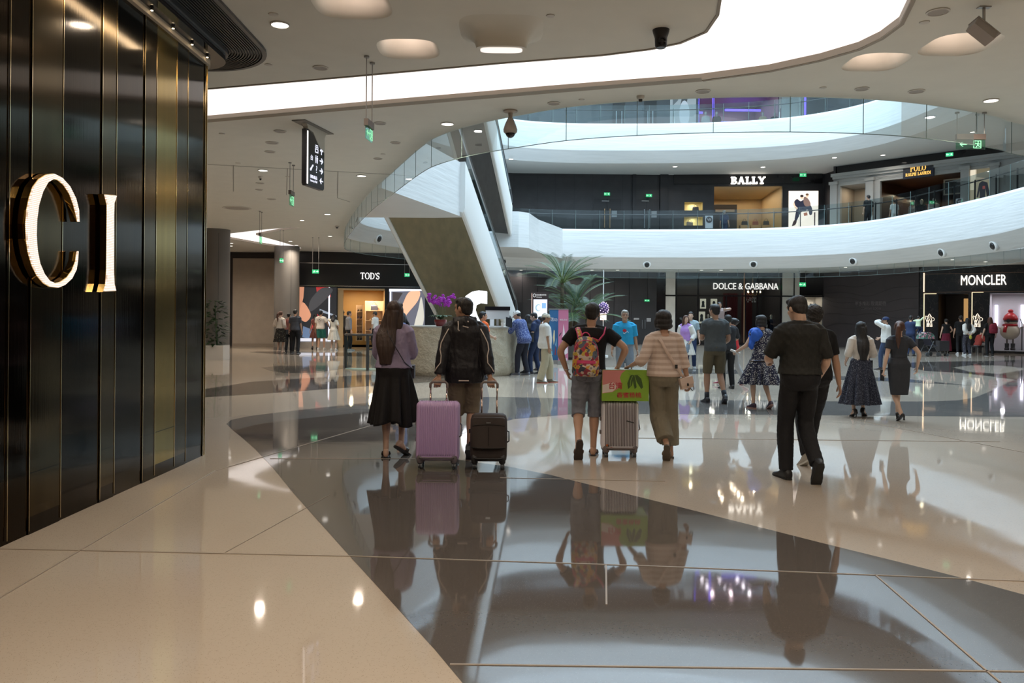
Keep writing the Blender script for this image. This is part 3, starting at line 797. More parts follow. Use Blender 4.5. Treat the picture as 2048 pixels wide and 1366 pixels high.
# shelves with shoes inside
M_shelf = mat('shelf_cream', (.75, .55, .36), .5)
def shelf_unit(wf, u0, u1, v0, v1, z, nsh, label, items, mt=M_shelf, back=None):
 e = empty('display_shelf', (0, 0, 0), 0, label, 'shelf')
 m = MB(); wbox(m, wf, (u0, v0, u1, v1), z - .32, z - .30); m.build('back_panel', back or mt, e)
 m = MB(); wbox(m, wf, (u0 - .04, v0, u0, v1), z - .3, z); wbox(m, wf, (u1, v0, u1 + .04, v1), z - .3, z); m.build('side_panel', mt, e)
 for k in range(nsh):
  v = lerp(v0, v1, k / nsh); m = MB(); wbox(m, wf, (u0, v, u1, v + .03), z - .3, z); m.build('shelf', mt, e)
  for q, it in enumerate(items[k % len(items)]):
   nn = len(items[k % len(items)]); u = lerp(u0, u1, (q + 1) / (nn + 1)); it(wf.w(u, v + .03, z - .14), wf, ('left on ' if q == 0 and nn > 1 else 'right on ' if nn > 1 else 'alone on ') + 'the ' + ['lowest', 'second', 'third', 'fourth', 'fifth'][k] + ' of the ' + label.split(' with')[0].split(' in')[0])
 return e
shoe_cols = [(0.02, .02, .03), (.25, .1, .05), (.5, .35, .2), (.05, .05, .12), (.4, .05, .05), (.6, .6, .58)]
def it_shoe(c):
 def f(p, wf, where='on the lit shelves'):
  m = MB(); R = Matrix.Translation(p) @ Matrix.Rotation(wf.rz, 4, 'Z')
  for s_ in (-.06, .06):
   m.tube([R @ V(s_ - .02, -.10, .03), R @ V(s_, 0, .035), R @ V(s_ + .01, .11, .05)], [.03, .038, .036], 8, flat=.8, round_caps=True)
   m.tube([R @ V(s_ + .01, .08, .04), R @ V(s_ + .01, .09, .10)], [.034, .03], 8)
  o = m.build('shoe_pair', mat('shoe_%d' % c, shoe_cols[c], .35), smooth=True)
  tag(o, ['black', 'brown', 'tan', 'navy', 'red', 'pale'][c] + ' shoes ' + where, 'shoes', 'shoes on the lit shelves of the shop')
 return f
def it_bag(col, w=.34, h=.26):
 def f(p, wf, where='shown on a lit shelf'):
  R = Matrix.Translation(p) @ Matrix.Rotation(wf.rz, 4, 'Z')
  e = empty('handbag', (0, 0, 0), 0, 'small structured handbag ' + where, 'handbag', 'handbags on shop shelves')
  m = MB(); m.loft([[R @ V(x * w / 2 * k, y * .07 * k2, z) for x, y in ((-1, -1), (1, -1), (1, 1), (-1, 1))] for z, k, k2 in ((0, 1, 1), (h * .8, .92, .7), (h, .85, .3))]); m.build('bag_body', mat('bag_%02x%02x' % (int(col[0] * 255), int(col[2] * 255)), col, .4), e)
  m = MB(); m.tube([R @ V(w * .25 * math.cos(a), 0, h + .12 * math.sin(a)) for a in [math.pi * k / 8 for k in range(9)]], .01, 6); m.build('handle', MATS['bag_%02x%02x' % (int(col[0] * 255), int(col[2] * 255))], e)
 return f
du = door[2] - door[0]
shelf_unit(wt, door[0] + du * .60, door[2] - .06, 0.25, door[3] - .55, -1.2, 4, 'wide lit shelves with shoes and a bag at the right of the shop doorway', [[it_shoe(1), it_shoe(2)], [it_shoe(3), it_shoe(0)], [it_shoe(2), it_shoe(4)], [it_bag((.06, .06, .09))]])
shelf_unit(wt, door[0] + du * .40, door[0] + du * .52, 0.25, door[3] - .75, -1.5, 5, 'narrow lit shoe shelves in the middle of the shop doorway', [[it_shoe(0)], [it_shoe(1)], [it_shoe(2)], [it_shoe(3)], [it_shoe(0)]])
wlight('tods_shelf_lamps', wt, door[0] + du * .75, door[3] - .3, -.9, 1.0, .3, 22, (1, .82, .6))

# ---- dark panelled wall right of the escalator
wd0 = WF((-3.0, 37.9), (-0.9, 43.2)); wallp('wall_back', wd0, 0, H, [], M_black)
wd1 = WF((-0.9, 43.2), (8.0, 44.3)); wallp('wall_back', wd1, 0, HF, [], M_black)
m = MB()
for px in (1044, 1075, 1130, 1180, 1228, 1258, 1295): 
 u = wd1.uv(px, 620)[0]; wbox(m, wd1, (u - .012, 0, u + .012, HF), 0, .006)
struct(m.build('trim_6', M_blackg))
# double service door
r = hl(wd1, 1263, 602, 1310, 690); r = (r[0], 0, r[2], r[3])
m = MB(); wbox(m, wd1, r, 0, .03); dr = struct(m.build('door_2', mat('door_black', (.022, .02, .022), .5)))
m = MB(); um = (r[0] + r[2]) / 2
for s_ in (-.08, .08): wbox(m, wd1, (um + s_ - .015, .85, um + s_ + .015, 1.35), .03, .08)
m.build('handle', M_steel, dr)
m = MB(); wbox(m, wd1, (um + .18, 1.25, um + .42, 1.45), .03, .04); wbox(m, wd1, (um - .55, 1.35, um - .25, 1.45), .03, .04); o = m.build('door_sign', mat('paper_grey', (.35, .35, .36), .6), dr)
r0 = hl(wd1, 1040, 603, 1046, 690)
m = MB(); wbox(m, wd1, (wd1.uv(1007, 640)[0], 0, wd1.uv(1046, 640)[0], 2.25), 0, .02); struct(m.build('door_3', mat('door_black2', (.012, .011, .012), .5)))

# ---- exit signs
M_exit = glow('exit_green', (.03, .42, .16), 1.0); M_exitw = glow('exit_white', (.75, 1, .85), 1.0); M_grey_metal = mat('grey_metal', (.35, .34, .33), .4, .6)
def exit_sign(c, w, h, rz, top, label, group=None, rods=True, glassy=False, arrow=-1):
 """hanging or wall exit sign with running man and arrow; c centre of the plate"""
 e = empty('exit_sign', c, rz, label, 'exit sign', group)
 m = MB()
 if glassy: m.box((0, 0, 0), (w, .012, h)); m.build('plate', glass_mat('exit_glass', (.62, .88, .74), .4, .06), e)
 else: m.box((0, 0, 0), (w, .03, h)); m.build('plate', M_exit, e)
 g = glow('exit_pale_green', (.35, 1, .55), .6) if glassy else M_exitw
 def T(x, z): return Matrix.Translation((x, 0, z)) @ Matrix.Rotation(math.pi / 2, 4, 'X')
 q = h * .78; fx = w * .22 * (-arrow)
 m = MB()
 if glassy:
  m.fill([[(-q / 2, -q / 2), (q / 2, -q / 2), (q / 2, q / 2), (-q / 2, q / 2)], [(-q * .40, -q * .42), (q * .40, -q * .42), (q * .40, q * .40), (-q * .40, q * .40)]], .008, .012, M=T(fx, 0))
 man = [[(-.05, .12), (.10, .16), (.16, .02), (.06, -.1), (-.02, -.02)], [(.06, -.10), (.14, -.06), (.22, -.18), (.30, -.16), (.30, -.22), (.18, -.26)], [(.0, -.04), (.08, -.1), (-.02, -.22), (-.12, -.34), (-.18, -.30), (-.06, -.16)], [(-.05, .12), (-.22, .14), (-.26, .04), (-.20, .04), (-.17, .09), (-.04, .05)], [(.10, .16), (.26, .06), (.32, .10), (.34, .05), (.26, -.01), (.10, .08)], oval(.10, .25, .07, .075, 12)]
 for pl in man: m.fill([[(x * q * 1.2, y * q * 1.2) for x, y in pl]], .016 if not glassy else .008, .02 if not glassy else .012, M=T(fx, 0))
 m.build('running_figure', g, e)
 a = arrow; k = h * .42; m = MB()
 m.fill([[(a * k, 0), (a * .35 * k, k * .55), (a * .15 * k, k * .55), (a * .55 * k, k * .13), (-a * .7 * k, k * .13), (-a * .7 * k, -k * .13), (a * .55 * k, -k * .13), (a * .15 * k, -k * .55), (a * .35 * k, -k * .55)]], .008 if glassy else .016, .012 if glassy else .02, M=T(-fx * 1.1, 0))
 m.build('arrow', g, e)
 if glassy:
  m = MB(); m.box((0, 0, h / 2 + .035), (w, .05, .075)); m.build('header_bar', mat('sign_header', (.15, .12, .11), .5), e)
 if rods:
  for s_ in (-1, 1):
   m = MB(); zz = h / 2 + (.07 if glassy else 0); m.cyl((s_ * w * .47, 0, zz), .006, top - c[2] - zz, 8)
   m.cyl((s_ * w * .47, 0, top - c[2] - .02), .03, .02, 12); m.build('hanging_rod', M_grey_metal, e)
 return e
def exit_at(px, py, Y, wpx, hpx, rz, top, label, **k):
 c = P(px, py, Y); return exit_sign(c, wpx * Y / FPX, hpx * Y / FPX, rz, top, label, **k)
exit_at(631, 543, 30, 13, 7.5, 0, H, 'small green exit sign hanging in front of the black fascia', group=None, arrow=1)
exit_at(814, 550, 36, 10, 7, .1, H, 'green exit sign half hidden by the escalator edge', arrow=1)
exit_at(563, 521, 27.5, 8, 9, .9, H, 'green exit sign hanging before the second grey column')
exit_at(1605, 569, 41.8, 13, 8, 0, HF, 'green exit sign hanging right of the black glass shop front')
exit_at(1294, 601, 44.0, 10, 4, .1, HF, 'green exit sign on the wall over the ground floor service door', rods=False)
exit_at(1606, 350, 43.2, 13, 7, 0, 9.43, 'green exit sign hanging right of the upper white slab lettering')
exit_at(1214, 388, 44.3, 12, 6, 0, 9.43, 'green exit sign above the left upper double door', rods=False)
exit_at(1298, 391, 44.3, 12, 6, 0, 9.43, 'green exit sign above the right upper double door', rods=False)
exit_at(1941, 289, 11.1, 58, 20, .0, H, 'large clear glass exit sign with pale green arrow hanging at the right', glassy=True)
exit_at(1899, 309, 30, 13, 7, -.5, 9.43, 'small green sign seen through the glass beneath the large exit sign', rods=False, glassy=False)
exit_at(738, 268, 9.0, 44, 26, 1.47, H, 'green glass exit sign seen edge on, hanging near the ceiling directory', glassy=True)
exit_at(583, 401, 15.3, 30, 22, 1.60, H, 'thin green glass sign hanging edge on behind the directory', glassy=True)
exit_at(521, 480, 22.5, 18, 16, 1.66, H, 'pale green hanging sign edge on before the light chevron', glassy=True)

# ---- D&G: black glass front between two pale stone pillars
wg = WF((8.0, 44.3), (17.0, 43.7))
M_stone = mat('pale_marble', (.62, .60, .55), .35, var=.12, vs=1.5)
front = hl(wg, 1352, 556, 1562, 691); front = (front[0], 0.05, front[2], HF)
side = hl(wg, 1599, 590, 1640, 691); side = (side[0], .05, wg.L, 2.75)
wallp('wall_back', wg, 0, HF, [front, side], M_blackg, th=.2)
M_dkfl = mat('dark_shop_floor', (.05, .045, .045), .15)
room(wg, front, 4.0, [mat('dg_wall', (.035, .03, .032), .5), M_dkfl, M_blackg], -.2)
room(wg, side, 1.2, [mat('dg_wall2', (.32, .30, .26), .5), M_dkfl, M_blackg], -.2)
wlight('dg_shop_lamps', wg, (front[0] + front[2]) / 2, HF - .1, -2, 4, 2, 40, (1, .9, .78)); wlight('dg_side_lamps', wg, (side[0] + side[2]) / 2, 2.7, -.8, .8, .6, 14, (1, .9, .78))
m = MB()
for x0, x1 in ((1331, 1350), (1563, 1586), (1588, 1598)):
 r = hl(wg, x0, 550, x1, 690); wbox(m, wg, (r[0], 0, r[2], HF), 0, .08)
struct(m.build('trim_7', M_stone))
m = MB(); v = wg.uv(1450, 592)[1]; wbox(m, wg, (wg.uv(1331, 592)[0], v - .03, wg.L, v + .04), .0, .12)
for px in (1352, 1396, 1452, 1490, 1515, 1562, 1587): u = wg.uv(px, 620)[0]; wbox(m, wg, (u - .03, 0, u + .03, HF if px != 1452 else v), -.05, .10)
wbox(m, wg, (front[0], 0, front[2], .12), -.1, .1)
struct(m.build('trim_7', M_blackg))
m = MB(); wbox(m, wg, front, -.06, -.05); g = struct(m.build('window_1', M_gl_in))
m = MB(); wbox(m, wg, (wg.uv(1489, 640)[0] - .06, .1, wg.uv(1489, 640)[0] + .06, HF), -.02, .06); struct(m.build('door_4', mat('copper_frame', (.42, .25, .15), .35, .7)))
o = MB(); u, v = wg.uv(1430, 572.5, .12); 
sign('shop_sign', 'DOLCE & GABBANA', wg, 1491.5, 572.5, 130, 13, glow('sign_silver', (.80, .80, .76), .85), .12, .04, 'silver capital lettering on the black glass shop front', spacing=1.0, bold=.006)
# dark red curtains inside
def curtain(wf, u0, u1, v0, v1, z, mt, label, n=9):
 m = MB(); rings = []
 k = n * 6; pts = [(lerp(u0, u1, i / k), z + .05 * math.sin(i / 6 * 2 * math.pi)) for i in range(k + 1)]
 vs = [wf.w(u, v0, zz) for u, zz in pts] + [wf.w(u, v1, zz) for u, zz in pts]
 m.add(vs, [(i, i + 1, k + 2 + i, k + 1 + i) for i in range(k)]); o = m.build('curtain', mt, smooth=True); tag(o, label, 'curtain')
M_curt = mat('curtain_red', (.09, .006, .010), .8)
curtain(wg, wg.uv(1456, 640)[0], wg.uv(1486, 640)[0], .05, 2.9, -1.4, M_curt, 'dark red curtain left of the copper door frame')
curtain(wg, wg.uv(1494, 640)[0], wg.uv(1516, 640)[0], .05, 2.9, -1.4, M_curt, 'dark red curtain right of the copper door frame')
# chandelier
c = wg.w(*wg.uv(1512, 583), -.75)
e = empty('chandelier', c, 0, 'small lit crystal chandelier behind the silver lettering', 'chandelier')
m = MB(); m.cyl((0, 0, .1), .015, .9, 8); m.lathe([(.02, .1), (.06, 0), (.03, -.15), (.05, -.25), (.01, -.35)], seg=10)
for k in range(10):
 a = k * 2 * math.pi / 10; m.tube([V(0, 0, -.15), V(.25 * math.cos(a), .25 * math.sin(a), -.22), V(.42 * math.cos(a), .42 * math.sin(a), -.05)], .012, 6)
m.build('arms', mat('brass_dark', (.3, .2, .1), .3, .9), e)
for k in range(10):
 a = k * 2 * math.pi / 10; m = MB(); m.ell((.42 * math.cos(a), .42 * math.sin(a), .0), (.035, .035, .06), 8, 6); m.build('candle_lamp', glow('warm_bulb', (1, .72, .45), 9), e, smooth=True)
m = MB()
for k in range(24):
 a = k * 2.4; rr = .12 + .3 * (k % 5) / 5; m.ell((rr * math.cos(a), rr * math.sin(a), -.35 - .1 * (k % 3)), (.02, .02, .045), 6, 5)
m.build('crystal_drops', mat('crystal', (.8, .8, .85), .05, .6), e, smooth=True)
# framed prints on the inside left
for k, (px, py, w_, h_) in enumerate(((1411, 607, 12, 20), (1433, 608, 13, 22), (1408, 635, 14, 24), (1432, 640, 12, 16), (1620, 608, 9, 14), (1630, 612, 10, 18))):
 u, v = wg.uv(px, py); w_ *= 44 / FPX; h_ *= 44 / FPX; z = -.8
 e = empty('framed_print', (0, 0, 0), 0, ['framed black print at the left of the black glass shop, upper left', 'framed pale print high beside the father\'s head', 'framed portrait print behind the striped shoulder', 'small framed print low behind the child', 'narrow pale print right of the stone pillar', 'framed print behind the curly haired walker'][k], 'picture')
 m = MB(); wbox(m, wg, (u - w_ / 2, v - h_ / 2, u + w_ / 2, v + h_ / 2), z, z + .03); m.build('sheet', glow('print_cream', (.62, .56, .44), .5), e)
 m = MB(); m.fill([oval(u, v + h_ * .12, w_ * .22, h_ * .18), ], z + .03, z + .034, M=wg.M); m.fill([[(u - w_ * .3, v - h_ * .35), (u + w_ * .3, v - h_ * .35), (u + w_ * .18, v), (u - w_ * .18, v)]], z + .03, z + .036, M=wg.M); m.build('printed_figure', M_black, e)

# ---- dark hoarding with faint lettering
wh = WF((17.0, 43.7), (19.3, 37.9))
M_hoard = mat('hoarding_brown', (.046, .038, .042), .55, var=.2, vs=.6)
hd = MB(); hd.fill([rl((0, 0, wh.L - .05, HF - .005))], -.15, 0, M=wh.M); hd = hd.build('dark_hoarding', M_hoard); tag(hd, 'large dark brown hoarding with faint coming soon lettering', 'hoarding')
u, v = wh.uv(1741, 607); m = MB(); m.text('更多精彩 敬请期待', wh.T(u, v, .01), w=wh.uv(1772, 607)[0] - wh.uv(1710, 607)[0], depth=.01, bold=.01)
u, v = wh.uv(1742, 617); m.text('COMING SOON', wh.T(u, v, .01), w=wh.uv(1762, 617)[0] - wh.uv(1722, 617)[0], h=.11, depth=.01)
m.build('lettering', mat('faint_grey', (.14, .125, .13), .6), hd)
m = MB()
for k in range(7):
 v0 = 1.0 + .42 * k; pts = [wh.w(lerp(.1, wh.L - .1, i / 24), v0 + .35 * math.sin(i / 24 * 3 + k * .7) + .1 * math.sin(i * .5 + k), .004) for i in range(25)]
 m.tube(pts, .006, 4)
m.build('wave_graphic', mat('hoard_lines', (.026, .021, .023), .5), hd)

# ---- MONCLER: dark marble front with light lines
wm = WF((19.3, 37.9), (24.6, 34.3))
def marble():
 g = N('dark_marble', .18); v = g.mapping((1.2, 1.2, 1.2), (.4, .3, .5)); n = g.noise(v, 2.2, 8)
 a = g.n('Math', operation='SUBTRACT'); g.l(n, a.inputs[0]); a.inputs[1].default_value = .5; b = g.n('Math', operation='ABSOLUTE'); g.l(a.outputs[0], b.inputs[0])
 g.base(g.ramp(b.outputs[0], [(0, (.07, .06, .055)), (.004, (.035, .032, .032)), (.02, (.016, .016, .018))])); return g.m
M_marble = marble()
dr = hl(wm, 1876, 588, 1936, 707); dr = (dr[0], 0, dr[2], dr[3]); wn = hl(wm, 1979, 586, 2100, 703); wn = (wn[0], wn[1], wm.L - .3, wn[3])
wallp('wall_right', wm, 0, H, [dr, wn], M_marble, th=.25)
room(wm, dr, 3, [mat('moncler_in', (.035, .025, .02), .4), M_dkfl, M_blackg], -.25)
room(wm, wn, 1.6, [mat('moncler_white', (.62, .60, .62), .6, bump=.6, bs=3), mat('moncler_plinth', (.5, .5, .52), .3), mat('moncler_top', (.5, .5, .5), .6)], -.25)
wlight('moncler_window_lamps', wm, (wn[0] + wn[2]) / 2, wn[3] - .05, -.9, 3.4, 1.2, 22, (.95, .93, 1)); 
M_line = glow('warm_line', (1, .68, .42), 1.6)
m = MB()
def vline(px, y0, y1, w=.03):
 r = hl(wm, px - 1, y0, px + 1, y1); u = (r[0] + r[2]) / 2; wbox(m, wm, (u - w / 2, r[1], u + w / 2, r[3]), 0, .03)
def hline(x0, x1, y, w=.02):
 r = hl(wm, x0, y - 1, x1, y + 1); v = (r[1] + r[3]) / 2; wbox(m, wm, (r[0], v - w / 2, r[2], v + w / 2), 0, .03)
vline(1848, 546, 584, .05); vline(1848, 587, 668, .03); hline(1849, 1873, 587.5); vline(1944, 585, 655, .03); hline(1944, 1967, 584.5)
struct(m.build('trim_8', M_line))
m = MB(); hline(1849, 2100, 583.5, .012); hline(1849, 2100, 546, .012); struct(m.build('trim_8', mat('copper_line', (.35, .2, .13), .3, .8)))
sign('shop_sign', 'MONCLER', wm, 1967, 560, 91, 20, M_signwarm, .06, .07, 'glowing white capital lettering on the dark marble front')
# warm lit panel inside the door
r = hl(wm, 1912, 591, 1934, 652); m = MB(); wbox(m, wm, (r[0] + .15, .9, r[2] + .1, r[3] - .1), -2.0, -1.95); o = m.build('lit_panel', glow('amber_panel', (.42, .24, .09), .9)); tag(o, 'amber lit panel glowing inside the marble shop doorway', 'light panel')
m = MB(); wbox(m, wm, (r[2] + .02, .9, r[2] + .07, r[3] - .1), -1.9, -1.85); m.build('light_line', M_line, o)
# mountain-and-cup emblem in light lines, built as outlines
def emblem(px, py, label):
 u, v = wm.uv(px, py, .03); k = .011 * 1.15; m = MB()
 outl = [[(-14, 20), (-12, 26), (-8, 22), (-5, 8), (-2, -22), (2, -22)], [(-14, 20), (-9, 0), (-4, -22)], [(-8, 20), (-3, 30), (0, 36), (3, 30), (8, 20)], [(-5, 12), (-2, 34), (0, 14), (2, 34), (5, 12)], [(-6, -22), (-3, 0), (0, 12), (3, 0), (6, -22)], [(-9, -24), (-3, -24), (0, -6), (3, -24), (9, -24)], [(-9, -24), (-7, 6)], [(9, -24), (7, 6)], [(7, 16), (13, 18), (16, 12), (15, 5), (8, 2)], [(7, 12), (7, -4)]]
 for pl in outl: m.tube([wm.w(u + x * k, v + y * k * .8, .05) for x, y in pl], .009, 5)
 o = m.build('emblem', glow('emblem_glow', (1, .85, .68), 1.4)); tag(o, label, 'emblem')
emblem(1859, 643, 'glowing outline emblem on the marble pier left of the shop door')
emblem(1955, 643, 'glowing outline emblem on the marble pier right of the shop door')

# == FIRST GALLERY SHOPS
Z2, Z2C = 5.78, 9.43
wu0 = WF((-7, 42.5), (0.0, 44.4)); wu1 = WF((0.0, 44.4), (8.7, 44.6)); wb = WF((8.7, 44.6), (17.1, 43.9))
wallp('wall_back', wu0, Z2, Z2C, [], M_black); wallp('wall_back', wu1, Z2, Z2C, [], M_black)
m = MB()
for px in (1075, 1110, 1148, 1184, 1245, 1262, 1335): u = wu1.uv(px, 400)[0]; wbox(m, wu1, (u - .012, Z2, u + .012, Z2C), 0, .006)
u = wu1.uv(1268, 400)[0]; wbox(m, wu1, (u - .1, Z2, u + .1, Z2C), 0, .12)
u = wu1.uv(1328, 400)[0]; wbox(m, wu1, (u - .25, Z2, u + .2, Z2C), 0, .2)
struct(m.build('trim_9', mat('black_rib', (.015, .014, .016), .4)))
M_hw = mat('copper_handle', (.62, .38, .22), .3, .8)
for k, (x0, x1) in enumerate(((1186, 1242), (1269, 1318))):
 r = hl(wu1, x0, 398, x1, 460); m = MB(); wbox(m, wu1, (r[0], Z2, r[2], r[3]), 0, .03); d = struct(m.build('door_%d' % (5 + k), MATS['door_black']))
 um = (r[0] + r[2]) / 2; m = MB(); wbox(m, wu1, (um - .01, Z2, um + .01, r[3]), .03, .035); m.build('gap', M_blackg, d)
 for s_ in (-.15, .15):
  m = MB(); m.tube([wu1.w(um + s_, 6.45, .1), wu1.w(um + s_, 7.5, .1)], .03, 8); wbox(m, wu1, (um + s_ - .02, 6.6, um + s_ + .02, 6.65), .03, .1); wbox(m, wu1, (um + s_ - .02, 7.3, um + s_ + .02, 7.35), .03, .1); m.build('handle', M_hw if k == 0 else M_steel, d)
 m = MB(); wbox(m, wu1, (um + .25, 7.05, um + .55, 7.4), .03, .04); m.build('notice', mat('paper_grey', (.35, .35, .36), .6), d)
 m = MB(); wbox(m, wu1, (um - .3, r[3] - .14, um + .1, r[3] - .10), .03, .08); m.build('door_closer', M_grey_metal, d)
# BALLY
op = hl(wb, 1428, 372, 1565, 462); op = (op[0], Z2, op[2], op[3]); n1 = hl(wb, 1369, 404, 1406, 421); n2 = hl(wb, 1368, 433, 1406, 451); lb = hl(wb, 1577, 382, 1636, 456)
wallp('wall_back', wb, Z2, Z2C, [op, n1, n2], M_black, th=.2)
M_warmw = mat('bally_wall', (.68, .50, .27), .6); M_bfl = mat('bally_floor', (.40, .29, .17), .3)
room(wb, op, 5, [M_warmw, M_bfl, mat('bally_ceiling', (.80, .64, .40), .7)], -.2)
wlight('bally_lamps', wb, (op[0] + op[2]) / 2, op[3] - .06, -2.6, 3.4, 4.4, 60, (1, .85, .62))
m = MB(); v = wb.uv(1480, 368)[1]; wbox(m, wb, (wb.uv(1347, 368)[0], v, wb.L - .15, Z2C), 0, .12); struct(m.build('trim_10', M_blackg))
# dark inner block and counters
m = MB(); wbox(m, wb, (op[0] + .3, Z2, op[0] + 1.75, Z2 + 2.35), -4.6, -2.6); struct(m.build('wall_shop', mat('bally_dark', (.035, .026, .018), .4)))
m = MB(); wbox(m, wb, (op[0] + .5, Z2 + 1.9, op[0] + 1.6, Z2 + 2.05), -2.58, -2.5); struct(m.build('trim_10', M_bfl))
for k in range(3):
 m = MB(); uu = op[0] + 1.95 + k * .62; wbox(m, wb, (uu, Z2, uu + .56, Z2 + 1.15), -3.0, -2.6); o = m.build('display_cabinet', mat('honey_panel', (.62, .45, .24), .4)); tag(o, ['left', 'middle', 'right'][k] + 'most of three honey coloured cabinets inside the upper shop', 'cabinet')
 it_bag([(.03, .03, .03), (.3, .1, .06), (.05, .05, .05)][k])(wb.w(uu + .28, Z2 + 1.15, -2.8), wb, 'on the %s honey coloured cabinet' % ['left', 'middle', 'right'][k])
for k, n_ in enumerate((n1, n2)):
 room(wb, n_, .4, [mat('niche_yellow', (.72, .62, .34), .6)] * 3, -.2); wlight('niche_lamp_%d' % k, wb, (n_[0] + n_[2]) / 2, n_[3] - .02, -.35, .7, .25, 5, (1, .88, .6))
 it_bag((.03, .03, .04) if k == 0 else (.16, .13, .10), .36, .26)(wb.w(lerp(n_[0], n_[2], .65 if k == 0 else .35), n_[1], -.38), wb, 'in the %s yellow wall niche' % ['upper', 'lower'][k])
serif_sign('shop_sign', 'BALLY', wb, 1496, 361, 69, 14.5, M_signwarm, .14, .08, 'glowing white slab serif lettering above the upper shop opening', t=.24, th=.16, s=.16, gap=.08)
# lightbox with two seated figures
sk = (.80, .55, .40); nv = (.022, .024, .045)
poster('lightbox_poster', wb, lb, (1.0, .86, .76), [((.93, .78, .68), oval(.25, .68, .12, .16)), (nv, [(.28, .78), (.40, .72), (.52, .76), (.60, .62), (.52, .52), (.30, .55), (.22, .60), (.18, .70)]), (nv, [(.30, .55), (.54, .54), (.60, .48), (.42, .42), (.34, .30), (.26, .18), (.20, .20), (.24, .42)]), (nv, [(.52, .60), (.72, .62), (.80, .48), (.78, .36), (.70, .36), (.66, .48), (.52, .50)]), ((.20, .13, .11), [(.52, .84), (.66, .78), (.74, .62), (.58, .58), (.5, .68)]), (sk, oval(.44, .82, .055, .055)), (sk, oval(.62, .86, .05, .05)), ((.03, .02, .02), oval(.44, .86, .06, .035)), ((.12, .07, .04), oval(.62, .90, .055, .03)), (sk, [(.18, .70), (.22, .60), (.30, .54), (.26, .50), (.15, .62)]), ((.05, .03, .03), [(.18, .20), (.27, .18), (.22, .08), (.12, .05), (.12, .08)]), ((.35, .12, .06), [(.50, .40), (.62, .42), (.64, .34), (.52, .32)]), ((.05, .03, .03), [(.86, .0), (.90, .0), (.90, .42), (.86, .42)])],
 'bright lightbox poster of two seated models right of the upper shop opening', 1.1, out=.05)
# sale standee
def standee(wf, px, py, wpx, hpx, Y, label):
 c = P(px, py, Y); w = wpx * Y / FPX; h = hpx * Y / FPX
 e = empty('sale_standee', c, wf.rz, label, 'standee')
 m = MB(); m.box((0, 0, 0), (w, .03, h)); m.build('board', mat('standee_grey', (.42, .42, .44), .5), e)
 T = Matrix.Translation((0, -.02, h * .18)) @ Matrix.Rotation(math.pi / 2, 4, 'X'); m = MB(); m.fill([oval(0, 0, w * .42, w * .42, 24)], 0, .006, M=T); m.build('badge', mat('badge_dark', (.03, .02, .02), .5), e)
 m = MB(); m.text('VII', T @ Matrix.Translation((0, 0, .01)), w=w * .5, depth=.004); m.build('lettering', mat('badge_text', (.6, .55, .55), .5), e)
 m = MB(); m.cyl((0, .05, -h / 2 - .35), .015, .4, 8); m.cyl((0, .05, -h / 2 - .37), .15, .02, 16); m.build('stand', M_grey_metal, e)
standee(wb, 1418, 444, 15, 25, 42.6, 'small grey standee with a dark round badge left of the upper shop opening')
wp = WF((16.7, 41.7), (24.3, 33.6))
standee(wp, 1919, 407, 13, 20, 35.6, 'small grey standee with round badge at the right end of the white upper shop')
m = MB(); m.wall([(17.1, 43.9), (17.3, 42.4), (16.7, 41.7)], Z2, Z2C, .1); struct(m.build('wall_back', M_black))
# POLO
M_pw = mat('polo_white', (.40, .40, .385), .5)
pw = hl(wp, 1680, 366, 1730, 450); pw = (pw[0], Z2, pw[2], wp.uv(1705, 369)[1]); pd = hl(wp, 1760, 360, 1923, 440); pd = (pd[0], Z2, pd[2], wp.uv(1840, 353)[1])
ztop = 8.95
wallp('wall_right', wp, Z2, ztop, [pw, pd], M_pw, th=.2); wallp('wall_right', wp, ztop, Z2C, [], M_blackg, front=-.1)
M_wood = mat('polo_wood', (.07, .03, .014), .4, var=.2, vs=2, stretch=(1, 1, 6))
room(wp, pw, 1.5, [mat('polo_in', (.35, .30, .24), .6), M_bfl, M_pw], -.2); room(wp, pd, 5, [M_wood, M_bfl, M_wood], -.2)
wlight('polo_lamps', wp, (pd[0] + pd[2]) / 2 - .5, pd[3] - .5, -3.2, 3.5, 3.5, 45, (1, .8, .55)); wlight('polo_window_lamps', wp, (pw[0] + pw[2]) / 2, pw[3] - .04, -.7, .8, .6, 10, (1, .85, .65))
m = MB()
wbox(m, wp, (-.05, ztop - .1, wp.L, ztop + .06), 0, .22); wbox(m, wp, (0, ztop - .22, wp.L, ztop - .1), 0, .12)
def pil(u, w): 
 wbox(m, wp, (u - w / 2, Z2, u + w / 2, ztop - .35), 0, .14); wbox(m, wp, (u - w / 2 - .05, ztop - .5, u + w / 2 + .05, ztop - .35), 0, .2); wbox(m, wp, (u - w / 2 - .04, Z2, u + w / 2 + .04, Z2 + .3), 0, .18)
for px in (1669, 1741, 1931, 1990): pil(wp.uv(px, 400)[0], .36)
for a, b in ((1678, 1732), (1752, 1808), (1870, 1922), (1940, 1985)):
 u0, u1 = wp.uv(a, 350)[0], wp.uv(b, 350)[0]; v0 = max(pd[3], pw[3]) + .12; v1 = ztop - .32
 if v1 > v0 + .1: m.fill([rl((u0, v0, u1, v1)), rl((u0 + .05, v0 + .05, u1 - .05, v1 - .05))], 0, .03, M=wp.M)
struct(m.build('trim_11', M_pw))
r = hl(wp, 1808, 328, 1869, 353); e = empty('shop_sign', (0, 0, 0), 0, 'navy signboard with two lines of gold serif lettering on the white shop', 'sign')
m = MB(); vv = wp.uv(1838, 341)[1]; hh = .36; wbox(m, wp, (r[0], vv - hh, r[2], vv + hh), .0, .12); m.build('board', mat('navy_board', (.012, .014, .03), .4), e)
gold = glow('gold_text', (.90, .52, .12), 1.0); uc = (r[0] + r[2]) / 2
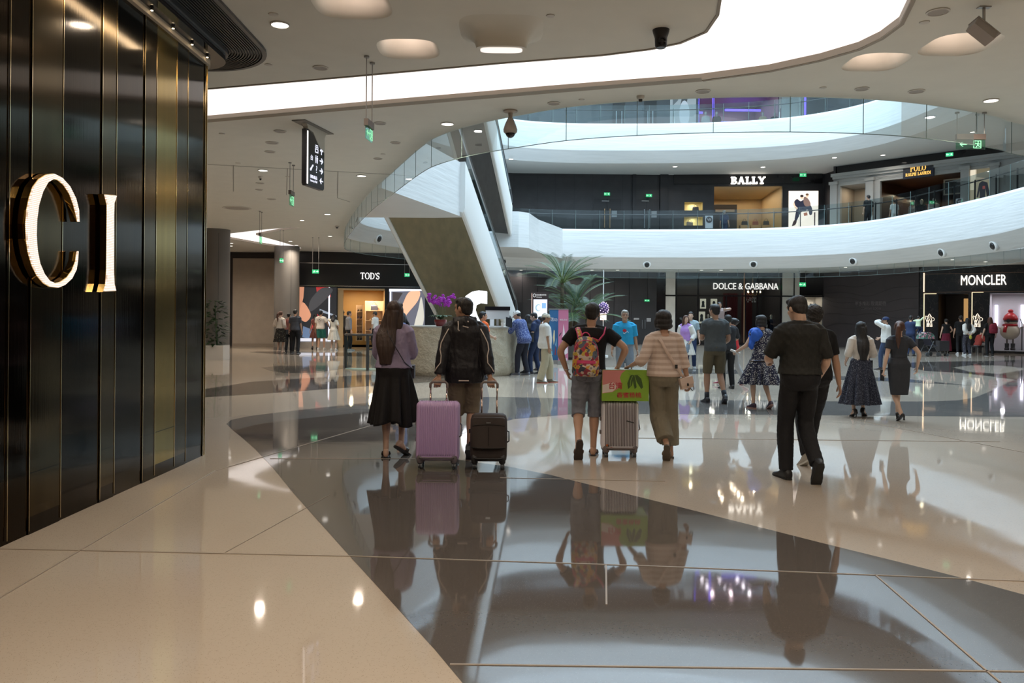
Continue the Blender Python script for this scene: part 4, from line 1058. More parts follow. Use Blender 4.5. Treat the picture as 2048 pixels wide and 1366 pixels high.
m = serif_word('POLO', wp.T(uc, vv + .11, .12), .72, .30, .02, t=.2, th=.09); serif_word('RALPH LAUREN', wp.T(uc, vv - .17, .12), 1.15, .15, .02, m=m, t=.26, th=.12, s=.1); m.build('lettering', gold, e)
r = hl(wp, 1936, 336, 1984, 405)
poster('shop_window_picture', wp, (r[0] + .1, Z2 + .3, r[2], wp.uv(1962, 338)[1]), (.42, .36, .25), [((.75, .66, .50), [(0, .6), (.25, .6), (.25, 1), (0, 1)]), ((.03, .03, .04), [(.30, .45), (.42, .72), (.56, .76), (.80, .72), (.92, .48), (.78, .44), (.72, .60), (.70, .36), (.45, .36), (.44, .58), (.38, .44)]), ((.45, .30, .20), oval(.58, .84, .10, .07)), ((.02, .015, .01), oval(.58, .91, .11, .04)), ((.62, .58, .50), [(.44, .36), (.70, .36), (.72, .05), (.60, .05), (.57, .28), (.52, .05), (.42, .05)]), ((.08, .06, .03), [(.0, .0), (.3, .0), (.25, .4), (.05, .35)]), ((.15, .13, .08), [(.3, .85), (1, .78), (1, 1), (.3, 1)]), ((.35, .08, .07), [(.58, .60), (.70, .60), (.70, .66), (.58, .66)])],
 'tall poster of a man in black at the right end of the white upper shop', .85, out=.03)
# framed picture and racks inside polo
r = hl(wp, 1882, 357, 1926, 378); m = MB(); wbox(m, wp, (r[0] - .3, Z2 + 1.85, r[2] - .35, Z2 + 2.5), -1.5, -1.44); o = m.build('framed_picture', mat('pic_dark', (.05, .04, .03), .4)); tag(o, 'wide framed picture on the wood wall inside the white upper shop', 'picture')
m = MB(); a_, b_, c_, d_ = r[0] - .3, Z2 + 1.85, r[2] - .35, Z2 + 2.5; m.fill([rl((a_ - .06, b_ - .06, c_ + .06, d_ + .06)), rl((a_, b_, c_, d_))], -1.45, -1.40, M=wp.M); m.build('frame', mat('pic_frame', (.5, .42, .3), .4), o)
for k in range(6):
 m = MB(); u = pd[0] + .9 + k * .16; m.loft([[wp.w(u + x, Z2 + z, -2.8 + y) for x, y in ((-.05, -.2), (.05, -.2), (.05, .2), (-.05, .2))] for z in (.9, 1.3, 1.6)]); o = m.build('hanging_shirt', mat('shirt_%d' % k, [(.5, .48, .45), (.08, .09, .16), (.45, .06, .06), (.55, .55, .6), (.2, .25, .12), (.6, .5, .35)][k], .8)); tag(o, ['beige', 'navy', 'red', 'pale blue', 'green', 'straw coloured'][k] + ' shirt hanging on the rail inside the white upper shop', 'shirt', 'shirts on the rail inside the white upper shop')

# == TOP GALLERY
Z3, Z3C = 11.2, 14.9
wx = WF((-8, 44.3), (17.5, 44.8)); wx2 = WF((17.5, 44.8), (24, 37))
s1 = hl(wx, 1398, 190, 1558, 250); s1 = (s1[0], Z3, s1[2], 14.3); s2 = hl(wx, 1612, 190, 1708, 250); s2 = (s2[0], Z3, s2[2], 14.3)
wallp('wall_back', wx, Z3, Z3C, [s1, s2], mat('upper_dark_wall', (.06, .065, .075), .4)); wallp('wall_right', wx2, Z3, Z3C, [], MATS['upper_dark_wall'])
M_pk = mat('pink_wall', (.55, .38, .42), .6); M_pc = mat('pink_ceiling', (.6, .45, .46), .7)
for s_, nm in ((s1, 'a'), (s2, 'b')):
 room(wx, s_, 4, [M_pk, M_lightfl, M_pc], -.15); wlight('purple_shop_lamps_' + nm, wx, (s_[0] + s_[2]) / 2, 14.2, -2, 3.2, 3.4, 45, (1, .78, .85))
M_uv = glow('violet_light', (.16, .10, 1.0), 2.2)
m = MB()
for a, b, y in ((1402, 1428, 203), (1475, 1550, 198), (1455, 1530, 224)):
 r = hl(wx, a, y - 2, b, y + 2); wbox(m, wx, r, -2.5, -2.4)
for px in (1397, 1427, 1611, 1707): u = wx.uv(px, 220)[0]; wbox(m, wx, (u - .04, Z3, u + .04, 14.3), -.1, .0)
struct(m.build('trim_12', M_uv))
m = MB(); r = hl(wx, 1562, 190, 1606, 250); wbox(m, wx, (r[0], Z3, r[2], 14.6), 0, .1); struct(m.build('trim_12', M_white))
r = hl(wx, 1340, 190, 1392, 250)
poster('shop_window_picture', wx, (r[0], Z3, r[2], 14.2), (.30, .34, .38), [((.05, .06, .07), [(.35, .6), (.5, 1), (.7, .95), (.6, .6)]), ((.45, .50, .58), oval(.55, .55, .2, .25)), ((.75, .8, .85), [(.0, .1), (.15, .5), (.2, .1)]), ((.10, .12, .14), [(.1, .7), (.3, .8), (.35, 1), (.1, 1)])], 'pale grey fashion picture left of the purple lit top shop', .8, out=.02)
for px, lb_ in ((1232, 'leftmost of four'), (1243, 'second from left of four'), (1295, 'third from left of four'), (1305, 'rightmost of four')):
 m = MB(); u = wx.uv(px, 240)[0]; m.tube([wx.w(u, 12.1, .1), wx.w(u, 13.0, .1)], .03, 8); o = m.build('door_pull', M_steel); tag(o, lb_ + ' steel pull handles on the dark top gallery doors', 'door handle', 'pull handles of the top gallery doors')
m = MB(); r = hl(wx, 1225, 210, 1250, 250); wbox(m, wx, (r[0], Z3, r[2], 13.6), 0, .03); r = hl(wx, 1288, 210, 1313, 250); wbox(m, wx, (r[0], Z3, r[2], 13.6), 0, .03); struct(m.build('trim_12', MATS['door_black']))

# closing walls: right, behind
m = MB(); m.wall([(24.6, 34.3), (30, 30), (34, 20), (34, -11)], 0, H); struct(m.build('wall_right', M_beige))
m = MB(); m.wall([(34, -11), (-24, -11)], 0, H); struct(m.build('wall_front', M_beige))
m = MB(); m.wall([(24, 33.6), (31, 28), (31, -2), (-16, -2), (-16, 42), (-7, 42.5)], Z2, Z2C); m.wall([(24, 37), (31, 30), (31, -2), (-16, -2), (-16, 44), (-8, 44.3)], Z3, Z3C); struct(m.build('wall_left', M_soff))
# == GOLD WALL AT THE LEFT
WX = -3.30
def gold_mat(name, c, rough, var):
 g = N(name, rough, 1.0); v = g.mapping((1, 6, .25)); v2 = g.mapping((1, 120, 1.0))
 g.base(g.mix(g.noise(v, 1.2, 3), tuple(x * (1 - var) for x in c), tuple(x * (1 + var) for x in c)))
 g.bump(g.noise(v2, 1.0, 2), .05, .004); return g.m
M_bronze = gold_mat('bronze_panel', (.066, .046, .018), .13, .35)
M_bronzeD = gold_mat('dark_bronze_panel', (.022, .015, .007), .09, .4)
M_gold = gold_mat('gold_panel', (.27, .185, .045), .16, .3)
M_goldline = mat('polished_gold', (.86, .72, .45), .12, 1.0)
ys = [-6.0, -3.6, -1.8, -.6, .9, 2.0, 3.0, 3.9, 4.5, 4.75, 5.24, 5.48, 5.86, 6.42, 6.65, 7.16, 7.40, 7.84, 8.11, 8.56]
kinds = [0, 1, 0, 1, 0, 1, 0, 1, 0, 1, 1, 0, 1, 0, 1, 0, 2, 0, 1, 0]
WT = 4.20
wl = MB()
m = MB()
for i in range(len(ys) - 1):
 k = kinds[i]; dx = -.007 if k == 1 else 0.0
 m.box((WX + dx - .05, (ys[i] + ys[i + 1]) / 2, WT / 2 + .06), (.1, ys[i + 1] - ys[i], WT - .12), 0, k)
 m.box((WX + dx - .05, (ys[i] + ys[i + 1]) / 2, .06), (.096, ys[i + 1] - ys[i], .12), 0, 1)
 m.box((WX + dx + .0012, (ys[i] + ys[i + 1]) / 2, .42), (.003, ys[i + 1] - ys[i], .006), 0, 1)
# rounded far corner
rr = .22; pts = [(WX - rr + rr * math.cos(a), 8.56 + rr * math.sin(a)) for a in [math.pi / 2 * q / 10 for q in range(11)]]
pts += [(-9.5, 8.56 + rr)]
for q in range(len(pts) - 1):
 (x0, y0), (x1, y1) = pts[q], pts[q + 1]
 m.add([(x0, y0, 0), (x1, y1, 0), (x1, y1, WT), (x0, y0, WT)], [(0, 1, 2, 3)], 2)
m.box((-6.4, 1.3, WT / 2), (6.0, 14.4, WT - .05), 0, 1)
gw = struct(m.build('wall_left', [M_bronze, M_bronzeD, M_gold], smooth=False))
m = MB()
for i, y in enumerate(ys[1:]):
 m.box((WX + .001, y, WT / 2 + .01), (.007, .005, WT - .03))
for q in (2, 5, 8, 10):
 m.box((pts[q][0] + .004, pts[q][1], WT / 2), (.008, .008, WT))
struct(m.build('trim_13', M_goldline))
# cream cornice, black bulkhead and slotted grille following the wall
def edge(o): 
 r = rr + o
 return [(WX + o, -6.0), (WX + o, 8.56)] + [(WX - rr + r * math.cos(a), 8.56 + r * math.sin(a)) for a in [math.pi / 2 * q / 10 for q in range(1, 11)]] + [(-9.5, 8.56 + r)]
def follow(o0, o1, z0, z1, mt, name):
 A_, B_ = edge(o0), edge(o1); m = MB(); m.fill([A_ + B_[::-1]], z0, z1); return struct(m.build(name, mt))
follow(-.05, .035, WT - .005, WT + .055, mat('cream_cornice', (.50, .45, .37), .6), 'trim_14')
follow(-.05, .19, WT + .055, H - .001, M_blackg, 'trim_15')
follow(.19, .215, H - .07, H - .002, M_rail, 'trim_15')
grm = MB(); A_ = edge(.215); B_ = edge(.58); grm.fill([A_ + B_[::-1]], H - .012, H - .004); gr_ = grm.build('slotted_air_grille', mat('grille_black', (.012, .012, .012), .5))
tag(gr_, 'black slotted air grille in the ceiling along the top of the gold wall', 'air grille')
m = MB()
for k in range(12):
 o = .225 + k * .029; q = edge(o); q2 = edge(o + .011); m.fill([q + q2[::-1]], H - .03, H - .006)
m.build('louvre_blades', mat('grille_dark', (.06, .058, .055), .4, .5), gr_)
m = MB(); q = edge(.57); q2 = edge(.615); m.fill([q + q2[::-1]], H - .035, H - .003); m.build('rim', M_rail, gr_)
# small lamps in the wall head
for k, y in enumerate((8.45, 8.05, 7.6, 7.15, 6.7, 6.2)):
 e = empty('wall_spotlight', (WX + .06, y, WT + .052), 0, ['first', 'second', 'third', 'fourth', 'fifth', 'sixth'][k] + ' tiny warm spotlight above the gold wall, counted from its far corner', 'spotlight', 'tiny spotlights above the gold wall')
 m = MB(); m.cyl((0, 0, -.02), .016, .02, 12); m.build('rim', M_goldpol if 0 else M_rail, e); m = MB(); m.cyl((0, 0, -.024), .011, .004, 12); m.build('lamp', glow('spot_glow', (1, .75, .45), 8), e)
# ---- the big illuminated letters (the wall reads C I and goes on behind the viewer)
def crystal():
 g = N('crystal_face', .15); v = g.mapping(); a_ = g.wave(v, 24, 0, 'Y'); b_ = g.wave(v, 24, 0, 'Z'); mm = g.n('Math', operation='MULTIPLY'); g.l(a_, mm.inputs[0]); g.l(b_, mm.inputs[1]); w1 = mm.outputs[0]
 c = g.ramp(w1, [(0.0, (.34, .25, .20)), (.25, (.72, .60, .52)), (.6, (1, .95, .88))])
 g.base((.7, .6, .5)); g.l(c, g.b.inputs['Emission Color']); g.b.inputs['Emission Strength'].default_value = 1.25
 g.bump(w1, .3, .005); return g.m
M_crys = crystal()
M_goldpol = mat('letter_gold', (.62, .44, .16), .12, 1.0)
wall_L = WF((WX, 12.0), (WX, 0.0))     # wall plane facing +X: local x runs towards the viewer
def wallpt(px, py, out):
 a, b = ray(px, py); Y = (WX + out) / a; return Vector((WX + out, Y, EYE + b * Y))
def letter(loops_px, label, out=.062, th=.05):
 # outline traced on the face plane of the letter, then given its real thickness
 Y0 = min(wallpt(x, y, out).y for l in loops_px for x, y in l)
 cc = wallpt(loops_px[0][0][0], loops_px[0][0][1], out)
 e = empty('illuminated_letter', (WX, cc.y, cc.z), 0, label, 'sign letter')
 L = [[(wallpt(x, y, out).y - cc.y, wallpt(x, y, out).z - cc.z) for x, y in l] for l in loops_px]
 R = Matrix(((0, 0, 1, 0), (1, 0, 0, 0), (0, 1, 0, 0), (0, 0, 0, 1)))   # x->Y, y->Z, z->X
 m = MB(); m.fill(L, out - th, out, M=R); m.build('gold_return', M_goldpol, e)
 def inset(l, d):
  n = len(l); o = []
  ar = sum(l[i][0] * l[(i + 1) % n][1] - l[(i + 1) % n][0] * l[i][1] for i in range(n))
  s_ = 1 if ar > 0 else -1
  for i in range(n):
   a = Vector(l[(i + 1) % n]) - Vector(l[i - 1]); 
   if a.length < 1e-6: o.append(l[i]); continue
   a.normalize(); o.append((l[i][0] - a.y * d * s_, l[i][1] + a.x * d * s_))
  return o
 m = MB(); m.fill([inset(l, .006) for l in L], out, out + .012, M=R); m.build('crystal_face', M_crys, e)
 return e
C_out = [(157, 444), (156, 420), (150, 396), (138, 372), (122, 354), (106, 346), (92, 348), (76, 358), (64, 374), (57, 396), (52, 420), (50, 448), (51, 478), (55, 505), (63, 532), (73, 552), (86, 567), (100, 575), (114, 577), (128, 571), (142, 558), (151, 540), (154, 520), (155, 502)]
C_in = [(152, 504), (150, 522), (143, 540), (133, 554), (120, 563), (108, 565), (97, 560), (87, 547), (78, 526), (73, 500), (71, 470), (72, 440), (76, 410), (84, 384), (94, 366), (104, 360), (114, 360), (126, 370), (138, 388), (146, 410), (151, 430), (154, 444)]
letter([C_out + C_in], 'large illuminated capital C with crystal face on the gold wall')
letter([[(208, 388), (231, 390), (230, 398), (227, 406), (226, 430), (226, 545), (227, 568), (230, 583), (206, 584), (210, 568), (212, 540), (213, 430), (213, 410), (210, 398)]], 'large illuminated capital I with crystal face on the gold wall')

# == CEILING FIXTURES
M_lamp = glow('downlight_lamp', (1, .93, .84), 4.5)
M_ringw = mat('fixture_white', (.62, .59, .54), .5); M_ringd = mat('fixture_grille', (.40, .37, .34), .7, bump=.3, bs=400)
def downlamp(c, r, z):
 w_ = (70 if c.y < 1.5 else 20) if z == H else (16 if z == HF else 20)  # unseen lamps around and behind the viewer are boosted as fill light
 if z == H and c.x < -4: w_ = 46
 d = bpy.data.lights.new('downlight_beam', 'AREA'); d.shape = 'DISK'; d.size = max(.12, r * 1.6); d.energy = w_; d.color = (1, .86, .70) if z == H else (1, .9, .8); d.spread = math.radians(150)
 o = bpy.data.objects.new('downlight_beam', d); o.location = (c.x, c.y, z - .03); COL.objects.link(o)
def ceil_disc(px, py, wpx, label, kind='light', z=H, group=None):
 c = fl(px, py, z); r = wpx / 2 * c.y / FPX
 nm = {'light': 'ceiling_light', 'speaker': 'ceiling_speaker', 'detector': 'smoke_detector', 'small': 'ceiling_sprinkler'}[kind]
 e = empty(nm, (c.x, c.y, z), 0, label, nm.replace('_', ' '), group)
 if kind == 'light':
  m = MB(); m.lathe([(r * 1.12, -.001), (r * 1.14, -.012), (r * 1.0, -.016), (r * .97, -.004)], seg=28); m.build('rim', M_ringw, e, smooth=True, angle=40)
  m = MB(); m.cyl((0, 0, -.010), r * .96, .004, 28); m.build('lamp', M_lamp, e)
  downlamp(c, r, z)
 elif kind == 'speaker':
  m = MB(); m.lathe([(r, -.001), (r, -.010), (r * .86, -.013), (r * .84, -.006)], seg=28); m.build('rim', M_ringw, e, smooth=True, angle=40)
  m = MB(); m.cyl((0, 0, -.009), r * .85, .004, 28); m.build('grille', M_ringd, e)
 elif kind == 'detector':
  m = MB(); m.lathe([(r, 0), (r, -.02), (r * .8, -.04), (r * .5, -.045)], seg=20); m.build('base', M_ringw, e, smooth=True, angle=40)
  m = MB(); m.lathe([(r * .5, -.045), (r * .45, -.075), (r * .2, -.08)], seg=16); m.build('sensor', mat('sensor_black', (.02, .02, .02), .4), e, smooth=True, angle=40)
 else:
  m = MB(); m.lathe([(r, 0), (r * .95, -.008), (r * .4, -.014)], seg=16); m.build('cap', M_ringw, e, smooth=True, angle=40)
 return e
gl = 'recessed downlights in the low ceiling'
for k, (x, y) in enumerate([(-1.5, 4.2), (1.8, 4.0), (5.2, 4.5), (9.0, 6.0), (-1.2, 1.0), (2.4, .6), (6.0, 1.0), (-1.5, -3), (3, -3.5), (7.5, -3), (-9, 12), (-12, 16), (-9, 19), (-13, 23), (-15, 30), (-12, 34), (13, 8), (17, 12), (20, 18)]):  # unseen downlights added to brighten the hall and fill upright surfaces
 e_ = empty('ceiling_light', (x, y, H), 0, 'added fill downlight of the low ceiling, out of view', 'ceiling light', gl)
 m = MB(); m.lathe([(.12, -.001), (.122, -.012), (.106, -.016), (.10, -.004)], seg=24); m.build('rim', M_ringw, e_, smooth=True, angle=40)
 m = MB(); m.cyl((0, 0, -.010), .10, .004, 24); m.build('lamp', M_lamp, e_); downlamp(V(x, y, H), .1, H)
for x, y, w_, lab in ((560, 48, 34, 'large round downlight nearest the black bulkhead of the gold wall'), (895, 247, 24, 'round downlight just left of the dome camera'), (723, 351, 18, 'round downlight left of the glass edge, right of the directory sign'), (526, 340, 18, 'round downlight left of the hanging directory sign'), (1982, 200, 26, 'round downlight beside the right rod of the large exit sign'), (655, 428, 12, 'small downlight left of the curved glass edge'), (604, 440, 9, 'small downlight above the right tip of the light chevron'), (660, 472, 9, 'small downlight near the left bend of the glass screen'), (581, 482, 8, 'small downlight inside the light chevron, upper one'), (593, 490, 8, 'small downlight below the light chevron'), (462, 486, 9, 'small downlight beside the first grey column, upper one'), (459, 505, 8, 'small downlight between the two grey columns')):
 ceil_disc(x, y, w_, lab, 'light', group=gl)
for x, y, w_, lab in ((641, 135, 31, 'round ceiling speaker left of the twin sign rods'), (760, 246, 25, 'round ceiling speaker right of the edge on exit sign'), (560, 262, 25, 'pale round ceiling disc left of the directory bracket'), (544, 285, 26, 'grey round ceiling speaker left of the directory sign'), (540, 303, 21, 'pale round ceiling disc below the grey speaker'), (791, 285, 20, 'pale round disc between directory sign and glass edge'), (756, 317, 18, 'pale round disc near the directory sign lower half'), (1406, 182, 30, 'dark rimmed speaker below the tip of the light band'), (1108, 206, 26, 'pale round ceiling disc right of the dome camera'), (1724, 177, 28, 'pale speaker under the right end of the light band'), (1833, 182, 32, 'speaker disc left of the large exit sign rods'), (1876, 23, 44, 'large ceiling speaker at the top right corner'), (474, 416, 56, 'wide shallow pale disc in the ceiling near the gold wall end'), (520, 366, 17, 'small disc right of the hatch seam'), (518, 379, 15, 'small disc under the left hatch'), (543, 398, 18, 'grey disc under the hanging green sign')):
 ceil_disc(x, y, w_, lab, 'speaker', group='round speakers in the low ceiling')
for x, y, w_, lab in ((547, 28, 20, 'small round sprinkler cap above the large downlight'), (537, 129, 16, 'sprinkler cap below the large downlight'), (1101, 31, 18, 'sprinkler cap right of the hanging funnel lamp'), (1163, 199, 12, 'dark sprinkler cap above the third glass seam'), (1646, 175, 14, 'dark sprinkler cap near the right end of the glass edge'), (1849, 44, 20, 'sprinkler cap under the top right speaker'), (444, 267, 12, 'sprinkler cap beside the gold wall'), (476, 326, 10, 'sprinkler cap on the hatch seam'), (766, 308, 10, 'sprinkler cap right of the directory sign'), (576, 353, 10, 'sprinkler cap inside the left hatch'), (1021, 221, 14, 'camera base disc sprinkler beside the dome camera')):
 ceil_disc(x, y, w_, lab, 'small', group='sprinkler caps in the low ceiling')
ceil_disc(1281, 192, 16, 'white smoke detector with black eye above the glass edge', 'detector', group=None)
ceil_disc(674, 452, 9, 'small dome camera left of the curved glass edge', 'detector', group=None); ceil_disc(701, 452, 8, 'small dome camera close to the curved glass edge', 'detector', group=None); ceil_disc(521, 353, 8, 'small smoke detector below the downlight left of the directory', 'detector', group=None)
# gallery soffit lamps
for k, px in enumerate((1010, 1042, 1150, 1184, 1235, 1403, 1442, 1691, 1905, 1971)):
 y = {1905: 519, 1971: 523}.get(px, 540 if px < 1691 else 534)
 a, b = ray(px, y); ceil_disc(px, y, 8, ['soffit downlight %s' % q for q in ('just right of the escalator handrail', 'left of the palm crown', 'behind the palm crown top', 'right of the palm crown', 'left of the black glass front', 'over the silver lettering', 'over the ampersand of the silver lettering', 'over the dark hoarding', 'over the left part of the marble front', 'over the glowing white capitals')][k], 'light', z=HF, group='downlights of the ground floor gallery soffit')
for k, (px, y) in enumerate(((1022, 318), (1350, 333), (1526, 334), (1669, 315), (1766, 310), (1945, 264))):
 ceil_disc(px, y, 9, ['gallery downlight %s' % q for q in ('right of the upper escalator', 'left of the glowing slab letters', 'right of the glowing slab letters', 'above the left end of the white upper shop', 'above the navy signboard', 'beside the large exit sign')][k], 'light', z=9.43, group='downlights of the first gallery ceiling')

# ---- hanging directory sign
c = fl(627, 254, H); Yd = c.y
e = empty('hanging_directory', (c.x, c.y, H), math.radians(77), 'black hanging directory sign with white pictograms and arrows', 'directory sign')
pT = P(625, 268, Yd).z - H; pB = P(625, 376, Yd).z - H; Wd = .62
m = MB(); m.box((0, 0, -.008), (.95, .22, .012)); m.build('ceiling_plate', mat('plate_grey', (.20, .18, .16), .5), e)
m = MB(); prof = [(-Wd / 2, pT), (Wd / 2, pT - .0)]
outl = [(-.30, -.014), (.42, -.014), (.34, -.05), (.30, -.11), (.30, -.32), (.26, -.32), (.16, -.30), (.05, -.22), (-.08, -.10), (-.24, -.085), (-.26, -.05)]
Rv = Matrix.Rotation(math.pi / 2, 4, 'X')
m.fill([[(x, y) for x, y in outl]], -.04, .04, M=Rv); m.build('bracket', mat('sign_cream', (.62, .60, .54), .5), e)
hb_ = [(-.30, -.09), (-.20, -.09), (-.05, -.14), (.08, -.25), (.20, -.32), (.30, -.335), (.30, pB + .03), (.27, pB), (-.27, pB), (-.30, pB + .03)]
m = MB(); m.fill([hb_], -.035, .035, M=Rv); m.build('black_panel', mat('sign_black', (.018, .015, .017), .35), e)
m = MB(); m.box((-.255, -.037, (pB - .09) / 2), (.03, .006, abs(pB) - .14)); m.build('light_strip', glow('strip_white', (1, .93, .9), 1.5), e)
wI = glow('pictogram_white', (.80, .82, .95), .9)
def Tp(x, z): return Matrix.Translation((x, -.0355, z)) @ Rv
def arrow_px(x, z, k, a):
 m = MB(); R = Matrix.Rotation(a, 4, 'Z'); pl = [(k, 0), (.1 * k, .9 * k), (-.15 * k, .65 * k), (.22 * k, .17 * k), (-k, .17 * k), (-k, -.17 * k), (.22 * k, -.17 * k), (-.15 * k, -.65 * k), (.1 * k, -.9 * k)]
 m.fill([pl], 0, .004, M=Tp(x, z) @ R); return m
hgt = abs(pB); z1 = pB + hgt * .64; dz = hgt * .165
for k, a in enumerate((90, 0, 0, 180)): arrow_px(.20, z1 - dz * k, .055, math.radians(a)).build('arrow', wI, e)
m = MB(); q = .05
m.fill([[(-q, -q * 1.1), (q, -q * 1.1), (q, .2 * q), (-q, .2 * q)], [(-q * .7, -q * .8), (q * .7, -q * .8), (q * .7, -.1 * q), (-q * .7, -.1 * q)]], 0, .004, M=Tp(.04, z1)); m.fill([[(-q, .45 * q), (q, .45 * q), (q, .75 * q), (-q, .75 * q)]], 0, .004, M=Tp(.04, z1)); m.fill([[(-q * .8, 1.0 * q), (q * .8, 1.0 * q), (q * .8, 1.3 * q), (-q * .8, 1.3 * q)]], 0, .004, M=Tp(.04, z1)); m.build('pictogram', wI, e)
for x in (.015, .065):
 m = MB(); m.fill([oval(0, .048, .010, .011, 10)], 0, .004, M=Tp(x, z1 - dz)); m.fill([[(-.016, .03), (.016, .03), (.012, -.015), (.008, -.06), (-.008, -.06), (-.012, -.015)]], 0, .004, M=Tp(x, z1 - dz)); m.build('pictogram', wI, e)
m = MB(); m.text('?', Tp(.04, z1 - 2 * dz), h=.11, depth=.004); m.text('台', Tp(-.12, z1 - dz), h=.08, depth=.004); m.build('pictogram', wI, e)
m = MB(); m.fill([[(-.05, -.05), (-.02, -.05), (.03, .02), (.055, .03), (.05, .055), (.02, .05), (0, .02), (-.05, -.02)]], 0, .004, M=Tp(-.12, z1 - 2 * dz)); m.build('pictogram', wI, e)
m = MB(); m.text('国际精品', Tp(-.05, z1 - 3 * dz + .02), w=.22, depth=.004); m.text('Luxury Hall', Tp(-.05, z1 - 3 * dz - .045), w=.22, depth=.004); m.build('lettering', wI, e)

# ---- dome camera, black camera, box camera
c = fl(1021, 221, H); s_ = c.y / FPX
e = empty('dome_camera', (c.x, c.y, H), 0, 'beige pendant dome camera with black lens dome beside the atrium edge', 'camera')
m = MB(); m.lathe([(14 * s_, 0), (14 * s_, -3 * s_), (5 * s_, -5 * s_), (4 * s_, -14 * s_), (6 * s_, -17 * s_), (11 * s_, -28 * s_), (14 * s_, -38 * s_), (13.5 * s_, -43 * s_), (11 * s_, -46 * s_)], seg=24); m.build('housing', mat('camera_beige', (.42, .36, .30), .5), e, smooth=True, angle=50)
m = MB(); m.ell((0, 0, -44 * s_), (10 * s_, 10 * s_, 11 * s_), 20, 12); m.build('lens_dome', M_blackg, e, smooth=True)
c = fl(1322, 60, H); s_ = c.y / FPX
e = empty('ceiling_camera', (c.x, c.y, H), 0, 'small black camera fixed under the edge of the light band', 'camera')
m = MB(); m.lathe([(17 * s_, 0), (16 * s_, -5 * s_), (12.5 * s_, -16 * s_), (12 * s_, -32 * s_), (9 * s_, -36 * s_)], seg=22); m.build('housing', mat('camera_black', (.02, .02, .022), .4), e, smooth=True, angle=50)
m = MB(); R = Matrix.Translation((0, -11 * s_, -26 * s_)) @ Matrix.Rotation(math.pi / 2, 4, 'X'); m.lathe([(8 * s_, -.01), (8 * s_, .02), (5 * s_, .025), (4 * s_, .01)], seg=18, M=R); m.build('lens', M_blackg, e, smooth=True, angle=50)
c = fl(1968, 14, H); s_ = c.y / FPX
e = empty('box_camera', (c.x, c.y, H), 0, 'grey box camera on a ceiling bracket at the top right', 'camera')
m = MB(); m.box((0, 0, -.005), (24 * s_, 12 * s_, .01)); m.tube([(0, 0, 0), (0, 0, -32 * s_), (-1 * s_, 0, -44 * s_)], 3 * s_, 8); m.build('bracket', M_grey_metal, e)
R = Matrix.Translation((-8 * s_, -.03, -52 * s_)) @ Matrix.Rotation(math.radians(38), 4, 'Y') @ Matrix.Rotation(math.radians(-25), 4, 'X')
m = MB(); m.rbox((0, 0, 0), (50 * s_, 24 * s_, 22 * s_), .006, M=R); m.box((2 * s_, 0, 12 * s_), (56 * s_, 27 * s_, 2 * s_), M=R); m.build('housing', mat('camera_grey', (.34, .31, .29), .5), e)
m = MB(); m.tube([V(8 * s_, .0, -62 * s_), V(14 * s_, 0, -58 * s_), V(10 * s_, 0, -42 * s_), V(0, 0, -34 * s_), V(-4 * s_, 0, -40 * s_)], 2 * s_, 8); m.build('cable', M_rail, e, smooth=True)
